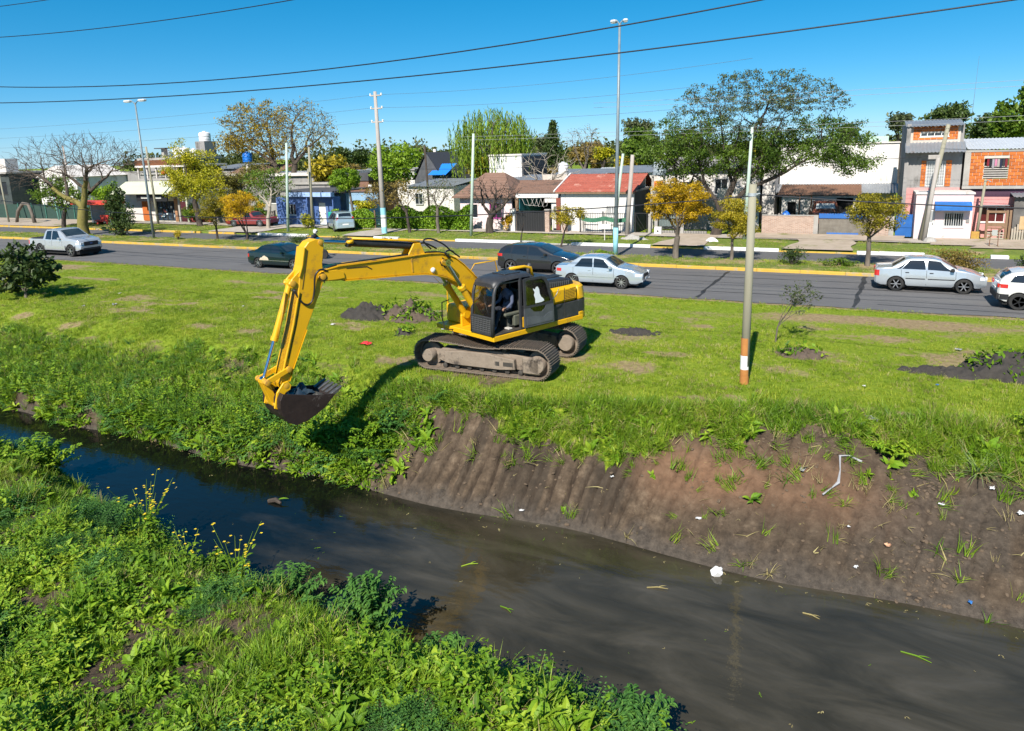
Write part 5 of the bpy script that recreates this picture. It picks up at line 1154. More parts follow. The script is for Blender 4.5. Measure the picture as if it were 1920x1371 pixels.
# --- hedge of creepers along the corner plot
L_hedge = leafmat('leaf_hedge', (.06, .14, .008), (.17, .31, .018), (.32, .46, .04), .25)
def hedge(label, x0, x1, y, h, th, leaf, n):
    o = thing('hedge', label, 'hedge', ((x0+x1)/2, y, .15)); w = (x1-x0)/2
    x = _tr.uniform(-w, w, n); top = h*(.86+.16*np.sin(x*1.9)+.12*(fbm(x+x0, x*0, .8, 131)-.5)*2); u = _tr.random(n); face = _tr.random(n) < .72
    z = np.where(face, u**.85*top, top+_tr.normal(0, .05, n)); yy = np.where(face, -th/2+_tr.normal(0, .09, n), _tr.uniform(-th/2, th/2, n)); z = np.maximum(z, .03)
    yy = yy+.16*(fbm(x*1.0+x0, z, .55, 133)-.5)
    obj('foliage', leaves_mesh('foliage', np.stack([x, yy, z], -1), .16, leaf, .6, .1), None, o)
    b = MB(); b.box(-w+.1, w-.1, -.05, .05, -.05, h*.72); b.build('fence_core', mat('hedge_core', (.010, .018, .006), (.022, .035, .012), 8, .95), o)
hedge('tall bright green creeper hedge right of the concrete pole', -34.9, -26.9, 49.3, 1.85, .6, L_hedge, 11000)
hedge('green creeper hedge behind the parked light blue van', -40.4, -36.0, 49.1, 1.45, .6, L_hedge, 6000)
bush('garden_shrub', 'dense dark shrub in front of the shop wall', (-58.6, 49.6, 1.1), (1.6, .8, 1.1), L_green, 2200, .16)
bush('garden_shrub', 'green shrub at the left end of the blue house', (-50.2, 50.4, 1.2), (1.2, .8, 1.2), L_green, 1800, .16)
bush('garden_shrub', 'dark green shrub under the white gabled house at far left', (-73.5, 49.4, 1.0), (2.0, .8, 1.0), L_dark, 2200, .18)
bush('garden_bush', 'yellow-green bush above the hedge behind the van', (-38.3, 50.2, 2.0), (1.6, .9, .55), L_yg, 1500, .16)
bush('garden_bush', 'pale yellow-green bush left of the parked van', (-42.0, 47.6, .75), (1.15, .8, .72), L_yg, 1700, .12)
bush('vine_bush', 'yellow-leaved vine beside the white gate pillar', (-23.6, 48.9, 1.1), (.65, .35, .9), L_gold, 900, .12)
tree('castor_bush', 'large dark leafy bush at the left edge of the lawn', 'bush', (-35.6, 20.2, 0), (-35.6, 20.2, .25), np.concatenate([ell(70, (-35.8, 20.2, 1.3), (2.0, 1.5, 1.25), .5, .1), ell(16, (-34.2, 20.2, 1.7), (.8, .7, .6), .5)]), .07, bark_g, L_dark, 22, .26, .20, inner=3, wob=.16)
tree('sapling', 'thin sparse sapling behind the painted wooden pole', 'tree', (-1.9, 23.3, 0), (-1.85, 23.3, .55), ell(46, (-1.25, 23.6, 1.5), (.75, .6, .55), .5), .03, bark_g, L_grey, 9, .09, .12, twig=.006)

# far-off mass of trees closing the view (reads as one wood)
C = []; 
for k in range(150):
    cx = _tr.uniform(-230, 70); cy = _tr.uniform(125, 175)+abs(cx)*.12; hh = _tr.uniform(5.2, 8.6)*(1.0 if _tr.random() < .8 else 1.25); rx = _tr.uniform(4, 8)
    for q in range(5): C.append(ell(46, (cx+_tr.uniform(-.6, .6)*rx, cy+_tr.uniform(-2, 2), hh*_tr.uniform(.35, .78)), (rx*.5, 3, hh*.26), .4))
tag(obj('distant_woods', leaves_mesh('distant_woods', np.concatenate(C), 1.0, leafmat('leaf_far_wood', (.035, .05, .015), (.085, .10, .025), (.17, .17, .045), .2, .6, .06), .6, .2)), 'far-off belt of mixed trees closing the horizon', 'woods', kind='stuff')
for k, (lb, cx, cy, r_, hh, lf) in enumerate((('olive far tree right of the blue lean-to roof', -38.5, 84, 3.2, 5.6, L_olive), ('far green tree left of the dark conifer', -44, 88, 3.0, 5.2, L_green), ('far brown thicket behind the white garage tank', -28.5, 72, 3.6, 4.6, L_brown), ('far olive thicket above the red roof', -22.5, 86, 4.2, 5.2, L_olive), ('far dark thicket behind the grey ribbed tank', -16.5, 76, 3.2, 5.0, L_green), ('far olive thicket left of the warehouse', -10.5, 84, 3.6, 5.6, L_olive), ('far thicket behind the round green tree', -58, 82, 3.4, 4.6, L_olive), ('far thicket left of the white house with hipped roof', -66, 84, 4.0, 4.8, L_brown), ('far dark thicket between the tanks and the golden trees', -74, 78, 3.6, 5.0, L_dark), ('far brown thicket at the left behind the bare tree', -92, 76, 5.0, 4.6, L_brown))):
    far_tree(lb, (cx, cy, hh*.62), (r_, r_*.8, hh*.40), lf, 120, 36, .36, .55)

# ================================================================ vehicles
def paint(name, c, c2=None, metal=.35, rough=.22): return mat(name, c, c2 or c, 2.0, rough, metal=metal, coat=1.0, contrast=.8)
tint = mat('tinted_glass', (.012, .016, .020), rough=.03, spec=1.0)
tint_b = mat('windscreen_glass', (.020, .030, .036), (.035, .048, .055), 1.5, .03, spec=1.0)
tyre_m = mat('tyre_rubber', (.018, .018, .018), (.035, .034, .032), 9, .85)
rim_m = mat('alloy_rim', (.42, .43, .45), (.58, .58, .60), 5, .3, metal=.8)
rim_d = mat('dark_rim', (.03, .03, .032), rough=.35, metal=.5)
under_m = mat('underbody', (.012, .012, .012), rough=.9)
trim_m = mat('black_trim', (.018, .018, .02), rough=.6)
lampg = mat('headlamp', (.55, .58, .60), (.7, .72, .74), 6, .1, spec=.9)
redl = mat('tail_lamp', (.42, .012, .010), (.55, .03, .02), 6, .15, spec=.8)
platem = mat('number_plate', (.68, .68, .66), rough=.5)
seam_m = mat('panel_gap', (.015, .015, .016), rough=.8)
def crv(pts):
    xs = [p[0] for p in pts]; zs = [p[1] for p in pts]
    return lambda x: float(np.interp(x, xs, zs))
class Car:
    def __init__(s, name, label, loc, head_, L, W, axles, rw, roof, belt, pm, cat='car', group='cars on the avenue', sill=.24, gh=None, tumble=.30, ends=(.80, .78), grip=None):
        s.o = thing(name, label, cat, loc, head_, group); s.L, s.W, s.ax, s.rw = L, W, axles, rw; s.roof = crv(roof); s.belt = crv(belt); s.sill = sill; s.pm = pm; s.tumble = tumble; s.gh = gh
        s.wf = crv([(0, ends[0]), (.06, ends[0]+.10), (.25, .96), (.8, 1.0), (L*.62, 1.0), (L-.75, .975), (L-.28, .92), (L-.08, ends[1]+.04), (L, ends[1])])
        xs = set(np.round(np.linspace(0, L, 34), 3)) | {.03, .07, .13, L-.03, L-.07, L-.13}
        for a in axles:
            for k in range(-9, 10): xs.add(round(a+s.rw*1.16*math.sin(k/9*PI/2), 4))
        for p in roof+belt: xs.add(p[0])
        s.xs = sorted(x for x in xs if 0 <= x <= L); s.off = -L/2; s.body()
    def zb(s, x):
        z = s.sill
        for a in s.ax:
            d = abs(x-a); r = s.rw*1.16
            if d < r: z = max(z, s.rw+math.sqrt(r*r-d*d)*.98)
        end = .10*max(0, 1-min(x, s.L-x)/.25); return z+end
    def yl(s, x, z):
        w = s.W/2*s.wf(x); b = s.belt(x); return w*float(np.interp(z, [.15, .34, .56, max(.6, b)], [.93, .985, 1.0, .955]))
    def up(s, x, t):
        """greenhouse side: t 0 at the belt, 1 at the roof edge"""
        b = s.belt(x); r = max(s.roof(x)-.035, b+.002); z = b+(r-b)*t; y = s.yl(x, b)-s.tumble*(z-b)-.045*t**6*min(1, (r-b)/.3); return y, z
    def top(s, x, v):
        ye, ze = s.up(x, 1.0); rc = s.roof(x); return v*ye, ze+(max(rc, ze+.004)-ze)*(1-abs(v)**2.4)
    def P(s, x, y, z): return (x+s.off, y, z)
    def body(s):
        rows = []
        for x in s.xs:
            zb, b = s.zb(x), s.belt(x); col = []
            for t in (0, .06, .25, .5, .75, .93, 1): z = zb+(b-zb)*t; col.append((s.yl(x, z)*(1 if t else .985), z))
            for t in (.35, .7, .9, 1.0): col.append(s.up(x, t))
            for v in (.8, .5, .2): col.append(s.top(x, v))
            rows.append([s.P(x, y, z) for y, z in col]+[s.P(x, -y, z) for y, z in col[::-1]])
        m = MB(); m.grid(rows, flip=True); n = len(rows[0]); m.add(rows[0], [tuple(range(n))]); m.add(rows[-1], [tuple(range(n))[::-1]])
        ob = m.build('body', s.pm, s.o, auto=32)
        u = MB(); u.box(s.off+.18, s.off+s.L-.18, -s.W*.40, s.W*.40, .17, .62); u.build('underbody', under_m, s.o)
    def side(s, name, xb0, xb1, xt0, xt1, m, t0=.05, t1=.86, sides=(1, -1), off=.006, n=6):
        for sd in sides:
            R_ = []
            for j in range(5):
                t = lerp(t0, t1, j/4); row = []
                for i in range(n):
                    x = lerp(lerp(xb0, xt0, j/4), lerp(xb1, xt1, j/4), i/(n-1)); y, z = s.up(x, t); row.append(s.P(x, sd*(y+off), z+off*.3))
                R_.append(row)
            q = MB(); q.grid(R_, flip=(sd < 0)); q.build(name, m, s.o, smooth=True)
    def screen(s, name, x0, x1, v, m, off=.008):
        R_ = []; sg = 1
        for j in range(5):
            x = lerp(x0, x1, j/4); row = []
            for i in range(9): y, z = s.top(x, lerp(-v, v, i/8)); row.append(s.P(x, y, z+off))
            R_.append(row)
        q = MB(); q.grid(R_); q.build(name, m, s.o, smooth=True)
    def patch(s, name, x0, x1, z0, z1, m, sides=(1, -1), off=.006, n=5, slant=0):
        for sd in sides:
            R_ = [[s.P(lerp(x0, x1, i/(n-1))+slant*j/2, sd*(s.yl(lerp(x0, x1, i/(n-1)), lerp(z0, z1, j/2))+off), lerp(z0, z1, j/2)) for i in range(n)] for j in range(3)]
            q = MB(); q.grid(R_, flip=(sd < 0)); q.build(name, m, s.o)
    def endbox(s, name, front, y0, y1, z0, z1, m, d=.012, depth=.05, both=False):
        for sd in ((1, -1) if both else (1,)):
            ya, yb = sorted((sd*y0, sd*y1)); q = MB(); x = s.L if front else 0; sg = 1 if front else -1
            a, b = sorted((x+sg*d, x-sg*depth)); q.bbox(a+s.off, b+s.off, ya, yb, z0, z1, .012); q.build(name, m, s.o)
    def wheels(s, rim, spokes=8, tw=.19, sides=(1, -1)):
        for a in s.ax:
            for sd in sides:
                yc = sd*(s.W/2*.985-tw/2); T = Matrix.Translation((a+s.off, yc, s.rw)) @ Matrix.Rotation(-sd*PI/2, 4, 'X')
                q = MB(); r = s.rw; q.lathe([(r*.62, -tw/2), (r*.93, -tw/2), (r, -tw/2+.03), (r, tw/2-.03), (r*.93, tw/2), (r*.66, tw/2), (r*.63, tw/2-.02)], 28, T); w = q.build('wheel', tyre_m, s.o, auto=35)
                q = MB(); q.lathe([(.01, tw/2-.07), (r*.60, tw/2-.07), (r*.645, tw/2-.015), (r*.66, tw/2+.003), (r*.62, tw/2-.02)], 24, T); q.build('rim_dish', rim_d, w, auto=35)
                q = MB(); q.lathe([(.01, tw/2), (r*.15, tw/2), (r*.17, tw/2-.02), (r*.1, tw/2-.05)], 12, T)
                for k in range(spokes): q.box(r*.1, r*.64, -r*.055, r*.055, tw/2-.05, tw/2-.006, T @ Matrix.Rotation(k*2*PI/spokes, 4, 'Z'))
                q.build('rim', rim, w)
    def mirror(s, x, m):
        for sd in (1, -1):
            y, z = s.up(x, .12); q = MB(); q.bbox(x+s.off-.06, x+s.off+.08, *sorted((sd*(y+.03), sd*(y+.19))), z-.02, z+.12, .03); q.build('wing_mirror', m, s.o)
    def seams(s, xs, z0=None):
        for x in xs: s.patch('door_gap', x, x+.012, z0 or s.sill+.05, s.belt(x)-.005, seam_m, n=2, off=.003)
    def handles(s, xs, z, m):
        for x in xs:
            for sd in (1, -1):
                y = s.yl(x, z); q = MB(); q.bbox(x+s.off-.07, x+s.off+.07, *sorted((sd*(y-.01), sd*(y+.022))), z-.018, z+.018, .008); q.build('door_handle', m, s.o)
# --- silver sedan in the middle (heading right)
silver = paint('silver_blue_paint', (.46, .52, .57), (.50, .56, .61), .45)
silver2 = paint('silver_paint', (.45, .49, .52), (.50, .54, .57), .45)
def sedan(name, label, loc, L, W, H, axles, pm, rw=.30, hd=0, **k):
    c = axles
    roof = [(0, .80), (.05, .93), (.10, .98), (.62, 1.02), (1.12, H-.07), (1.35, H-.02), (1.9, H), (2.2, H-.025), (2.42, H-.075), (3.02, .99), (3.3, .945), (L-.42, .86), (L-.16, .75), (L-.05, .66), (L, .60)]
    belt = [(0, .78), (.06, .86), (.6, .93), (2.0, .915), (3.0, .885), (L-.5, .80), (L-.15, .69), (L, .56)]
    return Car(name, label, loc, hd, L, W, axles, rw, roof, belt, pm, **k)
c = sedan('sedan', 'silver-blue sedan just beyond the excavator counterweight', (-10.25, 31.2, 0), 4.15, 1.64, 1.43, (.86, 3.23), silver)
c.side('side_window', .98, 1.86, 1.30, 1.83, tint); c.side('side_window', 1.92, 2.78, 1.90, 2.36, tint)
c.screen('windscreen', 2.98, 2.46, .86, tint_b); c.screen('rear_window', .66, 1.10, .82, tint)
c.patch('tail_lamp', .02, .34, .70, .84, redl); c.patch('headlamp', 3.86, 4.08, .58, .70, lampg, off=.012); c.endbox('headlamp', True, .42, .66, .58, .70, lampg, both=True)
c.endbox('grille', True, -.36, .36, .42, .66, trim_m); c.endbox('number_plate', True, -.2, .2, .40, .50, platem, .022); c.endbox('fog_lamp', True, .5, .62, .32, .40, lampg, both=True)
c.wheels(rim_m, 9); c.mirror(2.72, silver); c.seams((1.88, 2.86, .92)); c.handles((1.72, 2.62), .80, silver); c.patch('side_moulding', .95, 3.1, .50, .53, silver, off=.014, n=12)
# --- silver sedan at right
c = sedan('sedan', 'older silver four-door sedan at the right, behind the white car', (3.15, 34.15, 0), 4.05, 1.61, 1.42, (.81, 3.25), silver2)
c.side('side_window', 1.00, 1.86, 1.26, 1.82, tint); c.side('side_window', 1.94, 2.86, 1.92, 2.38, tint); c.side('quarter_window', .80, .95, 1.14, 1.20, tint, .06, .80)
c.screen('windscreen', 2.98, 2.46, .86, tint_b); c.screen('rear_window', .66, 1.10, .82, tint)
c.patch('tail_lamp', .015, .17, .62, .86, redl); c.endbox('tail_lamp', False, .5, .66, .62, .84, redl, both=True); c.patch('headlamp', 3.80, 3.98, .57, .70, lampg, off=.01); c.endbox('headlamp', True, .40, .62, .57, .70, lampg, both=True)
c.endbox('grille', True, -.34, .34, .55, .66, trim_m); c.wheels(rim_m, 6); c.mirror(2.80, trim_m); c.seams((1.90, 2.94, .98)); c.handles((1.20, 2.08), .80, trim_m)
c.patch('side_moulding', 1.15, 1.86, .54, .575, trim_m, off=.012, n=6); c.patch('side_moulding', 1.96, 2.92, .54, .575, trim_m, off=.012, n=6)
# --- dark green sedan with primer patch
dgreen = paint('dark_green_paint', (.006, .018, .020), (.010, .026, .028), .3)
c = sedan('sedan', 'dark green sedan with beige primer patch behind the excavator stick', (-29.45, 31.2, 0), 4.40, 1.68, 1.40, (.88, 3.50), dgreen)
c.side('side_window', 1.02, 1.88, 1.30, 1.85, tint); c.side('side_window', 1.94, 2.84, 1.92, 2.38, tint); c.screen('windscreen', 2.98, 2.46, .86, tint_b); c.screen('rear_window', .66, 1.10, .82, tint)
for sd in (-1,):
    q = MB(); pts = []; base_p = [(1.02, .50), (1.10, .62), (1.22, .64), (1.30, .72), (1.42, .76), (1.52, .70), (1.64, .66), (1.72, .56), (1.70, .48), (1.35, .46)]
    q.add([c.P(x, sd*(c.yl(x, z)+.005), z) for x, z in base_p], [tuple(range(len(base_p)))]); tag(q.build('primer_patch', mat('beige_primer', (.45, .36, .26), (.58, .48, .36), 8, .8), c.o), 'beige patch of bare primer on the rear door')
c.patch('tail_lamp', .02, .2, .64, .82, redl); c.endbox('headlamp', True, .40, .66, .58, .70, lampg, both=True); c.endbox('grille', True, -.36, .36, .52, .68, trim_m)
c.wheels(rim_m, 7); c.mirror(2.78, dgreen); c.seams((1.90, 2.92, .98)); c.patch('side_moulding', 1.0, 3.2, .47, .50, rim_m, off=.01, n=12)
# --- dark grey hatchback
dgrey_p = paint('dark_grey_paint', (.030, .031, .034), (.040, .041, .044), .5)
roof = [(0, .66), (.03, .90), (.07, 1.05), (.22, 1.24), (.50, 1.40), (.9, 1.455), (1.5, 1.48), (2.05, 1.465), (2.40, 1.40), (3.22, 1.04), (3.6, .965), (4.05, .84), (4.25, .72), (4.33, .64), (4.36, .58)]
belt = [(0, .64), (.05, .80), (.25, 1.00), (.7, 1.0), (2.0, .95), (3.1, .92), (3.7, .86), (4.15, .72), (4.36, .54)]
c = Car('hatchback', 'dark grey hatchback half hidden behind the silver-blue sedan', (-14.55, 34.0, 0), 0, 4.36, 1.82, (.83, 3.48), .325, roof, belt, dgrey_p)
c.side('quarter_window', .42, .82, .62, .86, tint, .08, .72); c.side('side_window', .90, 1.78, 1.00, 1.78, tint); c.side('side_window', 1.86, 2.92, 1.86, 2.34, tint); c.screen('windscreen', 3.15, 2.46, .86, tint_b); c.screen('rear_window', .16, .46, .80, tint)
c.patch('tail_lamp', .01, .36, .84, .98, redl, off=.01); c.endbox('headlamp', True, .5, .70, .60, .72, lampg, both=True); c.endbox('grille', True, -.5, .5, .30, .52, trim_m)
c.wheels(rim_m, 5); c.mirror(2.82, dgrey_p); c.seams((1.82, 2.98, .92)); c.handles((1.64, 2.66), .86, dgrey_p)
# --- silver pickup
spick = paint('pickup_silver_paint', (.47, .49, .51), (.53, .55, .57), .45)
roof = [(0, 1.05), (.04, 1.14), (.10, 1.17), (1.62, 1.19), (1.66, 1.22), (1.78, 1.72), (1.95, 1.83), (2.5, 1.87), (2.95, 1.86), (3.25, 1.81), (4.02, 1.31), (4.3, 1.28), (4.95, 1.20), (5.22, 1.10), (5.33, .92), (5.37, .74)]
belt = [(0, 1.04), (.06, 1.12), (1.6, 1.13), (2.4, 1.10), (3.9, 1.13), (4.5, 1.11), (5.1, 1.03), (5.3, .86), (5.37, .66)]
c = Car('pickup_truck', 'silver double-cab pickup truck at the left end of the avenue', (-49.6, 31.4, 0), 0, 5.37, 1.94, (1.22, 4.47), .405, roof, belt, spick, cat='pickup', sill=.42, tumble=.26, ends=(.93, .80))
c.side('side_window', 1.88, 2.52, 2.00, 2.50, tint); c.side('side_window', 2.60, 3.62, 2.60, 3.10, tint); c.screen('windscreen', 3.92, 3.30, .88, tint_b); c.screen('rear_window', 1.68, 1.76, .8, tint)
q = MB(); q.bbox(c.off+.10, c.off+1.58, -.80, .80, 1.165, 1.205, .01); q.build('bed_cover', trim_m, c.o)
c.patch('tail_lamp', .01, .13, .78, 1.06, redl); c.patch('headlamp', 5.02, 5.26, .82, .98, lampg, off=.01); c.endbox('headlamp', True, .52, .76, .82, .98, lampg, both=True); c.endbox('grille', True, -.5, .5, .72, 1.0, trim_m, .02); c.endbox('bumper_grille', True, -.62, .62, .44, .58, trim_m, .02); c.endbox('grille_badge', True, -.09, .09, .83, .90, mat('badge_blue', (.04, .08, .25), rough=.3), .03)
c.wheels(rim_m, 6, .25); c.mirror(3.5, spick); c.seams((2.56, 3.66, 1.84), .5); c.handles((2.4, 3.4), .98, spick)
for a_ in c.ax: c.patch('arch_trim', a_-.52, a_-.44, .45, .75, trim_m, off=.012, n=3); c.patch('arch_trim', a_+.44, a_+.52, .45, .75, trim_m, off=.012, n=3)
# --- white compact SUV cut by the right edge
wht = paint('white_paint', (.62, .61, .58), (.68, .67, .64), .05)
roof = [(0, .72), (.03, .95), (.08, 1.10), (.22, 1.26), (.42, 1.39), (.75, 1.46), (1.4, 1.48), (1.9, 1.46), (2.15, 1.40), (2.85, 1.04), (3.2, .98), (3.5, .88), (3.64, .76), (3.68, .64)]
belt = [(0, .70), (.06, .88), (.3, 1.0), (1.0, .97), (2.0, .95), (2.8, .93), (3.3, .86), (3.6, .74), (3.68, .58)]
c = Car('compact_suv', 'white compact car with black cladding at the right edge', (6.95, 31.5, 0), 0, 3.68, 1.60, (.66, 3.08), .31, roof, belt, wht, sill=.30)
c.side('quarter_window', .34, .78, .50, .80, tint, .08, .74); c.side('side_window', .86, 1.62, .92, 1.62, tint); c.side('side_window', 1.70, 2.6, 1.70, 2.10, tint); c.screen('windscreen', 2.80, 2.20, .86, tint_b); c.screen('rear_window', .10, .40, .84, tint)
c.patch('tail_lamp', .01, .30, .80, .94, redl, off=.012); c.endbox('tail_lamp', False, .42, .66, .80, .93, redl, both=True); c.endbox('rear_bumper', False, -.68, .68, .36, .60, trim_m, .03, .2); c.endbox('number_plate', False, -.2, .2, .66, .76, platem, .02)
c.patch('bumper_cladding', .02, .34, .38, .58, trim_m, off=.02); c.patch('sill_cladding', 1.02, 2.7, .30, .42, trim_m, off=.02, n=8); c.wheels(rim_d, 5); c.mirror(2.5, trim_m); c.seams((1.66, 2.66, .84)); c.handles((1.5, 2.4), .84, trim_m)
# --- light blue van parked by the hedge
vanp = paint('light_blue_paint', (.36, .46, .50), (.42, .52, .56), .4)
roof = [(0, .80), (.03, 1.05), (.10, 1.25), (.24, 1.50), (.5, 1.60), (1.2, 1.64), (2.0, 1.62), (2.4, 1.54), (3.2, 1.08), (3.6, .98), (3.9, .84), (4.02, .66)]
belt = [(0, .76), (.06, .94), (.4, 1.0), (2.0, .97), (3.1, .94), (3.7, .84), (4.02, .6)]
c = Car('van', 'light blue compact van parked by the hedge, rear towards the street', (-38.5, 47.6, .1), R(140), 4.02, 1.69, (.80, 3.43), .31, roof, belt, vanp, group='cars parked at the houses')
c.side('side_window', .35, 1.2, .48, 1.2, tint); c.side('side_window', 1.28, 2.0, 1.28, 2.0, tint); c.side('side_window', 2.08, 2.95, 2.08, 2.5, tint); c.screen('rear_window', .08, .30, .84, tint); c.screen('windscreen', 3.1, 2.5, .86, tint_b)
c.patch('tail_lamp', .02, .16, .98, 1.0, redl); c.endbox('tail_lamp', False, .55, .70, .98, 1.22, redl, -.05, .12, both=True); c.endbox('number_plate', False, -.25, .25, .56, .68, platem, .02); c.endbox('bumper', False, -.66, .66, .34, .52, vanp, .05, .2); c.wheels(rim_m, 7)
# --- old red car parked
redp = paint('old_red_paint', (.17, .018, .020), (.24, .030, .028), .1, .4)
roof = [(0, .62), (.05, .82), (.9, .90), (1.0, .92), (1.5, 1.30), (1.9, 1.38), (2.5, 1.36), (2.75, 1.30), (3.2, .94), (4.6, .86), (4.75, .74), (4.8, .6)]
belt = [(0, .60), (.08, .78), (1.0, .85), (2.2, .84), (3.2, .84), (4.6, .78), (4.8, .56)]
c = Car('old_car', 'old dark red saloon car parked left of the blue house', (-49.2, 48.4, .15), R(6), 4.8, 1.75, (1.0, 3.85), .32, roof, belt, redp, group='cars parked at the houses')
c.side('side_window', 1.3, 2.0, 1.55, 2.0, tint); c.side('side_window', 2.08, 3.0, 2.08, 2.68, tint); c.screen('windscreen', 3.15, 2.8, .88, tint_b); c.screen('rear_window', 1.03, 1.45, .85, tint); c.wheels(rim_m, 8); c.endbox('headlamp', True, .5, .68, .6, .74, lampg, both=True); c.patch('side_moulding', .4, 4.5, .55, .58, rim_m, off=.01, n=14)
# --- rusty pickup in the scrapyard
rustp = mat('rusty_paint', (.13, .035, .020), (.24, .085, .045), 4, .8, contrast=.9, c3=(.30, .22, .16), s3=1.6, t3=.6)
roof = [(0, .9), (.05, 1.12), (1.8, 1.14), (1.86, 1.2), (1.95, 1.70), (2.1, 1.82), (2.9, 1.84), (3.1, 1.78), (3.5, 1.25), (4.5, 1.12), (4.7, .8)]
belt = [(0, .88), (.06, 1.08), (1.8, 1.1), (3.4, 1.12), (4.5, 1.0), (4.7, .7)]
c = Car('old_pickup', 'rusty red-brown old pickup behind the scrapyard wall', (-1.6, 55.0, .25), R(98), 4.7, 1.85, (1.0, 3.8), .36, roof, belt, rustp, cat='pickup', group='cars parked at the houses', sill=.4, tumble=.2)
c.side('side_window', 2.05, 3.2, 2.1, 2.95, tint); c.screen('windscreen', 3.45, 3.12, .86, tint_b); c.screen('rear_window', 1.885, 1.95, .8, mat('dusty_glass', (.35, .38, .38), rough=.2)); c.wheels(rim_d, 5)

# --- motorcycle with rider beyond the dark green sedan
BK = thing('motorcycle', 'dark motorcycle ridden just beyond the dark green sedan', 'motorcycle', (-29.9, 34.4, 0), 0)
for x in (-.62, .62):
    T = Matrix.Translation((x, 0, .30)) @ Matrix.Rotation(PI/2, 4, 'X'); b = MB(); b.lathe([(.22, -.05), (.29, -.045), (.30, 0), (.29, .045), (.22, .05)], 22, T); w = b.build('wheel', tyre_m, BK, auto=40)
    b = MB(); b.lathe([(.03, -.04), (.05, -.04), (.05, .04), (.03, .04)], 10, T)
    for k_ in range(6): b.box(.03, .23, -.012, .012, -.015, .015, T @ Matrix.Rotation(k_*PI/3, 4, 'Z'))
    b.build('rim', rim_m, w)
b = MB(); b.bbox(-.2, .22, -.13, .13, .28, .55, .05); b.tube([(-.62, .1, .30), (-.1, .1, .36)], .025, 6); b.build('engine', drk, BK)
b = MB(); b.bbox(.02, .42, -.12, .12, .62, .84, .07); b.build('fuel_tank', mat('bike_red', (.25, .02, .02), rough=.3), BK)
b = MB(); b.bbox(-.62, .05, -.12, .12, .68, .78, .04); b.build('saddle', rub, BK)
b = MB(); b.tube([(.62, 0, .30), (.45, 0, .80), (.40, 0, .95)], .035, 8); b.tube([(.36, -.34, 1.02), (.42, -.1, .98), (.42, .1, .98), (.36, .34, 1.02)], .018, 6); b.build('handlebar', drk, BK)
b = MB(); b.lathe([(.02, 0), (.09, .01), (.09, .06), (.03, .09)], 12, Matrix.Translation((.52, 0, .86)) @ Matrix.Rotation(PI/2, 4, 'Y')); b.build('headlamp', lampg, BK)
RD = thing('person', 'motorcycle rider in black jacket and white helmet', 'person', (-29.9, 34.4, 0), 0)
J = [(-.25, 0, .90, .15, .17), (-.20, 0, 1.12, .14, .18), (-.10, 0, 1.32, .14, .20), (-.04, 0, 1.44, .09, .13), (.0, 0, 1.52, .055, .055), (.02, 0, 1.58, .05, .05),
     (-.04, .20, 1.38, .075, .075), (.14, .30, 1.16, .06, .06), (.33, .33, 1.04, .042, .042), (-.04, -.20, 1.38, .075, .075), (.14, -.30, 1.16, .06, .06), (.33, -.33, 1.04, .042, .042),
     (-.1, .13, .86, .10, .10), (.22, .20, .76, .08, .08), (.10, .19, .40, .06, .06), (.22, .19, .33, .05, .05), (-.1, -.13, .86, .10, .10), (.22, -.20, .76, .08, .08), (.10, -.19, .40, .06, .06), (.22, -.19, .33, .05, .05)]
skin_body('body', J, [(0,1),(1,2),(2,3),(3,4),(4,5),(3,6),(6,7),(7,8),(3,9),(9,10),(10,11),(0,12),(12,13),(13,14),(14,15),(0,16),(16,17),(17,18),(18,19)], navy, RD)
hd_, HT = head(RD, (.05, 0, 1.68), 0, R(5), skin_t)
b = MB(); b.lathe([(.085, -.12), (.118, -.09), (.132, -.02), (.130, .05), (.108, .11), (.06, .15), (.005, .16)], 18, HT); tag(b.build('helmet', mat('helmet_white', (.70, .70, .68), (.8, .8, .78), 5, .3), RD, smooth=True), 'white crash helmet')
b = MB(); b.box(.10, .138, -.085, .085, -.03, .045, HT); b.build('visor', tint, hd_)
hand(RD, Matrix.Translation((.32, .33, 1.05)), rub); hand(RD, Matrix.Translation((.32, -.33, 1.05)), rub)

# ================================================================ houses along the far side
plw = mat('plaster_white', (.60, .58, .55), (.74, .72, .69), 1.2, .9, bump=.15, bscale=12, contrast=.8, c3=(.44, .41, .37), s3=.9, t3=.58, stretch=(1, 1, .45))
plw2 = mat('plaster_offwhite', (.52, .48, .44), (.68, .64, .60), 1.0, .9, bump=.15, bscale=12, contrast=.8, c3=(.34, .30, .26), s3=.8, t3=.6)
plp = mat('plaster_pink', (.52, .22, .21), (.64, .31, .29), 1.4, .9, bump=.15, bscale=12, contrast=.8, c3=(.40, .22, .20), s3=.9, t3=.63)
plpw = mat('plaster_pale_pink', (.66, .50, .50), (.76, .62, .61), 1.3, .9, bump=.12, bscale=12, contrast=.7, c3=(.50, .38, .36), s3=1.0, t3=.66)
plg = mat('plaster_grey', (.20, .19, .185), (.34, .325, .31), 1.6, .95, bump=.3, bscale=12, contrast=.9, c3=(.13, .125, .115), s3=.9, t3=.56, stretch=(1, 1, .4))
dkg = mat('dark_grey_paint_and_shade', (.05, .05, .055), (.085, .085, .09), 1.5, .85)  # real dark paint, and also painted shade on some house sides
plb = mat('plaster_blue', (.05, .10, .28), (.10, .18, .40), 2.0, .85, contrast=.9, c3=(.16, .20, .28), s3=1.0, t3=.6)
pllb = mat('plaster_light_blue', (.20, .33, .47), (.28, .42, .55), 1.6, .9, contrast=.8)
teal = mat('paint_teal', (.02, .15, .18), (.04, .21, .24), 2, .8)
conc = mat('concrete', (.27, .255, .235), (.40, .38, .35), 2, .92, bump=.2, contrast=.8)
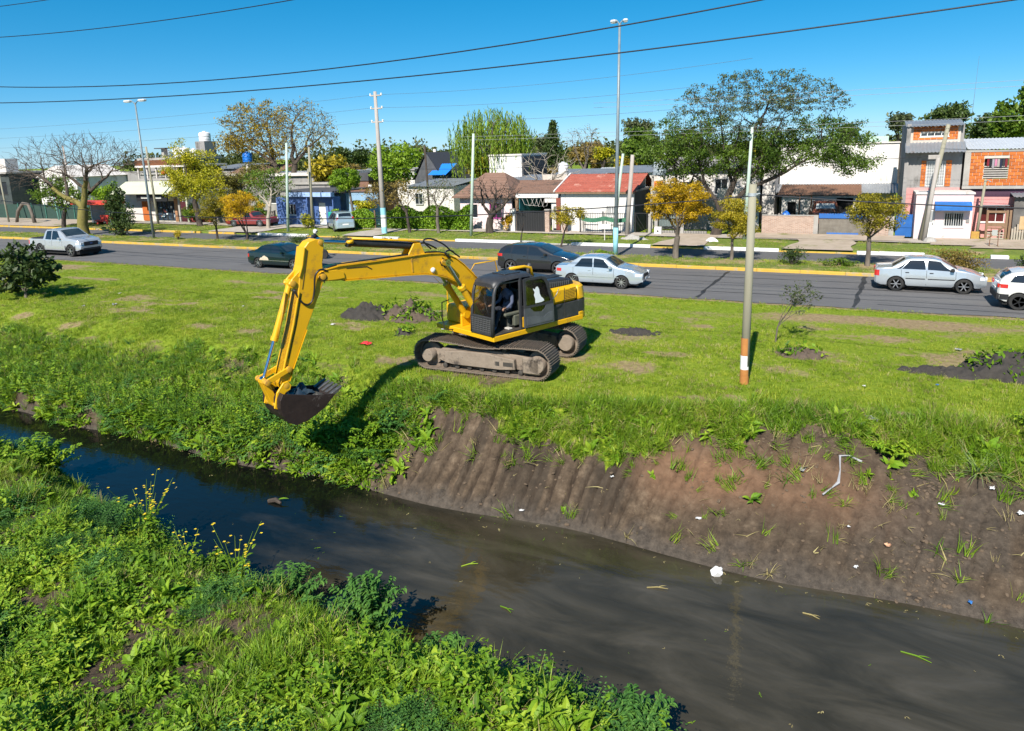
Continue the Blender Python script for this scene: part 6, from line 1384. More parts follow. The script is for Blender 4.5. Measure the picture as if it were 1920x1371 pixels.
brick_o = mat('hollow_brick', (.50, .125, .022), (.64, .185, .040), 5, .85, bump=.25, bscale=30, contrast=.9)
mortar = mat('mortar', (.46, .40, .34), (.58, .52, .46), 4, .95)
tile_r = mat('red_roof_tiles', (.28, .065, .042), (.42, .125, .085), 2.2, .8, contrast=.9, c3=(.48, .24, .18), s3=.9, t3=.6)
tile_b = mat('brown_roof_tiles', (.15, .085, .060), (.24, .145, .105), 2.2, .85, contrast=.9, c3=(.10, .07, .055), s3=.8, t3=.58)
zinc = mat('corrugated_zinc', (.20, .215, .235), (.32, .34, .365), 1.3, .5, metal=.4, contrast=.8, c3=(.20, .13, .09), s3=.9, t3=.64)
zinc_l = mat('roof_sheet_white', (.45, .47, .50), (.60, .62, .64), 1.0, .5, metal=.15, contrast=.8)
rustm = mat('rusty_sheet', (.12, .055, .030), (.25, .13, .075), 2.5, .85, contrast=.9)
blue_s = mat('blue_sheet', (.012, .085, .30), (.025, .13, .40), 2.5, .5, contrast=.8)
awn = mat('blue_awning', (.010, .10, .33), (.02, .14, .42), 2, .7)
wood = mat('old_wood', (.16, .095, .055), (.28, .18, .11), 5, .9, stretch=(1, 1, .2), contrast=.9)
wframe = mat('window_frame_white', (.66, .66, .64), rough=.6)
dframe = mat('window_frame_dark', (.04, .035, .03), rough=.6)
pane_m = mat('window_pane', (.020, .026, .032), rough=.05, spec=.9)
pane_l = mat('window_pane_curtain', (.30, .31, .31), (.42, .42, .41), 5, .2, spec=.7)
iron = mat('iron_black', (.016, .016, .017), rough=.6)
cream = mat('cream_roofing', (.42, .44, .32), (.52, .53, .40), 1.4, .8, contrast=.8)
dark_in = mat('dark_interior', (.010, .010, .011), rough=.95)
brickw = bpy.data.materials.new('brick_wall'); MATS['brick_wall'] = brickw; brickw.use_nodes = True; nt = brickw.node_tree; N = nt.nodes; L = nt.links
tc = N.new('ShaderNodeTexCoord'); mp = N.new('ShaderNodeMapping'); mp.inputs['Rotation'].default_value = (R(90), 0, 0); L.new(tc.outputs['Object'], mp.inputs[0])
bt_ = N.new('ShaderNodeTexBrick'); bt_.inputs['Scale'].default_value = 1.0; bt_.inputs['Brick Width'].default_value = .25; bt_.inputs['Row Height'].default_value = .075; bt_.inputs['Mortar Size'].default_value = .012
bt_.inputs['Color1'].default_value = (.36, .22, .16, 1); bt_.inputs['Color2'].default_value = (.50, .34, .26, 1); bt_.inputs['Mortar'].default_value = (.50, .44, .38, 1); L.new(mp.outputs[0], bt_.inputs['Vector'])
L.new(bt_.outputs[0], N['Principled BSDF'].inputs['Base Color']); N['Principled BSDF'].inputs['Roughness'].default_value = .95
bb_ = N.new('ShaderNodeBump'); bb_.inputs['Distance'].default_value = .02; L.new(bt_.outputs['Fac'], bb_.inputs['Height']); bb_.invert = True; L.new(bb_.outputs[0], N['Principled BSDF'].inputs['Normal'])

_n = brick_o.node_tree; _oi = _n.nodes.new('ShaderNodeObjectInfo'); _hs = _n.nodes.new('ShaderNodeHueSaturation'); _mr = _n.nodes.new('ShaderNodeMapRange'); _mr.inputs[3].default_value = .62; _mr.inputs[4].default_value = 1.2
_n.links.new(_oi.outputs['Random'], _mr.inputs[0]); _n.links.new(_mr.outputs[0], _hs.inputs['Value']); _p = _n.nodes['Principled BSDF']; _l = _p.inputs['Base Color'].links[0].from_socket; _n.links.new(_l, _hs.inputs['Color']); _n.links.new(_hs.outputs[0], _p.inputs['Base Color'])
def holes_wall(m, x0, x1, z0, z1, y0, y1, holes):
    """front wall between y0 (face) and y1 with rectangular openings (xa,xb,za,zb)"""
    xs = sorted({x0, x1, *[h[0] for h in holes], *[h[1] for h in holes]})
    for i in range(len(xs)-1):
        a, b = xs[i], xs[i+1]; zs = [z0]
        for h in sorted([h for h in holes if h[0] <= a and h[1] >= b], key=lambda h: h[2]): zs += [h[2], h[3]]
        zs.append(z1)
        for k in range(0, len(zs), 2):
            if zs[k+1]-zs[k] > .003: m.box(a, b, y0, y1, zs[k], zs[k+1])
    return m
class House:
    """coordinates are given in metres along the street; the root stands at the foot of the front"""
    def __init__(s, name, label, x0, y0, cat='house', group='houses along the far side'):
        s.o = thing(name, label, cat, (x0, y0, 0), 0, group); s.x, s.y = x0, y0; s.T = Matrix.Translation((-x0, -y0, 0))
    def m(s): return MB(s.T)
    def add(s, name, mb, mt, parent=None, bevel=0, auto=None): return mb.build(name, mt, parent or s.o, bevel=bevel, auto=auto)
    def box(s, name, x0, x1, y0, y1, z0, z1, mt, parent=None, bevel=0): q = s.m(); q.box(x0, x1, y0, y1, z0, z1); return s.add(name, q, mt, parent, bevel)
    def shell(s, x0, x1, y0, y1, z1, mt, holes=(), th=.2, side=None, z0=-.1):
        q = s.m(); holes_wall(q, x0, x1, z0, z1, y0, y0+th, list(holes)); w = s.add('wall', q, mt)
        q = s.m(); q.box(x1-th, x1, y0+th, y1, z0, z1); s.add('side_wall', q, side or mt)
        q = s.m(); q.box(x0, x0+th, y0+th, y1, z0, z1); s.add('side_wall', q, side or mt)
        q = s.m(); q.box(x0+th, x1-th, y1-th, y1, z0, z1); s.add('back_wall', q, side or mt); return w
    def window(s, xa, xb, za, zb, y, fm=None, pm=None, mull=1, bars=0, rec=.08, sill=True, name='window'):
        fm = fm or wframe; q = s.m(); t = .05
        q.box(xa, xa+t, y+rec, y+rec+.05, za, zb); q.box(xb-t, xb, y+rec, y+rec+.05, za, zb); q.box(xa+t, xb-t, y+rec, y+rec+.05, zb-t, zb); q.box(xa+t, xb-t, y+rec, y+rec+.05, za, za+t)
        for k in range(mull): x = lerp(xa, xb, (k+1)/(mull+1)); q.box(x-.02, x+.02, y+rec, y+rec+.045, za+t, zb-t)
        f = s.add(name, q, fm); q = s.m(); q.box(xa+.01, xb-.01, y+rec+.05, y+rec+.06, za+.01, zb-.01); s.add('pane', q, pm or pane_m, f)
        if sill: q = s.m(); q.box(xa-.05, xb+.05, y-.05, y+rec, za-.05, za-.003); s.add('sill', q, fm, f)
        if bars:
            q = s.m()
            for k in range(bars): x = lerp(xa+.03, xb-.03, k/(bars-1)); q.box(x-.011, x+.011, y-.03, y-.01, za, zb)
            for z in (za+.06, zb-.08): q.box(xa, xb, y-.012, y-.002, z, z+.02)
            tag(s.add('window_bars', q, wframe, f), kind='stuff')
        return f
    def door(s, xa, xb, za, zb, y, mt, rec=.06, name='door', pane=None):
        q = s.m(); q.bbox(xa, xb, y+rec, y+rec+.05, za, zb, .01); d = s.add(name, q, mt)
        q = s.m(); q.cbox((xb-.09, y+rec-.03, (za+zb)/2), (.03, .05, .12)); s.add('handle', q, iron, d)
        if pane: q = s.m(); q.box(xa+.1, xb-.1, y+rec-.006, y+rec-.001, lerp(za, zb, .55), zb-.12); s.add('pane', q, pane, d)
        return d
    def corr(s, name, x0, x1, ya, za, yb, zb, mt, pitch=.20, amp=.025, th=.012, parent=None):
        """corrugated sheet sloping from (ya,za) to (yb,zb)"""
        n = max(8, int((x1-x0)/pitch*4)); up = []; lo = []
        for i in range(n+1):
            x = lerp(x0, x1, i/n); dz = amp*math.sin(i/4*2*PI); up.append((x, dz))
        q = s.m(); q.grid([[(x, ya, za+d+th), (x, yb, zb+d+th)] for x, d in up], flip=False); q.grid([[(x, ya, za+d), (x, yb, zb+d)] for x, d in up], flip=True)
        q.grid([[(x, ya, za+d), (x, ya, za+d+th)] for x, d in up]); return s.add(name, q, mt, parent)
    def tiles(s, name, x0, x1, ya, za, yb, zb, mt, row=.34, parent=None):
        """sloping tiled roof plane: overlapping courses with rounded tiles"""
        ln = math.hypot(yb-ya, zb-za); n = max(2, int(ln/row)); q = s.m(); k = int((x1-x0)/.24)*3
        for r_ in range(n):
            t0, t1 = r_/n, (r_+1.06)/n; P0 = []
            for i in range(k+1):
                x = lerp(x0, x1, i/k); d = .028*abs(math.sin(i/3*PI))+.004*((r_*7+i//3*5) % 4); P0.append([(x, lerp(ya, yb, t0), lerp(za, zb, t0)+d+.035), (x, lerp(ya, yb, t1), lerp(za, zb, t1)+d)])
            q.grid(P0); q.grid([[(a[0][0], a[0][1], a[0][2]-.05), a[0]] for a in P0])
        o = s.add(name, q, mt, parent); tag(o, kind='stuff'); return o
    def bricks(s, parent, x0, x1, y, z0, z1, holes=(), bw=.36, bh=.20, joint=.022):
        """hollow bricks laid one by one, proud of the mortar"""
        if 'brick' not in BRK:
            q = MB(); q.bbox(-.5, .5, -.5, .5, -.5, .5, .04); BRK['brick'] = q.mesh('brick'); BRK['brick'].materials.append(brick_o)
        nr = int(round((z1-z0)/bh)); h = (z1-z0)/nr
        for r_ in range(nr):
            za = z0+r_*h; x = x0-(bw/2 if r_ % 2 else 0)
            while x < x1-.02:
                a, b = max(x, x0), min(x+bw, x1); x += bw
                for ha in holes:
                    if za+h > ha[2]+.02 and za < ha[3]-.02:
                        if a < ha[0] < b: b = ha[0]
                        elif a < ha[1] < b: a = ha[1]
                        elif a >= ha[0] and b <= ha[1]: a = b
                if b-a < .05: continue
                o = obj('brick', BRK['brick'], None, parent); o.location = ((a+b)/2-s.x, y-.012-s.y+random.uniform(-.004, .004), za+h/2); o.scale = (b-a-joint, .05, h-joint)
    def railing(s, name, x0, x1, y, z0, z1, mt, step=.11, rails=2, r=.011, posts=True):
        q = s.m(); n = int((x1-x0)/step)
        for i in range(n+1): x = lerp(x0, x1, i/n); q.box(x-r, x+r, y-r, y+r, z0, z1)
        for k in range(rails): z = lerp(z0+.1, z1-.06, k/max(1, rails-1)); q.box(x0, x1, y-.018, y+.018, z-.018, z+.018)
        return tag(s.add(name, q, mt), kind='stuff')
BRK = {}
def tank(label, x, y, z0, z1, r, mt, stand=None):
    o = thing('water_tank', label, 'water tank', (x, y, z0), 0, 'rooftop water tanks'); h = z1-z0; b = MB()
    b.lathe([(r*.92, 0), (r, .03), (r, h*.25), (r*1.02, h*.27), (r, h*.29), (r, h*.52), (r*1.02, h*.54), (r, h*.56), (r, h*.78), (r*.8, h*.9), (r*.35, h*.94)], 22); b.build('tank_body', mt, o, auto=40)
    b = MB(); b.lathe([(r*.3, h*.93), (r*.34, h*.94), (r*.34, h), (r*.28, h*1.02)], 14); b.build('lid', mt, o, auto=40)
tk_w = mat('tank_white', (.60, .61, .62), (.72, .72, .72), 2, .6, c3=(.42, .40, .36), s3=1.6, t3=.62)
tk_g = mat('tank_grey', (.26, .31, .34), (.34, .39, .42), 2, .55)

# --- pale pink kiosk
H = House('kiosk', 'small pale pink kiosk with blue awning at right', 3.7, 50.7, 'kiosk')
H.shell(3.7, 6.72, 50.7, 53.0, 2.86, plpw, [(4.22, 4.78, .12, 1.95), (5.27, 6.30, .86, 1.77)])
H.box('roof', 3.64, 6.78, 50.62, 53.0, 2.86, 2.97, plw2); H.door(4.22, 4.78, .12, 1.95, 50.7, wframe, pane=pane_l); H.window(5.27, 6.30, .86, 1.77, 50.7, bars=9)
q = H.m(); q.grid([[(4.70, 50.69, 2.42), (6.62, 50.69, 2.42)], [(4.70, 50.30, 2.30), (6.62, 50.30, 2.30)], [(4.70, 50.05, 2.10), (6.62, 50.05, 2.10)], [(4.70, 50.04, 1.92), (6.62, 50.04, 1.92)]], flip=True); q.add([(4.70, 50.69, 2.42), (4.70, 50.3, 2.30), (4.70, 50.05, 2.10), (4.70, 50.04, 1.92), (4.70, 50.69, 1.98)], [(0, 1, 2, 3, 4)]); q.add([(6.62, 50.69, 2.42), (6.62, 50.3, 2.30), (6.62, 50.05, 2.10), (6.62, 50.04, 1.92), (6.62, 50.69, 1.98)], [(4, 3, 2, 1, 0)]); H.add('awning', q, awn)
H.box('meter_box', 6.42, 6.60, 50.64, 50.7, 1.15, 1.35, plg)
# --- narrow three-level house
H = House('tower_house', 'narrow tall house with bare orange brick and grey sheet roofs', 3.1, 52.9)
dh = (4.27, 5.33, 3.2, 4.80)
H.shell(3.25, 6.2, 52.9, 58, 3.12, plp); q = H.m(); holes_wall(q, 3.25, 6.2, 3.12, 5.60, 52.9, 53.1, [dh]); w2 = H.add('upper_wall', q, plg)
H.box('side_wall', 3.02, 3.25, 52.72, 58, 0, 7.15, plg); H.box('side_wall', 6.0, 6.2, 53.1, 58, 3.12, 7.05, plg); H.box('back_wall', 3.25, 6.0, 57.8, 58, 3.12, 7.0, plg)
H.bricks(w2, 3.98, 4.26, 52.9, 3.2, 4.85, (), .28, .185); H.bricks(w2, 5.34, 5.66, 52.9, 3.2, 4.85, (), .32, .185)
f_ = H.window(*dh, 52.9, mull=1, bars=0, sill=False, name='balcony_door', pm=pane_l); q = H.m()
for k in range(9): x = lerp(4.33, 5.27, k/8); q.box(x-.01, x+.01, 52.86, 52.88, 3.2, 4.78)
for k in range(8): z = 3.28+k*.2; q.box(4.29, 5.31, 52.845, 52.86, z, z+.018)
tag(H.add('door_grille', q, wframe, f_), kind='stuff')
H.corr('awning_roof', 2.98, 6.28, 52.05, 5.36, 53.0, 5.96, zinc)
uw = (3.80, 5.36, 6.33, 6.60); q = H.m(); holes_wall(q, 3.25, 6.0, 5.7, 7.0, 53.0, 53.2, [uw]); w3 = H.add('attic_wall', q, mortar); H.bricks(w3, 3.40, 5.86, 53.0, 6.14, 6.98, [uw], .33, .17)
H.window(*uw, 53.0, mull=3, rec=.04); H.corr('roof', 2.95, 6.14, 52.6, 6.98, 54.6, 7.36, zinc)
for k in range(7): x = 3.35+k*.4; H.box('rafter', x, x+.06, 52.66, 53.0, 6.90, 6.965, wood)
# --- building with bare brick upper storey
H = House('brick_house', 'house with orange hollow-brick upper storey over a pink ground floor', 6.35, 53.0)
ow = (7.40, 8.67, 3.64, 4.90)
H.shell(6.35, 13.5, 53.0, 59, 3.05, plp, [(7.35, 8.75, .95, 1.95)]); q = H.m(); holes_wall(q, 6.35, 13.5, 3.22, 5.30, 53.0, 53.2, [ow]); w2 = H.add('upper_wall', q, mortar)
H.box('floor_slab', 6.3, 13.6, 52.80, 59, 3.05, 3.22, conc); H.box('corner_column', 6.33, 6.64, 52.95, 53.0, 3.22, 5.30, conc); H.box('ring_beam', 6.33, 13.5, 52.94, 53.2, 5.30, 5.42, conc)
H.bricks(w2, 6.65, 11.2, 53.0, 3.24, 5.28, [ow]); H.box('side_wall', 6.35, 6.55, 53.2, 59, 3.22, 5.30, plg)
H.corr('roof', 6.5, 14, 53.3, 5.46, 57.5, 6.10, zinc_l); H.box('dark_band', 6.4, 10.5, 52.985, 53.0, 2.55, 3.04, mat('paint_purple', (.06, .025, .05)))
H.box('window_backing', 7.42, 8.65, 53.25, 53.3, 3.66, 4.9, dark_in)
for k in range(6): z = 3.70+k*.135; H.box('window_slat', 7.40, 8.67, 52.97, 52.99, z, z+.07, mat('slat_grey', (.34, .31, .28), (.45, .42, .38), 6, .9))
cl = [(.20, .02, .03), (.02, .02, .025), (.30, .28, .30), (.5, .2, .3), (.35, .3, .28), (.02, .025, .05), (.04, .04, .045)]
for k in range(8):
    x = 7.52+k*.135; q = H.m(); n = 5; q.grid([[(x+.12*i/4, 52.93+.015*math.sin(i*2+k), z) for i in range(5)] for z in (4.86, 4.7, 4.86-.42-.06*(k % 3))]); H.add('hanging_garment', q, mat('cloth_%d' % (k % 7), cl[k % 7], rough=.95))
H.window(7.35, 8.75, .95, 1.95, 53.0, pm=mat('pane_red', (.09, .02, .02), rough=.1), mull=2); H.box('lintel_shade', 7.2, 8.9, 52.5, 53.0, 2.02, 2.06, zinc)
H.box('shed_wall', 9.0, 13.5, 52.0, 52.2, 0, 2.6, mat('soot_grey', (.09, .085, .08), (.17, .16, .15), 1.5, .95)); H.corr('shed_roof', 8.9, 13.6, 51.7, 2.62, 53.0, 2.78, zinc)
# wooden gate and pallet fence of that house
G = House('wooden_gate', 'rough brown timber gate with diagonal plank beside the pallet fence', 7.6, 51.4, 'gate', None)
for x in (7.55, 8.55, 8.72): G.box('post', x, x+.12, 51.4, 51.52, 0, 1.85, wood)
G.box('top_rail', 7.67, 8.55, 51.42, 51.5, 1.68, 1.82, wood); G.box('middle_board', 7.67, 8.55, 51.43, 51.49, .85, 1.08, wood); G.box('lower_board', 7.67, 8.55, 51.43, 51.49, .72, .80, wood)
q = G.m(); q.tube([(7.75, 51.47, .15), (8.5, 51.47, .85)], .06, 4); G.add('diagonal_plank', q, wood)
for k in range(3): G.box('bottom_slat', 7.67, 8.55, 51.45, 51.48, .10+k*.16, .18+k*.16, mat('pale_wood', (.34, .29, .23), (.44, .38, .31), 5, .9))
G = House('pallet_fence', 'weathered pallet and plank fence at the right edge', 8.9, 51.4, 'fence', None)
for k in range(30): x = 8.9+k*.13; G.box('slat', x, x+.09, 51.42, 51.45, .05, .75+.35*random.random()*(k % 3 > 0), mat('pale_wood', (.34, .29, .23)))
G.box('board_panel', 9.25, 9.7, 51.39, 51.415, .7, 1.5, mat('plywood', (.42, .28, .14), (.52, .36, .2), 3, .9)); G.box('rail', 8.9, 12.8, 51.45, 51.5, .55, .62, wood)
B = House('planter_box', 'small yellow and brown planter box beside the pink kiosk', 6.75, 50.9, 'planter', None); B.box('panel', 6.78, 7.20, 50.85, 51.1, .12, .58, mat('mustard', (.50, .32, .06), (.35, .18, .05), 6, .8)); B.box('foot_trim', 6.76, 7.22, 50.83, 51.12, .1, .14, wood)
B = thing('iron_stand', 'thin rusty iron stand on the bare ground at right', 'stand', (7.45, 47.5, .17)); b = MB()
for x in (-.2, .2): b.tube([(x, 0, 0), (x*.9, 0, 1.0)], .02, 6); b.tube([(x, -.22, .02), (x, .22, .02)], .02, 6)
b.tube([(-.18, 0, 1.0), (.18, 0, 1.0)], .018, 6); b.build('frame', rustm, B); b = MB(); b.box(-.13, .13, -.01, .01, .62, .92); b.build('plate', mat('stand_plate', (.35, .36, .34), rough=.6), B)
# --- scrapyard front
for lb, xa, xb in (('low pale brick wall of the scrapyard left of its gate', -5.42, -1.85), ('short low brick wall right of the scrapyard gate', 1.1, 2.62)):
    H = House('brick_wall', lb, xa, 51.5, 'wall', None); H.box('wall', xa, xb, 51.5, 51.68, -.05, 1.36, brickw); H.box('cap', xa, xb, 51.47, 51.71, 1.36, 1.41, conc)
    H.box('pillar', xb-.28, xb, 51.44, 51.5, -.05, 1.42, conc)
H = House('scrapyard_gate', 'dull mesh gate with blue sheet along its top', -1.8, 51.55, 'gate', None)
H.box('mesh_panel', -1.8, 1.05, 51.56, 51.585, .12, 1.22, mat('mesh_dusty', (.13, .115, .095), (.21, .19, .16), 3, .95)); H.corr('blue_top', -1.82, 1.07, 51.50, 1.22, 51.52, 1.52, blue_s, .16, .015); H.corr('blue_bottom', -1.3, .6, 51.50, .06, 51.54, .26, blue_s, .16, .015)
for x in (-1.82, -.4, 1.02): H.box('post', x, x+.06, 51.6, 51.66, 0, 1.5, iron)
H = House('blue_gate', 'blue sheet-metal gate left of the kiosk', 2.7, 51.55, 'gate', None); H.corr('sheet', 2.72, 3.66, 51.55, .10, 51.56, 1.52, blue_s, .14, .015); H.box('frame_rail', 2.7, 3.68, 51.53, 51.545, .7, .75, blue_s)
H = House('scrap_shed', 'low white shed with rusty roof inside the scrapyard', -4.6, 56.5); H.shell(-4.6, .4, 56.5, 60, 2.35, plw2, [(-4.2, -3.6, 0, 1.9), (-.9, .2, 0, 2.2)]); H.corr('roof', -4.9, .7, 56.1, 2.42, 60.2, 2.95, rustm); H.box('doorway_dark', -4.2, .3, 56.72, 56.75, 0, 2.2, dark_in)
for k, x in enumerate((-3.4, -2.6)): H.box('post', x, x+.09, 56.2, 56.3, 0, 2.4, rustm)
b = thing('blue_tarpaulin', 'blue tarpaulin heap beside the rusty pickup', 'tarpaulin', (.1, 53.2, 0)); q = MB(); q.grid([[(-1.2+i*.3, -.6+j*.3, 1.0+.65*math.sin(PI*i/8)*math.sin(PI*j/4)+.08*math.sin(i*2+j*3)) for j in range(5)] for i in range(9)], flip=True); q.grid([[(-1.2+i*.3, -.6, z) for z in (.0, 1.0)] for i in range(9)], flip=True); q.build('sheet', blue_s, b, auto=50)
b = thing('blue_bag', 'blue plastic bag on the scrapyard wall top', 'bag', (-3.9, 51.7, 1.41)); q = MB(); q.grid([[(.28*math.cos(a)*r_, .16*math.sin(a)*r_, .26*(1-r_*r_)+.04*math.sin(a*5)) for a in np.linspace(0, 2*PI, 13)] for r_ in (0, .4, .75, 1.0)], flip=True); q.build('film', mat('bag_blue', (.01, .12, .50), rough=.3), b)
# --- white warehouse
H = House('warehouse', 'long white warehouse wall behind the big spreading tree', -5.2, 61.2, 'building'); H.box('wall', -5.2, 3.1, 61.2, 70, 2.6, 5.95, plw); H.box('base', -5.2, 3.1, 61.25, 70, -.05, 2.6, plw2); H.corr('lean_to_roof', -5.4, 3.4, 59.4, 2.35, 61.2, 2.95, zinc); H.box('parapet', -5.25, 3.15, 61.1, 61.4, 5.95, 6.05, plw2); H.box('green_roof_house', .6, 2.6, 68, 72, 5.95, 6.5, mat('pale_green', (.35, .48, .40)))
# --- grey gabled house behind the golden tree
H = House('grey_house', 'low white house with grey roof behind the largest golden tree', -14.0, 57.0); H.shell(-14, -6.4, 57, 63, 4.4, plw2, [(-12.2, -11.4, 3.0, 3.4), (-9.6, -8.6, 2.4, 3.6)]); H.window(-12.2, -11.4, 3.0, 3.4, 57, sill=False); H.window(-9.6, -8.6, 2.4, 3.6, 57); H.tiles('roof', -14.3, -6.2, 56.5, 4.42, 60.0, 5.25, plg); H.box('terrace_wall', -9.0, -6.0, 54.8, 55.0, 0, 3.0, plw2); H.box('lower_annex', -13.2, -9.0, 54.2, 57, -.05, 2.4, plg)
H = House('dark_fence', 'dark iron fence and carport left of the big tree trunk', -12.6, 50.2, 'fence', None); H.railing('bars', -12.4, -8.9, 50.2, .05, 1.45, iron)
for x in (-13.0, -12.55, -10.7): H.box('pillar', x, x+.22, 50.1, 50.32, 0, 1.5, conc)
H.box('low_wall', -12.3, -8.9, 50.28, 50.4, -.05, .32, conc); H.box('tarp_screen', -12.3, -10.7, 50.5, 50.52, .6, 1.4, mat('grey_green_tarp', (.17, .22, .21), (.24, .29, .28), 3, .8))
b = thing('white_meter_post', 'white utility box on the ground by the dark fence', 'utility box', (-12.15, 49.6, .1)); q = MB(); q.bbox(-.25, .25, -.15, .15, 0, .55, .02); q.build('box', plw, b); q = MB(); q.box(-.06, .06, -.158, -.15, .2, .32); q.build('lock_plate', iron, b)
H = House('yard_gate', 'black framed gate beside the dark grey wall', -14.0, 50.0, 'gate', None); 
for x in (-13.95, -13.1): H.box('post', x, x+.07, 50, 50.07, 0, 1.6, iron)
H.box('top_rail', -13.88, -13.1, 50.01, 50.06, 1.52, 1.58, iron); H.box('bottom_rail', -13.88, -13.1, 50.01, 50.06, .12, .17, iron); q = H.m(); q.tube([(-13.9, 50.03, 1.5), (-13.1, 50.03, .2)], .02, 5); q.tube([(-13.9, 50.03, 1.1), (-13.3, 50.03, .15)], .015, 5); H.add('brace', q, iron)
# --- white house with red tiled roof
H = House('red_roof_house', 'white house with red tiled roof beside the tall lamp post', -19.8, 50.4)
H.shell(-19.8, -14.15, 50.4, 55.2, 3.05, plw, [(-16.22, -15.50, 1.25, 2.0)], side=dkg); H.window(-16.22, -15.50, 1.25, 2.0, 50.4, pm=pane_l, bars=6)  # side walls dark grey, their shade put into the colour
H.tiles('roof', -20.15, -13.95, 50.05, 3.06, 53.6, 4.22, tile_r); H.tiles('roof_back', -20.15, -13.95, 56.0, 3.1, 53.6, 4.22, tile_r); H.box('verge_board', -20.25, -20.13, 50.05, 53.6, 3.05, 3.12, plw); q = H.m(); q.tube([(-20.2, 50.0, 3.12), (-20.2, 53.6, 4.30)], .07, 6); H.add('barge_board', q, plw)
H.box('corner_pillar', -20.15, -19.82, 50.3, 50.6, 0, 2.6, mat('red_brown_paint', (.22, .06, .04))); H.box('gable_wall', -19.8, -14.15, 53.5, 53.7, 3.05, 4.1, plw); H.box('fascia', -20.1, -14.0, 50.08, 50.12, 2.94, 3.04, wood); H.box('side_parapet', -14.15, -13.95, 50.4, 55.4, 3.05, 3.2, plg)
F_ = House('iron_fence', 'black iron fence with sagging green netting in front of the white house', -19.2, 49.4, 'fence', None); F_.railing('bars', -17.9, -14.3, 49.4, .1, 1.62, iron, .13)
for x in (-17.95, -16.2, -14.4): F_.box('post', x, x+.08, 49.38, 49.46, 0, 1.72, iron)
q = F_.m(); q.grid([[(-17.8+i*.21, 49.34, lerp(1.36, 1.05, j/3)-.14*math.sin(PI*((i % 9)/8))) for j in range(4)] for i in range(17)], flip=False); F_.add('green_netting', q, mat('green_net', (.03, .12, .07), (.06, .18, .11), 4, .9))
F_.box('low_wall', -17.9, -14.3, 49.42, 49.5, -.05, .25, plw2)
b = thing('notice_board', 'small pale board on a post on the verge before the white house', 'sign', (-14.8, 45.6, .1)); q = MB(); q.tube([(0, 0, 0), (0, 0, .85)], .035, 6); q.build('post', plw2, b); q = MB(); q.bbox(-.42, .42, -.03, .03, .78, 1.12, .01); q.build('board', plw, b)
H = House('tank_stand', 'bare brick stand under the grey water tank', -13.75, 54.0, 'stand', None); q = H.m(); q.box(-13.65, -12.85, 54.05, 54.2, 2.2, 3.65); w_ = H.add('wall', q, mortar); H.bricks(w_, -13.6, -12.9, 54.05, 3.0, 3.62)
for x in (-13.78, -12.9): H.box('column', x, x+.14, 54.0, 54.2, 0, 3.98, conc)
H.box('platform', -13.85, -12.7, 53.9, 55.0, 3.98, 4.06, conc); tank('grey ribbed water tank on a brick stand right of the red roof', -13.25, 54.4, 4.06, 5.15, .55, tk_g); tank('white water tank partly behind the grey ribbed tank', -13.3, 57.6, 4.9, 6.0, .42, tk_w)
# --- garage with black gate
H = House('garage_house', 'garage with open carport, brown roof and black gate', -23.4, 51.2)
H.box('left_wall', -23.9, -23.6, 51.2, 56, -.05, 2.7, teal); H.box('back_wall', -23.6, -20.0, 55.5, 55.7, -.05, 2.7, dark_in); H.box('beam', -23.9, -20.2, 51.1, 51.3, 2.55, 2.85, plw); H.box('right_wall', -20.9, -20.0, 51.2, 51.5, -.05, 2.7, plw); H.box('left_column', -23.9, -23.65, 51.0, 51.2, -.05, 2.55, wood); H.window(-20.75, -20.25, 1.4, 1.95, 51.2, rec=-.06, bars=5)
H.tiles('roof', -25.8, -20.2, 51.6, 2.87, 55.2, 3.72, tile_b); H.box('parapet_wall', -23.6, -21.4, 56, 56.2, 2.7, 4.15, mortar); H.box('cornice', -21.4, -20.0, 51.05, 51.2, 2.2, 2.5, plw2)
q = H.m(); 
for k in range(5): q.tube([(-23.3+.4*k, 51.0, 2.5), (-23.1+.4*k, 51.0, 2.05-.05*k), (-22.6+.35*k, 51.0, 1.95), (-22.3+.3*k, 51.0, 2.5)], .012, 4)
tag(H.add('hanging_cables', q, plw2), kind='stuff')
G = House('sliding_gate', 'wide black sheet gate between white and brick pillars', -23.0, 49.2, 'gate', None); G.box('panel', -23.0, -20.62, 49.22, 49.25, .1, 1.72, iron)
for k in range(12): x = -22.95+k*.2; G.box('upright', x, x+.025, 49.19, 49.22, .1, 1.72, mat('iron_grey', (.045, .045, .048), rough=.5))
G.box('rail', -23.0, -20.62, 49.185, 49.19, 1.60, 1.66, iron)
for nm, lb, x, h, mt in (('gate_pillar', 'whitewashed pillar left of the black gate', -23.45, 1.8, plw), ('gate_pillar', 'brick pillar right of the black gate', -20.6, 1.78, brickw), ('gate_pillar', 'brick pillar between the small gate and the iron fence', -19.25, 1.6, brickw)):
    H = House(nm, lb, x, 49.15, 'pillar', 'gate pillars'); H.box('shaft', x, x+.34, 49.1, 49.42, -.05, h, mt); H.box('cap', x-.03, x+.37, 49.07, 49.45, h, h+.06, conc)
G = House('small_gate', 'small dark barred gate between the two brick pillars', -20.2, 49.2, 'gate', None); G.railing('bars', -20.2, -19.3, 49.25, .1, 1.2, iron)
tank('white water tank above the garage roof', -21.9, 56.4, 4.15, 5.15, .44, tk_w)
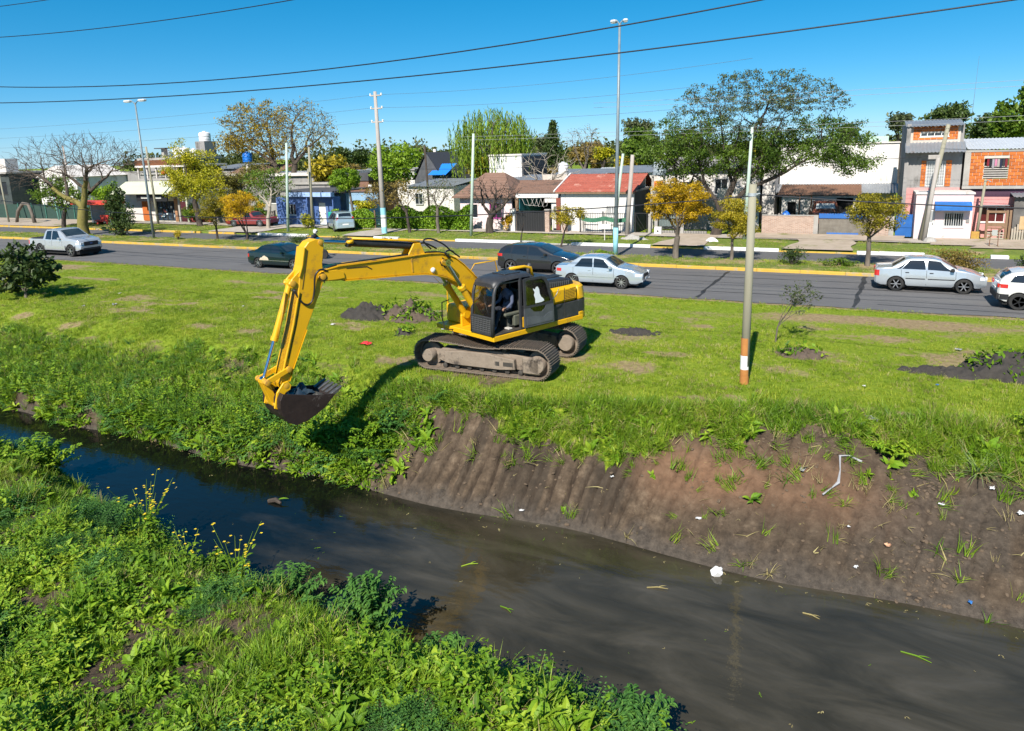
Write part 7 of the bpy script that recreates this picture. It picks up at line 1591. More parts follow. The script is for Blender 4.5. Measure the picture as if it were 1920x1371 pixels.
# --- brown tiled house
H = House('brown_roof_house', 'pinkish house with brown hipped tile roof behind the gnarled tree', -29.4, 51.2)
H.shell(-29.0, -24.3, 51.2, 56.5, 2.7, plpw, [(-26.3, -25.2, .9, 2.1), (-28.4, -27.4, .9, 2.0)], side=dkg); H.window(-26.3, -25.2, .9, 2.1, 51.2, fm=mat('magenta_paint', (.35, .03, .22)), mull=1); H.window(-28.4, -27.4, .9, 2.0, 51.2)
q = H.m(); q.add([(-29.5, 50.7, 2.62), (-24.0, 50.7, 2.62), (-26.0, 53.6, 4.45), (-27.8, 53.6, 4.45), (-29.5, 56.8, 2.62), (-24.0, 56.8, 2.62)], [(0, 1, 2, 3), (1, 5, 2), (5, 4, 3, 2), (4, 0, 3)]); q.add([(-29.5, 50.7, 2.55), (-24.0, 50.7, 2.55), (-24.0, 56.8, 2.55), (-29.5, 56.8, 2.55)], [(0, 3, 2, 1)]); q.grid([[(-29.5, 50.7, 2.55), (-29.5, 50.7, 2.62)], [(-24, 50.7, 2.55), (-24, 50.7, 2.62)], [(-24, 56.8, 2.55), (-24, 56.8, 2.62)]], flip=False); H.add('roof', q, tile_b)
for k in range(9): t0 = k/9; za = lerp(2.64, 4.42, t0); ya = lerp(50.7, 53.6, t0); H.box('tile_course', lerp(-29.5, -27.8, t0)+.05, lerp(-24.0, -26.0, t0)-.05, ya, ya+.3, za-.01, za+.045, tile_b)
# --- plain white block, slate gable, background houses
H = House('white_block', 'plain white two-storey block before the willow', -32.6, 63.8, 'building'); H.box('wall', -32.6, -29.1, 63.8, 70, -.05, 5.7, plw); H.box('parapet', -32.68, -29.02, 63.7, 70.1, 5.7, 5.86, plw2); H.box('side_wall', -29.1, -28.98, 63.9, 70, -.05, 5.6, dkg)  # right side of the white block painted dark for its shade
H = House('gable_house', 'slate-grey gabled house with a bright blue lean-to roof', -42.6, 66); q = H.m(); q.prism([(-42.8, 3.4), (-41.2, 6.2), (-39.4, 3.4), (-39.4, -.05), (-42.8, -.05)], 66, 72); H.add('wall', q, mat('slate_grey', (.06, .065, .075), (.10, .105, .115), 2, .85)); q = H.m(); q.grid([[(-41.2, 65.8, 6.28), (-41.2, 72, 6.28)], [(-39.1, 65.8, 3.35), (-39.1, 72, 3.35)]], flip=True); q.grid([[(-43.1, 65.8, 3.35), (-43.1, 72, 3.35)], [(-41.2, 65.8, 6.28), (-41.2, 72, 6.28)]], flip=True); H.add('roof', q, mat('slate_roof', (.05, .052, .06), rough=.7)); H.corr('blue_roof', -40.6, -38.4, 65.0, 3.9, 67.5, 5.0, mat('bright_blue_roof', (.02, .20, .62), rough=.5)); H.box('chimney', -41.6, -41.3, 68, 68.3, 5.6, 6.6, plw)
H = House('far_house', 'small white house with grey hipped roof behind the concrete pole', -54.4, 72); H.shell(-54.6, -51.4, 72, 77, 3.9, plw, [(-53.4, -52.6, 2.6, 3.6)]); H.window(-53.4, -52.6, 2.6, 3.6, 72); q = H.m(); q.add([(-54.9, 71.6, 3.9), (-51.1, 71.6, 3.9), (-51.1, 77.4, 3.9), (-54.9, 77.4, 3.9), (-53, 74, 5.2), (-53, 75, 5.2)], [(0, 1, 4), (1, 2, 5, 4), (2, 3, 5), (3, 0, 4, 5), (0, 3, 2, 1)]); H.add('roof', q, zinc)
H = House('brick_annex', 'brown brick annex with dark top behind the light blue wall', -47.0, 60); H.box('wall', -47, -44.6, 60, 65, -.05, 3.6, mat('brown_brick', (.17, .09, .06), (.25, .14, .10), 4, .9)); H.box('dark_top', -47.1, -44.5, 59.9, 65, 3.6, 4.4, dkg); H.box('white_stripe', -44.58, -44.2, 59.9, 60.1, -.05, 3.2, plw)
H = House('light_blue_wall', 'light blue wall behind the round green tree', -42.0, 53.2, 'wall', None); H.box('wall', -42.2, -38.6, 53.2, 53.4, -.05, 2.85, pllb); H.box('cap', -42.2, -38.6, 53.15, 53.45, 2.85, 2.93, dkg)
H = House('low_hut', 'low hut with pale sheet roof far behind the red-roofed house', -25.8, 75); H.shell(-25.8, -22.1, 75, 79, 3.2, mat('maroon_wall', (.14, .05, .05)), []); H.corr('roof', -26, -21.9, 74.6, 3.2, 79.2, 3.95, zinc_l)
# --- blue house
H = House('blue_house', 'bright blue single-storey house behind the parked van', -48.8, 51.2)
H.shell(-48.8, -45.0, 51.2, 57, 2.55, plb, [(-47.6, -46.5, .9, 1.9)]); H.window(-47.6, -46.5, .9, 1.9, 51.2, mull=2); H.box('porch_beam', -47.2, -41.9, 50.9, 51.2, 2.62, 3.0, mat('blue_white', (.22, .36, .62), (.36, .48, .70), 3, .8)); H.box('roof', -49.0, -41.8, 51.2, 57, 3.0, 3.12, dkg)
q = H.m(); holes_wall(q, -45.0, -42.0, -.05, 2.62, 51.9, 52.1, [(-44.4, -43.6, .0, 2.0)]); H.add('porch_wall', q, plb); H.door(-44.4, -43.6, .0, 2.0, 51.9, plw); H.box('side_wall', -42.2, -42.0, 51.2, 51.9, -.05, 2.62, plb); H.box('front_jamb', -45.0, -44.9, 51.0, 51.9, -.05, 2.62, plb)
b = thing('green_bin', 'turquoise bin on a post beside the parked van', 'bin', (-40.3, 48.6, .1)); q = MB(); q.tube([(0, 0, 0), (0, 0, .8)], .04, 6); q.build('post', iron, b); q = MB(); q.lathe([(.16, .75), (.22, .8), (.24, 1.35), (.18, 1.4)], 14); q.build('bucket', mat('turquoise', (.02, .32, .26), rough=.5), b, auto=40)
H = House('mesh_gate', 'green wire mesh garden gate at the left of the concrete pole', -36.0, 49.0, 'gate', None); H.railing('mesh', -35.9, -35.05, 49.0, .1, 1.5, mat('gate_green', (.03, .08, .05), rough=.6), .09, 6, .006); 
for x in (-36.0, -35.0): H.box('post', x-.05, x+.05, 48.95, 49.05, 0, 1.65, wood)
# --- long flat-roofed building behind the golden trees
H = House('long_building', 'long low grey building under the tall golden trees', -66, 60, 'building'); H.shell(-66, -50.5, 60, 68, 4.2, plg, [(-58, -56.5, 1.2, 2.6), (-54, -52.5, 1.2, 2.6)]); H.box('roof_edge', -66.3, -50.2, 59.7, 68, 4.2, 4.5, plw2); H.window(-58, -56.5, 1.2, 2.6, 60); H.window(-54, -52.5, 1.2, 2.6, 60); H.tiles('red_roof', -65, -57.5, 61, 4.5, 64, 5.4, tile_b)
tank('bright blue water tank beside the tall golden tree', -62.4, 61.6, 5.75, 6.9, .52, mat('tank_blue', (.01, .14, .50), rough=.45)); B = House('tank_tower', 'slim white post under the blue water tank', -62.5, 61.5, 'stand', None); B.box('column', -62.6, -62.2, 61.4, 61.8, 4.5, 5.75, plw2)
# --- shop
H = House('shop', 'corner shop with black fascia, cream roof and brick columns', -68.1, 51.2, 'shop')
H.shell(-70, -61.2, 51.2, 58, 3.1, plw2, [(-65.2, -62.4, .1, 2.15), (-66.9, -66.2, 1.35, 2.1)]); H.box('brick_column', -67.2, -66.0, 51.08, 51.2, .1, 2.15, brick_o); H.box('brick_column', -62.35, -61.5, 51.05, 51.2, 0, 2.4, mat('brown_tile_wall', (.33, .16, .08), (.42, .22, .12), 5, .8)); H.box('fascia', -66.4, -61.9, 49.95, 50.05, 2.2, 2.95, iron)
q = H.m(); lr = random.Random(4)
for x0, n in ((-65.7, 8), (-63.6, 6)):
    x = x0
    for k in range(n): w_ = lr.uniform(.09, .16); q.box(x, x+w_, 49.94, 49.948, 2.48, 2.66+(.03 if k == 0 else 0)); x += w_+.03
tag(H.add('sign_lettering', q, mat('sign_white', (.72, .72, .66), rough=.6)), kind='stuff')
q = H.m(); q.grid([[(-69.9, 49.55, 3.0), (-61.2, 49.55, 3.0)], [(-69.5, 51.3, 4.15), (-61.5, 51.3, 4.15)]]); q.grid([[(-69.9, 49.55, 2.94), (-61.2, 49.55, 2.94)], [(-69.9, 49.55, 3.0), (-61.2, 49.55, 3.0)]]); q.add([(-61.2, 49.55, 2.94), (-61.2, 51.3, 2.94), (-61.5, 51.3, 4.15), (-61.2, 49.55, 3.0)], [(0, 1, 2, 3)]); H.add('sloping_roof', q, cream)
for k in range(4): xa = -65.2+k*.7; H.window(xa, xa+.7, .1, 2.15, 51.2, fm=dframe, pm=mat('shop_glass', (.012, .016, .030), (.05, .08, .11), 2.5, .06, spec=.9), mull=0, sill=False, name='glass_door')
rr_ = random.Random(2)
for k in range(13):
    x = rr_.uniform(-65.1, -62.6); z = rr_.choice((.5, .6, .75, 1.0, 1.05, 1.4)); H.box('poster', x, x+rr_.uniform(.12, .35), 51.19, 51.205, z, z+rr_.uniform(.06, .25), mat('poster_%d' % (k % 4), ((.55, .62, .66), (.35, .5, .62), (.6, .56, .5), (.4, .12, .1))[k % 4], rough=.5))
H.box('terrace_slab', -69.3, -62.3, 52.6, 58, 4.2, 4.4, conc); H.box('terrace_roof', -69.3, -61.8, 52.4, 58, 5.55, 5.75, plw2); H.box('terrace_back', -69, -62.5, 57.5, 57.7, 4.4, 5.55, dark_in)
for k in range(6): x = -69.2+k*1.38; H.box('terrace_post', x, x+.14, 52.6, 52.74, 4.4, 5.55, plw2)
H.box('rusty_parapet', -70, -63, 53, 53.2, 5.75, 6.3, mat('rust_red_plants', (.10, .035, .018), (.19, .075, .03), 6, .95, bump=.8)); H.box('chimney', -79.9+10.5, -69.0, 56, 56.5, 5.75, 7.5, conc); H.box('chimney_cap', -70.0, -68.3, 55.6, 56.9, 7.5, 7.6, dkg)
b = thing('red_umbrella', 'red and blue bundle on the shop terrace', 'bundle', (-65.2, 52.7, 4.4)); q = MB(); q.lathe([(.05, .3), (.35, .5), (.25, .8), (.05, .9)], 12); q.build('cloth', mat('bundle_red', (.45, .02, .03), rough=.9), b, auto=50)
for lb, x, y, z0, z1, r_ in (('leftmost of the three white tanks above the shop', -83.6, 70, 6.6, 8.0, .62), ('middle one of the three white tanks above the shop', -82.2, 70, 6.6, 7.95, .62), ('rightmost of the three white tanks above the shop', -80.9, 70.4, 6.6, 7.7, .55), ('lone high white tank above the yellow-green leaning tree', -83.7, 75, 8.7, 10.1, .8)): tank(lb, x, y, z0, z1, r_, tk_w)
tank('grey tank beside the chimney slab above the shop', -80.6, 66, 6.3, 7.5, .62, tk_g)
H = House('tank_house', 'far flat-roofed block carrying the white tanks', -86, 66, 'building'); H.box('wall', -86, -79, 66.5, 73, -.05, 6.3, plg); H.box('roof_slab', -86.2, -78.8, 65.6, 73.2, 6.3, 6.6, conc); H.box('stair_tower', -84.6, -82.8, 74, 76, -.05, 8.7, plg); H.box('lower_wing', -95, -79.5, 62, 66, -.05, 4.9, plg)
H = House('garden_arch', 'cream arched doorway beside the shop', -61.2, 50.9, 'gate', None); H.box('post', -61.5, -61.28, 50.8, 51.0, 0, 2.75, conc); H.box('post', -60.35, -60.13, 50.8, 51.0, 0, 2.75, cream); H.box('lintel', -61.5, -60.13, 50.8, 51.0, 2.75, 2.95, cream); H.door(-61.26, -60.36, .05, 2.1, 50.85, mat('maroon_door', (.07, .015, .02), rough=.6))
H = House('boundary_wall', 'low white wall with red base beside the cream arched doorway', -60.0, 51.0, 'wall', None); H.box('red_base', -60.0, -57.6, 51.0, 51.2, -.05, .5, mat('red_wall_paint', (.36, .07, .06), rough=.8)); H.box('wall', -60.0, -57.6, 51.0, 51.2, .5, 1.4, plw); H.box('pillar', -60.2, -60.0, 50.95, 51.25, -.05, 1.55, mat('red_wall_paint', (.36, .07, .06))); H.box('pillar', -57.6, -57.4, 50.95, 51.25, -.05, 1.5, mat('red_wall_paint', (.36, .07, .06))); H.box('stripe', -60.0, -57.6, 50.985, 51.0, .82, .88, plg)
H = House('grey_yard_wall', 'grey yard wall behind the parked red car', -57.0, 51.2, 'wall', None); H.box('wall', -57.2, -49.2, 51.2, 51.4, -.05, 1.25, mat('rusty_grey_wall', (.16, .14, .125), (.25, .22, .20), 2, .95)); H.box('cap', -57.2, -49.2, 51.15, 51.45, 1.25, 1.31, conc)
# --- far left
H = House('white_gable_house', 'white house with pale gable at the far left', -91, 55.4); H.shell(-91, -83.8, 55.4, 62, 4.6, plw, [(-89.3, -88.3, 3.2, 4.4)]); H.window(-89.3, -88.3, 3.2, 4.4, 55.4); q = H.m(); q.prism([(-91.3, 4.6), (-87.4, 6.0), (-83.5, 4.6)], 55.2, 62); H.add('gable', q, plw2)
H = House('dark_house', 'dark green-grey house with white roof tank at the left edge', -100, 52.8); H.shell(-102, -92.5, 52.8, 59, 5.2, mat('dark_green_grey', (.035, .045, .045), (.06, .072, .07), 2, .9), [(-95.5, -93.2, 2.7, 4.2)]); H.window(-95.5, -93.2, 2.7, 4.2, 52.8, fm=dframe); H.box('roof_slab', -102.3, -92.2, 52.4, 59, 5.2, 5.4, conc); H.box('roof_block', -96.5, -94, 53.5, 55, 5.4, 7.0, plw2)
F_ = House('green_fence', 'dark green mesh fence at the far left behind the small leaning tree', -84, 50.2, 'fence', None); F_.box('mesh', -92, -71.5, 50.2, 50.23, .05, 1.75, mat('fence_green', (.018, .045, .035), (.03, .065, .05), 4, .8))
for k in range(9): x = -92+k*2.5; F_.box('post', x, x+.07, 50.1, 50.17, 0, 1.9, mat('post_green', (.06, .20, .15), rough=.6))
# bus shelter and bench
S = House('bus_shelter', 'red-roofed bus shelter beside the thick yellow-green trunk', -71.0, 46.6, 'bus shelter', None)
redr = mat('shelter_red', (.50, .045, .030), (.62, .07, .045), 3, .6); S.box('roof', -71.3, -65.9, 46.1, 48.3, 2.12, 2.42, redr, bevel=.02)
for x in (-70.9, -66.2): S.box('post', x, x+.1, 46.6, 46.7, 0, 2.12, mat('shelter_post', (.42, .50, .55), rough=.5)); S.box('rear_post', x, x+.1, 47.9, 48.0, 0, 2.12, mat('shelter_post', (.42, .50, .55)))
S.box('back_panel', -70.8, -66.2, 47.96, 48.0, .1, 2.0, mat('shelter_back', (.20, .20, .20), (.28, .27, .26), 3, .8))
B = House('bench', 'orange-red concrete bench under the bus shelter', -68.8, 47.0, 'bench', None)
B.box('seat', -68.7, -66.7, 46.7, 47.3, .42, .56, redr, bevel=.02); B.box('backrest', -68.7, -66.7, 47.3, 47.42, .42, 1.0, redr, bevel=.02)
for x in (-68.6, -67.1): B.box('leg', x, x+.25, 46.8, 47.3, .1, .42, redr)
A_ = thing('cut_log', 'large fallen curved log at the far left of the far pavement', 'log', (-79.2, 46.2, .1)); b = MB(); b.tube([(-1.6, 0, .1), (-1.1, 0, 1.3), (-.2, .1, 2.1), (.7, .1, 2.0), (1.2, 0, 1.2), (1.5, 0, 0)], [.16, .17, .18, .17, .16, .2], 9); b.build('wood', bark_g, A_, smooth=True)

# roofs and walls of the blocks behind
for k, (lb, x0, x1, y0, hh, mt, rm) in enumerate((('low plain house between the grey house and the warehouse', -6.2, -5.3, 58.5, 4.6, plw2, conc), ('low rendered house behind the pollarded tree', -30.5, -24.6, 60.0, 3.3, plg, zinc), ('low house behind the hedge with sheet roof', -38.5, -33.5, 58.0, 3.1, plw2, zinc), ('grey house behind the round green tree', -52.0, -47.5, 57.5, 3.4, plg, conc), ('white flat house behind the bright blue one', -49.5, -45.5, 70.0, 4.3, plw, conc), ('small white house behind the red-roofed one', -20.5, -15.5, 64.0, 3.9, plw2, zinc), ('grey block behind the small white house', -27.0, -22.0, 66.0, 3.6, plg, zinc), ('pale house behind the shop terrace', -78.5, -71.5, 60.0, 4.6, plg, conc), ('grey-roofed house at the left between tank block and shop', -71.5, -66.3, 64.0, 5.0, plg, zinc))):
    H = House('back_house', lb, x0, y0); H.box('wall', x0, x1, y0, y0+5, -.05, hh, mt); H.corr('roof', x0-.2, x1+.2, y0-.3, hh+.02, y0+5.2, hh+.5, rm) if rm is zinc else H.box('roof', x0-.15, x1+.15, y0-.15, y0+5.15, hh, hh+.18, rm)
    if x1-x0 > 2: H.window(x0+.8, x0+1.7, hh-1.7, hh-.6, y0-.15, rec=.0, sill=False)

# ================================================================ poles, lamps, wires
thin_m = mat('wire_grey', (.10, .12, .14), rough=.5)
galv = mat('galvanised', (.36, .40, .42), (.48, .52, .54), 2, .5, metal=.3)
galv_b = mat('lamp_post_blue_grey', (.15, .19, .21), (.22, .27, .29), 2, .5, metal=.2)
polec = mat('pole_concrete', (.30, .27, .245), (.42, .385, .35), 3, .9, stretch=(1, 1, .3))
poleg = mat('pole_pale_green', (.34, .44, .37), (.46, .55, .47), 2, .7, stretch=(1, 1, .2), c3=(.30, .26, .2), s3=2, t3=.62)
polew = mat('pole_weathered_wood', (.22, .205, .145), (.33, .31, .23), 4, .9, stretch=(1, 1, .12), contrast=.9, bump=.3)
orng = mat('pole_orange_paint', (.36, .14, .035), (.46, .20, .055), 5, .85)
whp = mat('pole_white_paint', (.62, .62, .60), (.74, .74, .72), 5, .8)
cyp = mat('pole_light_blue_paint', (.22, .52, .62), (.30, .60, .70), 5, .8)
def pole(name, label, base, top, r0, r1, m, cat='utility pole', group='utility poles', n=10):
    o = thing(name, label, cat, base, 0, group); b = MB(); T = Vector(top)-Vector(base); b.tube([(0, 0, -.2), T*.5, T], [r0, (r0+r1)/2, r1], n); b.build('shaft', m, o, smooth=True); return o, T
def lamp_head(o, p, dx, m, yaw=0):
    T = Matrix.Translation(p) @ Matrix.Rotation(yaw, 4, 'Z'); b = MB(); b.tube([(0, 0, -.15), (dx*.25, 0, .08), (dx*.55, 0, .14)], .035, 7, T=T); a = b.build('arm', m, o, smooth=True)
    b = MB(); b.bbox(*sorted((dx*.5, dx*1.25)), -.16, .16, .06, .22, .05, T); h = b.build('lamp_head', mat('lamp_housing', (.55, .56, .56), rough=.4), o)
    b = MB(); b.box(*sorted((dx*.6, dx*1.15)), -.12, .12, .045, .06, T); b.build('lens', mat('lamp_lens', (.6, .6, .55), rough=.2), h)
o, T = pole('street_lamp', 'grey double-headed street lamp at the left, on the median', (-50.8, 39.3, .1), (-50.95, 39.3, 10.75), .11, .06, galv_b, 'street lamp', 'street lamps'); lamp_head(o, T, .95, galv_b); lamp_head(o, T, -.95, galv_b)
o, T = pole('street_lamp', 'tallest street lamp in the middle, pale blue-grey', (-12.2, 39.6, .1), (-11.95, 39.6, 12.9), .13, .065, galv_b, 'street lamp', 'street lamps'); lamp_head(o, T, .35, galv_b, R(30)); lamp_head(o, T, -.45, galv_b, R(-20))
b = MB(); b.tube([(0, 0, 0), (.03, 0, 1.6)], [.15, .145], 12); b.build('painted_base', cyp, o, smooth=True)
o, T = pole('utility_pole', 'concrete pole with three pairs of insulators and painted base', (-32.9, 45.9, .1), (-32.95, 45.9, 10.9), .22, .12, polec)
for nm, za, zb, mm in (('base_band', -.05, .55, cyp), ('base_band', .55, 1.35, whp), ('base_band', 1.35, 2.05, cyp)):
    b = MB(); b.tube([(0, 0, za), (0, 0, zb)], .222, 12, cap=False); b.build(nm, mm, o, smooth=True)
b = MB(); b.tube([(0, 0, .55), (0, 0, 1.5)], .2225, 12, cap=False); b.build('base_band', whp, o, smooth=True)
for z in (8.55, 9.55, 10.5):
    b = MB(); b.bbox(-.45, .45, -.07, .07, z-.05, z+.05, .01); a_ = b.build('cross_arm', polec, o)
    for x in (-.5, .5): b = MB(); b.lathe([(.03, -.06), (.08, -.05), (.05, 0), (.08, .05), (.04, .12)], 10, Matrix.Translation((x, 0, z+.05))); b.build('insulator', mat('insulator_white', (.66, .66, .62), rough=.3), a_, auto=40)
pole('utility_pole', 'pale green pole standing before the blue house at its left', (-42.3, 45.4, .1), (-41.6, 45.4, 7.35), .12, .09, poleg)
pole('utility_pole', 'weathered pale pole right of the pale green one before the blue house', (-41.9, 48.0, .1), (-41.75, 48.2, 7.0), .13, .09, polew)
pole('utility_pole', 'thin wooden pole just left of the weathered pale pole', (-42.9, 49.4, .1), (-43.1, 49.4, 5.2), .07, .06, polew)
pole('utility_pole', 'pale green pole in front of the brown tiled house', (-25.2, 45.9, .1), (-24.65, 45.9, 7.5), .12, .09, poleg)
pole('utility_pole', 'grey pole standing close behind the tall lamp post', (-14.2, 48.8, .1), (-13.8, 48.8, 5.7), .16, .13, polec)
pole('utility_pole', 'pale greenish pole just left of the grey pole behind the tall lamp', (-15.0, 48.2, .1), (-14.3, 48.2, 5.8), .12, .09, poleg)
pole('utility_pole', 'distant pale green pole rising behind the painted wooden pole', (-6.1, 48.0, .1), (-5.85, 48.0, 7.25), .13, .09, poleg)
o, T = pole('utility_pole', 'leaning brown pole in front of the narrow tall house', (4.0, 49.6, .1), (4.95, 49.6, 7.0), .15, .11, polew); 
b = MB(); b.bbox(-.5+.55, .12+.55, -.2, .2, 4.9, 5.15, .02); b.build('junction_box', polec, o)
pole('utility_pole', 'shorter grey pole leaning beside the brown pole at the kiosk', (4.15, 49.2, .1), (4.55, 49.2, 5.1), .13, .11, polec)
b = thing('concrete_footing', 'broken concrete footing at the foot of the leaning pole', 'footing', (4.45, 48.9, .1)); q = MB(); q.lathe([(.42, -.05), (.36, .12), (.24, .28), (.06, .34)], 9); q.build('lump', conc, b)
o, T = pole('small_pole', 'thin wooden pole with lamp before the pink ground floor', (7.15, 51.6, .1), (7.35, 51.6, 3.7), .09, .07, polew); b = MB(); b.tube([(.2, 0, 3.4), (.3, -.1, 3.55), (.45, -.2, 3.45)], .03, 6); b.build('lamp', galv, o)
pole('utility_pole', 'dark wooden pole rising from the dense green tree', (-36.2, 58, .1), (-36.4, 58, 6.9), .11, .09, bark_d)
pole('street_lamp', 'far thin curved lamp pole at the left edge', (-83.2, 44.6, .1), (-84.0, 44.6, 8.7), .09, .06, galv_b, 'street lamp', 'street lamps')
pole('utility_pole', 'leaning pale pole at the very left edge', (-84.5, 45.5, .1), (-86.2, 45.5, 8.0), .12, .09, polew)
pole('utility_pole', 'short straight pole between the two at the left edge', (-82.2, 46.2, .1), (-82.6, 46.2, 5.8), .1, .08, polew)
pole('sign_pole', 'slim turquoise pole left of the white gabled house', (-78.0, 49.0, .1), (-78.6, 49.0, 4.5), .07, .06, mat('pole_turquoise', (.20, .45, .38), rough=.6), 'pole', None)
pole('utility_pole', 'weathered concrete pole behind the bare tree at left', (-89.0, 58, 0), (-89.4, 58, 8.4), .16, .12, polec)
o, T = pole('utility_pole', 'second pole just behind the left street lamp', (-61.5, 48.3, .1), (-61.9, 48.3, 7.6), .12, .09, polew)
pole('radio_mast', 'very thin distant mast at upper right', (14.5, 120, 0), (14.9, 120, 17.0), .05, .012, thin_m, 'mast', None)
# foreground painted pole
o, T = pole('wooden_pole', 'wooden pole with white and orange painted base on the lawn', (-2.28, 18.93, 0), (-2.24, 18.93, 5.28), .115, .095, polew, 'pole', None, 14)
for za, zb, mm in ((-.05, .42, orng), (.42, .80, whp), (.80, 1.28, orng)):
    b = MB(); b.tube([(0, 0, za), (0, 0, zb)], .1165, 14, cap=False); b.build('painted_band', mm, o, smooth=True)
b = MB(); b.tube([(.03, 0, 4.98), (.03, 0, 5.06)], .108, 12, cap=False); b.build('steel_band', galv, o, smooth=True)
b = MB(); b.tube([(.12, 0, 5.02), (.22, -.02, 5.05)], .02, 6); b.build('cable_hook', galv, o)
# wires: each one a thing of its own
cable_m = mat('cable_black', (.012, .013, .018), rough=.5)
thin_m = mat('wire_grey', (.10, .12, .14), rough=.5)
def wire(label, pts, r, m=cable_m, n=40, group='overhead wires', name='overhead_wire', fit=2):
    P = np.array(pts, float); x = P[:, 0]; cz = np.polyfit(x, P[:, 2], min(fit, len(x)-1)); cy = np.polyfit(x, P[:, 1], 1) if len(x) > 1 else None
    xs = np.linspace(x.min(), x.max(), n); b = MB(); b.tube([(a, np.polyval(cy, a), np.polyval(cz, a)) for a in xs], r, 5); o = b.build(name, m, smooth=True); return tag(o, label, 'wire', group)
def para(y, p, x0, x1):
    P = np.array(p); c_ = np.polyfit(P[:, 0], P[:, 1], 2); return [(x, y, np.polyval(c_, x)) for x in (x0, (x0+x1)/2, x1)]
wire('upper thick black wire sweeping across the sky to the top edge', para(22, [(-38, 10.05), (-15.8, 9.47), (-6.5, 9.93), (-2.25, 10.2)], -52, 22), .022)
wire('lower thick black wire crossing the whole sky', para(22, [(-38.2, 9.3), (-15.8, 8.90), (-6.5, 9.14), (3.55, 9.55)], -52, 26), .022)
wire('short wire cutting the upper left corner of the sky', para(22, [(-37.4, 12.31), (-26.4, 11.98), (-19.2, 12.02)], -52, 8), .018)
wire('topmost wire just touching the upper left corner', para(22, [(-37, 13.67), (-33.8, 13.58), (-28, 13.52)], -52, 8), .016)
wire('low dark cable running left from the painted wooden pole', [(-34, 18.93, 4.75), (-15.7, 18.93, 4.26), (-8.1, 18.93, 4.45), (-2.25, 18.93, 5.02)], .016)
wire('low dark cable running right from the painted wooden pole', [(-2.05, 18.93, 5.03), (1.2, 18.93, 4.80), (3.46, 18.93, 4.68), (9, 18.93, 4.75), (20, 18.93, 5.6)], .016)
def span(label, a, b_, sag, r=.009, m=thin_m):
    A_ = np.array(a, float); B_ = np.array(b_, float); M_ = (A_+B_)/2-np.array([0, 0, sag]); b = MB(); pts = []
    for i in range(31): t = i/30; p = A_*(1-t)**2+2*(M_-np.array([0, 0, sag]))*t*(1-t)+B_*t*t; pts.append(tuple(p))
    b.tube(pts, r, 4); tag(b.build('overhead_wire', m, smooth=True), label, 'wire', 'overhead wires')
for k, z in enumerate((8.7, 9.7, 10.65)):
    nm_ = ('lowest', 'middle', 'highest')[k]
    span('%s thin wire leading left from the concrete pole' % nm_, (-33.4, 45.9, z), (-100, 46, z-.4), .5)
    span('%s thin wire leading right from the concrete pole' % nm_, (-32.4, 45.9, z), (-5.8, 46.5, z+.3*k), .35)
for k, (z, y) in enumerate(((7.1, 48.0), (7.35, 48.0), (8.9, 47.0), (9.2, 47.0))):
    span(('lower of the two pale wires in front of the willow', 'upper of the two pale wires in front of the willow', 'lower pale wire across the crown of the big spreading tree', 'upper pale wire across the crown of the big spreading tree')[k], (-27 if k < 2 else -16, y, z), (22, y, z+.1), .15, .009, mat('wire_painted_glint', (.30, .31, .31), rough=.5))  # sun glint on these wires painted as a pale colour
span('slack service cable between the leaning poles and the grey tank', (4.4, 49.5, 5.2), (-13.8, 49, 5.5), .35, .014, cable_m); span('slack dark cable before the houses at the middle', (-13.9, 48.7, 5.3), (-41.7, 48, 5.6), .5, .014, cable_m); span('dark cable before the right-hand houses', (4.7, 49.6, 5.6), (22, 49, 5.8), .3, .014, cable_m)

# ================================================================ spoil heaps, litter, plants that stand alone
soil = mat('black_soil', (.020, .018, .016), (.060, .052, .045), 6, .95, bump=.8, bscale=18, contrast=.9)
soil_b = mat('brown_soil', (.055, .040, .030), (.13, .095, .07), 6, .95, bump=.8, bscale=18, contrast=.9)
def heap(name, label, x, y, rx, ry, h, m, seed, rz=0, green=0):
    o = thing(name, label, 'soil heap', (x, y, float(hgt(x, y))-.02), rz); n = 56; X, Y = np.meshgrid(np.linspace(-1, 1, n), np.linspace(-1, 1, n), indexing='ij')
    d = np.hypot(X, Y)+.35*(fbm(X*3, Y*3, 1.0, seed)-.5); Z = h*np.clip(1-d, 0, 1)**.8*(.55+.9*fbm(X*rx, Y*ry, .32, seed+3))+.26*np.clip(1-d, 0, 1)**.3*(fbm(X*rx, Y*ry, .16, seed+7)-.42)+.12*np.clip(1-d, 0, 1)**.3*(vnoise(X*rx, Y*ry, .07, seed+9)-.5)-.06*smooth(.85, 1.1, d)
    id_ = np.arange(n*n).reshape(n, n); F = np.stack([id_[:-1, :-1], id_[1:, :-1], id_[1:, 1:], id_[:-1, 1:]], -1).reshape(-1, 4); me = mesh_np('soil', np.stack([X*rx, Y*ry, Z], -1).reshape(-1, 3), F, True); obj('soil', me, m, o)
    if green:
        k = np.random.default_rng(seed).integers(0, n*n, green); C = np.stack([X*rx, Y*ry, Z], -1).reshape(-1, 3)[k]; C = C[d.reshape(-1)[k] < .95]; C = np.repeat(C, 4, 0)+_tr.normal(0, .09, (len(C)*4, 3)); C[:, 2] = np.abs(C[:, 2])+.06
        obj('uprooted_weeds', leaves_mesh('uprooted_weeds', C, .20, G_weed, .35, .3), None, o)['kind'] = 'stuff'
    return o
heap('soil_heap', 'black soil heap on the lawn under the excavator boom', -17.0, 22.2, 1.25, .8, .55, soil, 3)
heap('soil_heap', 'heap of uprooted weeds and soil beside the black heap', -15.3, 22.6, 1.4, .9, .6, soil_b, 9, 0, 160)
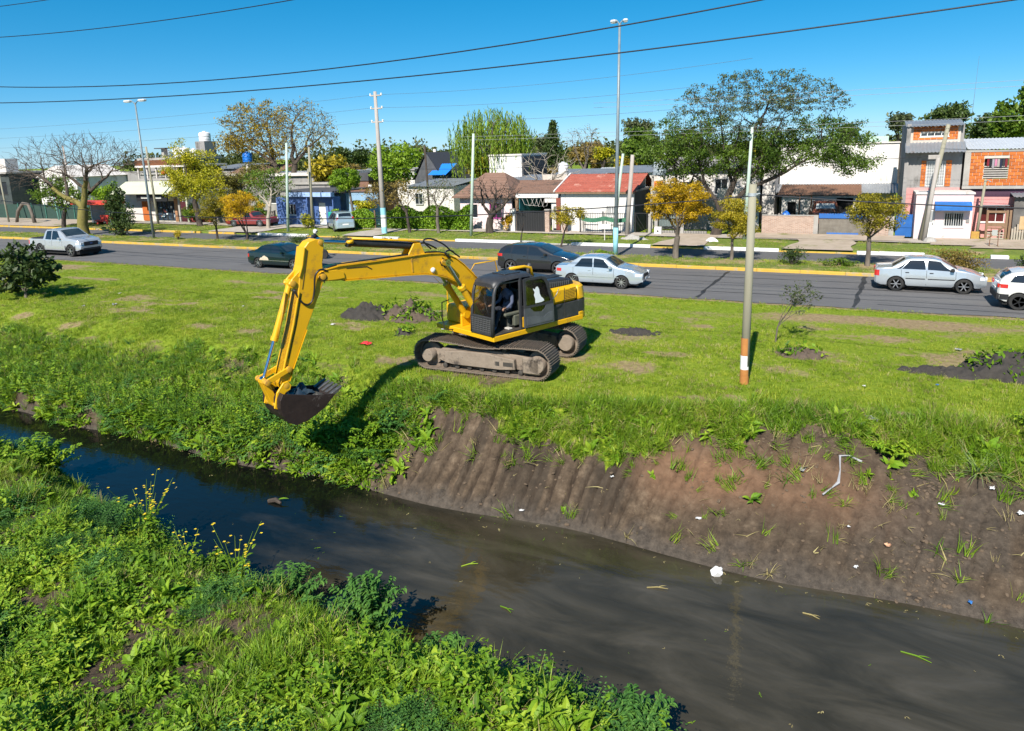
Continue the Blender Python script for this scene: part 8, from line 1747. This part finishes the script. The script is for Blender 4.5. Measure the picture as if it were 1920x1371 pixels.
heap('soil_heap', 'brown soil heap behind the boom cylinders of the excavator', -12.9, 23.8, 1.1, .8, .55, soil, 15, 0, 40)
heap('soil_heap', 'dark soil heap at the right edge of the lawn', 4.2, 22.2, 1.3, .9, .6, soil, 21, 0, 90)
heap('soil_heap', 'flat tongue of dark mud left of the right-hand heap', 2.6, 21.7, 1.2, .45, .16, soil, 27)
heap('soil_heap', 'flattened dark mud patch behind the painted wooden pole', -1.1, 22.3, .8, .6, .18, soil_b, 33, 0, 30)
heap('soil_heap', 'thin smear of black mud right of the excavator', -6.4, 23.2, 1.0, .5, .12, soil, 39)
heap('soil_heap', 'small clod of black mud left of the excavator tracks', -14.1, 20.4, .42, .35, .22, soil, 45, 0, 18)
heap('gravel_heap', 'low grey gravel heap on the verge by the tall lamp post', -13.1, 46.7, 1.1, .6, .45, conc, 51)
def crumple(name, label, cat, p, s, m, seed, flat=.5, group='litter'):
    r_ = np.random.default_rng(seed); n = 7; X, Y = np.meshgrid(np.linspace(-1, 1, n), np.linspace(-1, 1, n), indexing='ij'); X = X+r_.normal(0, .22, X.shape); Y = Y+r_.normal(0, .22, Y.shape); Z = flat*np.abs(r_.normal(0, .5, X.shape)); id_ = np.arange(n*n).reshape(n, n)
    F = np.stack([id_[:-1, :-1], id_[1:, :-1], id_[1:, 1:], id_[:-1, 1:]], -1).reshape(-1, 4); me = mesh_np(name, np.stack([X*s, Y*s*.7, Z*s+.02], -1).reshape(-1, 3), F); o = obj(name, me, m); o.location = (p[0], p[1], float(hgt(p[0], p[1]))+(p[2] if len(p) > 2 else .03)); o.rotation_euler[2] = r_.uniform(0, 6); return tag(o, label, cat, group)
wp_ = mat('litter_white', (.62, .62, .62), (.74, .74, .73), 6, .7); gp_ = mat('litter_grey', (.25, .25, .26), (.36, .36, .37), 6, .7); rp_ = mat('litter_red', (.60, .025, .035), (.70, .05, .05), 6, .5); bp_ = mat('litter_blue', (.05, .20, .52), rough=.5); kp_ = mat('litter_black', (.015, .015, .016), rough=.4); op_ = mat('litter_orange', (.55, .26, .14), (.62, .40, .26), 8, .8)
crumple('plastic_bag', 'bright red plastic bag on the grass left of the tracks', 'bag', (-14.5, 18.75), .20, rp_, 1, .45)
LIT = [('white paper scrap beside the excavator stick', (-17.4, 20.6), .16, wp_), ('white wrapper left of the excavator track front', (-13.0, 21.3), .13, wp_), ('black bag scrap beside the white wrapper', (-12.7, 21.6), .13, kp_), ('small white scrap in the left part of the lawn', (-23.4, 22.0), .10, wp_), ('pale grey rock-like bag near the left leafy bush', (-29.5, 20.4), .24, gp_),
       ('smaller pale bag just left of the grey one near the bush', (-30.6, 19.7), .17, gp_), ('white bag in the shadow of the left leafy bush', (-31.6, 22.2), .16, wp_), ('grey sheet scrap on top of the slope beside the soil edge', (.75, 17.2), .26, gp_), ('grey bag scrap above the slope left of the spiky plant', (.5, 16.9), .18, gp_), ('small blue bag beside the uprooted spiky plant', (2.2, 16.7), .12, bp_),
       ('white scrap on the slope right of the twisted rag', (2.0, 15.4), .10, wp_), ('grey scrap on the slope left of the twisted rag', (-.6, 15.5), .15, gp_), ('white crumpled paper low on the slope above the white jug', (-2.5, 14.0), .12, wp_), ('orange and pink wrapper in the middle of the slope', (1.05, 14.3), .12, op_), ('white crumb left of the orange wrapper', (.35, 14.5), .07, wp_),
       ('white scrap near the lower right of the slope', (.5, 13.7), .09, wp_), ('blue scrap at the lower right water edge', (2.35, 13.6), .09, bp_), ('white cluster of scraps at the right end of the slope', (3.3, 15.4), .14, wp_), ('white paper at the right end of the slope below the weeds', (2.9, 15.9), .11, wp_), ('white scrap in the grass right of the tracks', (-4.6, 16.6), .10, wp_),
       ('pale scrap on the slope below the hanging grass', (-4.55, 14.5), .08, wp_), ('white scrap at the water edge under the combed slope', (-6.4, 13.55), .10, wp_), ('turquoise scrap in the grass at upper right', (2.3, 20.4), .09, bp_), ('white scrap in the grass at right', (.6, 19.6), .08, wp_), ('pale wrapper in the grass near the right edge', (3.2, 24.2), .15, gp_), ('pink scrap at the lower right of the slope', (3.4, 13.75), .08, op_)]
for k, (lb, p, s_, m) in enumerate(LIT): crumple('litter', lb, 'litter', p, s_*.5, m, 100+k)
# twisted grey rag
r0 = [(.08, 15.95), (.18, 15.7), (.22, 15.45), (.12, 15.2), (-.02, 15.0)]; b = MB(); b.tube([(x, y, float(hgt(x, y))+.06) for x, y in [(.55, 15.9), (.3, 16.0), (.12, 15.92), (.14, 15.6), (.12, 15.35), (0, 15.2), (-.16, 15.0)]], [.028, .014, .026, .012, .036, .012, .02], 6); tag(b.build('rag', gp_), 'twisted grey rag hanging down the earth slope', 'rag', 'litter')
# white jug floating
J_ = thing('plastic_jug', 'white plastic jug floating at the water edge', 'jug', (-1.95, 13.0, WATER_Z)); b = MB(); T = Matrix.Translation((0, 0, .06)) @ Matrix.Rotation(R(40), 4, 'Y') @ Matrix.Rotation(R(30), 4, 'Z'); b.bbox(-.095, .095, -.08, .08, -.10, .10, .035, T); b.build('body', mat('jug_white', (.70, .70, .69), rough=.4), J_); b = MB(); b.lathe([(.04, .09), (.03, .12), (.028, .14)], 10, T); b.build('neck', wp_, J_)
b = thing('white_sack', 'white sack lying on the verge by the big tree trunk', 'sack', (-7.9, 46.5, .14)); q = MB(); q.grid([[(.42*math.cos(a)*r_, .22*math.sin(a)*r_, .24*(1-r_**2)+.03*math.sin(a*4)) for a in np.linspace(0, 2*PI, 15)] for r_ in (0, .5, .85, 1.0)], flip=True); q.build('cloth', wp_, b, smooth=True)
# floating stalks and leaves on the water
for k, (lb, x, y, ln, rz) in enumerate((('green floating stalk in the middle of the canal', -6.6, 11.4, .35, .6), ('pale floating stick left of the jug', -2.9, 12.1, .4, .2), ('bent green blade floating near the near bank', -5.3, 10.4, .3, -.4), ('yellowish floating stalk right of the jug', -.2, 12.35, .3, -.35), ('pale floating reed at lower right', 1.4, 11.9, .45, -.3))):
    o = thing('floating_stalk', lb, 'stalk', (x, y, WATER_Z+.01), rz, 'floating stalks'); b = MB(); b.tube([(-ln/2, 0, .0), (0, .03, .015), (ln/2, 0, .02)], [.012, .014, .006], 5); b.build('stem', (G_weed, G_straw)[k % 2], o); obj('leaf', leaf_mesh('leaf', [(.0, .02, .015, .5, .1, ln*.5, .03, .1)], (G_weed, G_straw)[k % 2]), None, o)
o = thing('floating_branch', 'small brown branch with a green leaf floating in the canal', 'branch', (-12.3, 11.9, WATER_Z+.02)); b = MB(); b.tube([(-.2, 0, 0), (0, .05, .05), (.2, 0, .02)], [.05, .06, .03], 6); b.build('wood', bark_d, o); obj('leaf', leaf_mesh('leaf', [(.05, .05, .06, .5, .2, .28, .08, .1)], G_weed), None, o)
# mustard plants with yellow flowers
ypet = mat('mustard_flower', (.62, .46, .01), (.78, .60, .02), 8, .6)
def mustard(label, x, y, h, n, seed):
    r_ = random.Random(seed); z0 = float(hgt(x, y)); o = thing('mustard_plant', label, 'plant', (x, y, z0), 0, 'flowering mustard plants'); st = MB(); fl = MB(); lf = []
    for k in range(n):
        a = r_.uniform(0, 6.28); sp = r_.uniform(.1, .5)*h; hh = h*r_.uniform(.7, 1.05); tip = (sp*math.cos(a), sp*math.sin(a), hh); mid = (tip[0]*.4, tip[1]*.4, hh*.55); st.tube([(0, 0, 0), mid, tip], [.008, .006, .003], 5)
        for j in range(3):
            t = r_.uniform(.7, 1); q = (tip[0]*t+r_.uniform(-.06, .06), tip[1]*t+r_.uniform(-.06, .06), hh*t+r_.uniform(0, .05))
            for e in range(5): w = e*1.256; fl.add([q, (q[0]+.022*math.cos(w), q[1]+.022*math.sin(w), q[2]+.012), (q[0]+.03*math.cos(w+.5), q[1]+.03*math.sin(w+.5), q[2]+.008), (q[0]+.022*math.cos(w+1), q[1]+.022*math.sin(w+1), q[2]+.012)], [(0, 1, 2, 3)])
        for j in range(5): t = r_.uniform(.1, .65); lf.append((tip[0]*t, tip[1]*t, hh*t, r_.uniform(0, 6.28), r_.uniform(0, .7), r_.uniform(.10, .22), .06, .25))
    st.build('stem', G_weed, o); fl.build('flower', ypet, o)['kind'] = 'stuff'; obj('leaf', leaf_mesh('leaf', lf, G_weed), None, o)['kind'] = 'stuff'
mustard('tall yellow-flowered mustard plant on the near bank at left', -13.2, 9.15, 1.4, 16, 1)
mustard('second yellow-flowered mustard plant nearer the middle of the near bank', -10.0, 8.55, 1.25, 10, 2)
mustard('small mustard plant with one yellow head between the two tall ones', -11.8, 8.95, 1.0, 4, 3)
# leafy bushes standing out on the banks
def leafy(name, label, x, y, s, n, m, lsz, seed, group='leafy clumps on the banks', up=1.0):
    r_ = random.Random(seed); o = thing(name, label, 'plant', (x, y, float(hgt(x, y))-.03), 0, group); sp = []; b = MB()
    for k in range(n):
        a = r_.uniform(0, 6.28); rr = s*r_.uniform(.15, 1.0); hh = s*up*r_.uniform(.5, 1.25)*(1.1-.5*rr/s); tip = V3(rr*math.cos(a), rr*math.sin(a), hh); b.tube([(0, 0, 0), tuple(tip*V3(.5, .5, .62)), tuple(tip)], [.018, .012, .005], 4)
        for j in range(9):
            t = .35+.65*j/8; q = tip*V3(t, t, 1-(1-t)**1.5)
            for sd in (-1, 1): ln = lsz*r_.uniform(.7, 1.2)*(1.15-.4*t); sp.append((q[0], q[1], q[2], a+sd*r_.uniform(.7, 1.5), r_.uniform(-.1, .6), ln, ln*.42, r_.uniform(.1, .35)))
    b.build('stem', m, o); obj('foliage', leaf_mesh('foliage', sp, m), None, o)['kind'] = 'stuff'
leafy('leafy_clump', 'bright bush at the water edge right of the bucket shadow', -11.2, 14.2, .75, 46, G_weed, .17, 11)
leafy('leafy_clump', 'rounded bush between the bucket and the bare slope', -10.6, 14.7, .62, 40, G_dark, .15, 12)
leafy('leafy_clump', 'broad-leaved clump at the water edge under the bucket', -12.5, 13.9, .65, 40, G_weed, .20, 13)
leafy('leafy_clump', 'dark feathery clump just left of the bucket', -14.6, 14.5, .6, 40, G_dark, .15, 14)
leafy('leafy_clump', 'weed clump drooping into the water left of the bucket', -16.6, 13.7, .45, 30, G_weed, .16, 15)
leafy('leafy_clump', 'small weed clump on the far bank further left', -19.4, 13.7, .4, 26, G_weed, .15, 16)
leafy('leafy_clump', 'upright bright green shrub on the near bank in front of the muddy water', -6.8, 8.3, .72, 70, G_dark, .14, 17, up=1.45)
leafy('leafy_clump', 'bright green shrub at the bottom edge right of the weeds', -2.15, 7.8, .60, 64, G_dark, .12, 18, up=1.5)
leafy('leafy_clump', 'dark feathery shrub left of the upright bright green shrub', -8.5, 8.3, .7, 56, G_dark, .13, 19)
leafy('leafy_clump', 'weed bush at the right edge of the lawn above the slope', 4.0, 17.3, .7, 46, G_weed, .16, 20)
leafy('leafy_clump', 'green clump beside the uprooted spiky plant', 1.15, 16.3, .5, 34, G_weed, .14, 21, up=.6)
# uprooted spiky plant and tall grass tussocks
def tussock(label, x, y, n, l0, l1, m, seed, lean0=.3, lean1=1.4, w=.02):
    r_ = random.Random(seed); o = thing('grass_tussock', label, 'plant', (x, y, float(hgt(x, y))-.02), 0, 'grass tussocks'); obj('blades', blade_mesh('blades', [(r_.uniform(-.05, .05), r_.uniform(-.05, .05), r_.uniform(0, 6.28), r_.uniform(l0, l1), w, r_.uniform(lean0, lean1), r_.uniform(.05, .5), 0) for _ in range(n)], m), None, o)['kind'] = 'stuff'
G_spiky = leafmat('spiky_pale_leaf', (.13, .20, .06), (.26, .35, .13), (.42, .48, .24), .25)
tussock('uprooted pale spiky plant lying on the slope edge at right', 2.75, 16.3, 60, .5, .95, G_spiky, 31, .5, 1.5, .026)
for k, (lb, x, y) in enumerate((('grass tussock in the middle of the earth slope', .25, 14.95), ('grass tussock on the slope below the rag', -.9, 15.2), ('grass tussock on the reddish part of the slope', -2.0, 15.0), ('tall grass tussock at the lower right of the slope', 1.9, 14.4), ('grass tussock low on the right slope', 2.2, 13.9), ('spiky tussock at the lower right water edge', 2.6, 13.35), ('yellowish tussock at the water edge left of the jug', -3.9, 13.5), ('green tuft at the water edge right of the jug', -1.5, 13.35), ('dry tuft at the water edge further right of the jug', -1.0, 13.3), ('lone tuft on the combed dark slope', -6.9, 14.3))): tussock(lb, x, y, 22, .16, .42, (G_tall, G_weed)[k % 2] if k not in (6, 8) else G_straw, 40+k)
for k, (lb, x, y) in enumerate((('tall grass tussock on the near bank edge in front of the shadow', -4.5, 8.45), ('second tall grass tussock on the near bank edge', -3.3, 8.25), ('third grass tussock near the bottom edge', -2.5, 8.05))): tussock(lb, x, y, 40, .35, .75, G_tall, 60+k, .1, .7, .018)

leafy('leafy_clump', 'weed mound on the near bank at the far left', -18.4, 10.2, .9, 60, G_weed, .16, 71)
leafy('leafy_clump', 'dark weed mound at the left edge of the near bank', -20.5, 11.0, .8, 54, G_dark, .16, 72)
leafy('leafy_clump', 'feathery clump behind the first mustard plant', -14.2, 9.2, .6, 46, G_dark, .14, 73)
leafy('leafy_clump', 'leafy clump below the second mustard plant', -10.6, 8.6, .55, 44, G_weed, .15, 74)
leafy('leafy_clump', 'feathery clump between the two shrubs on the near bank edge', -5.4, 8.25, .5, 44, G_dark, .12, 75)
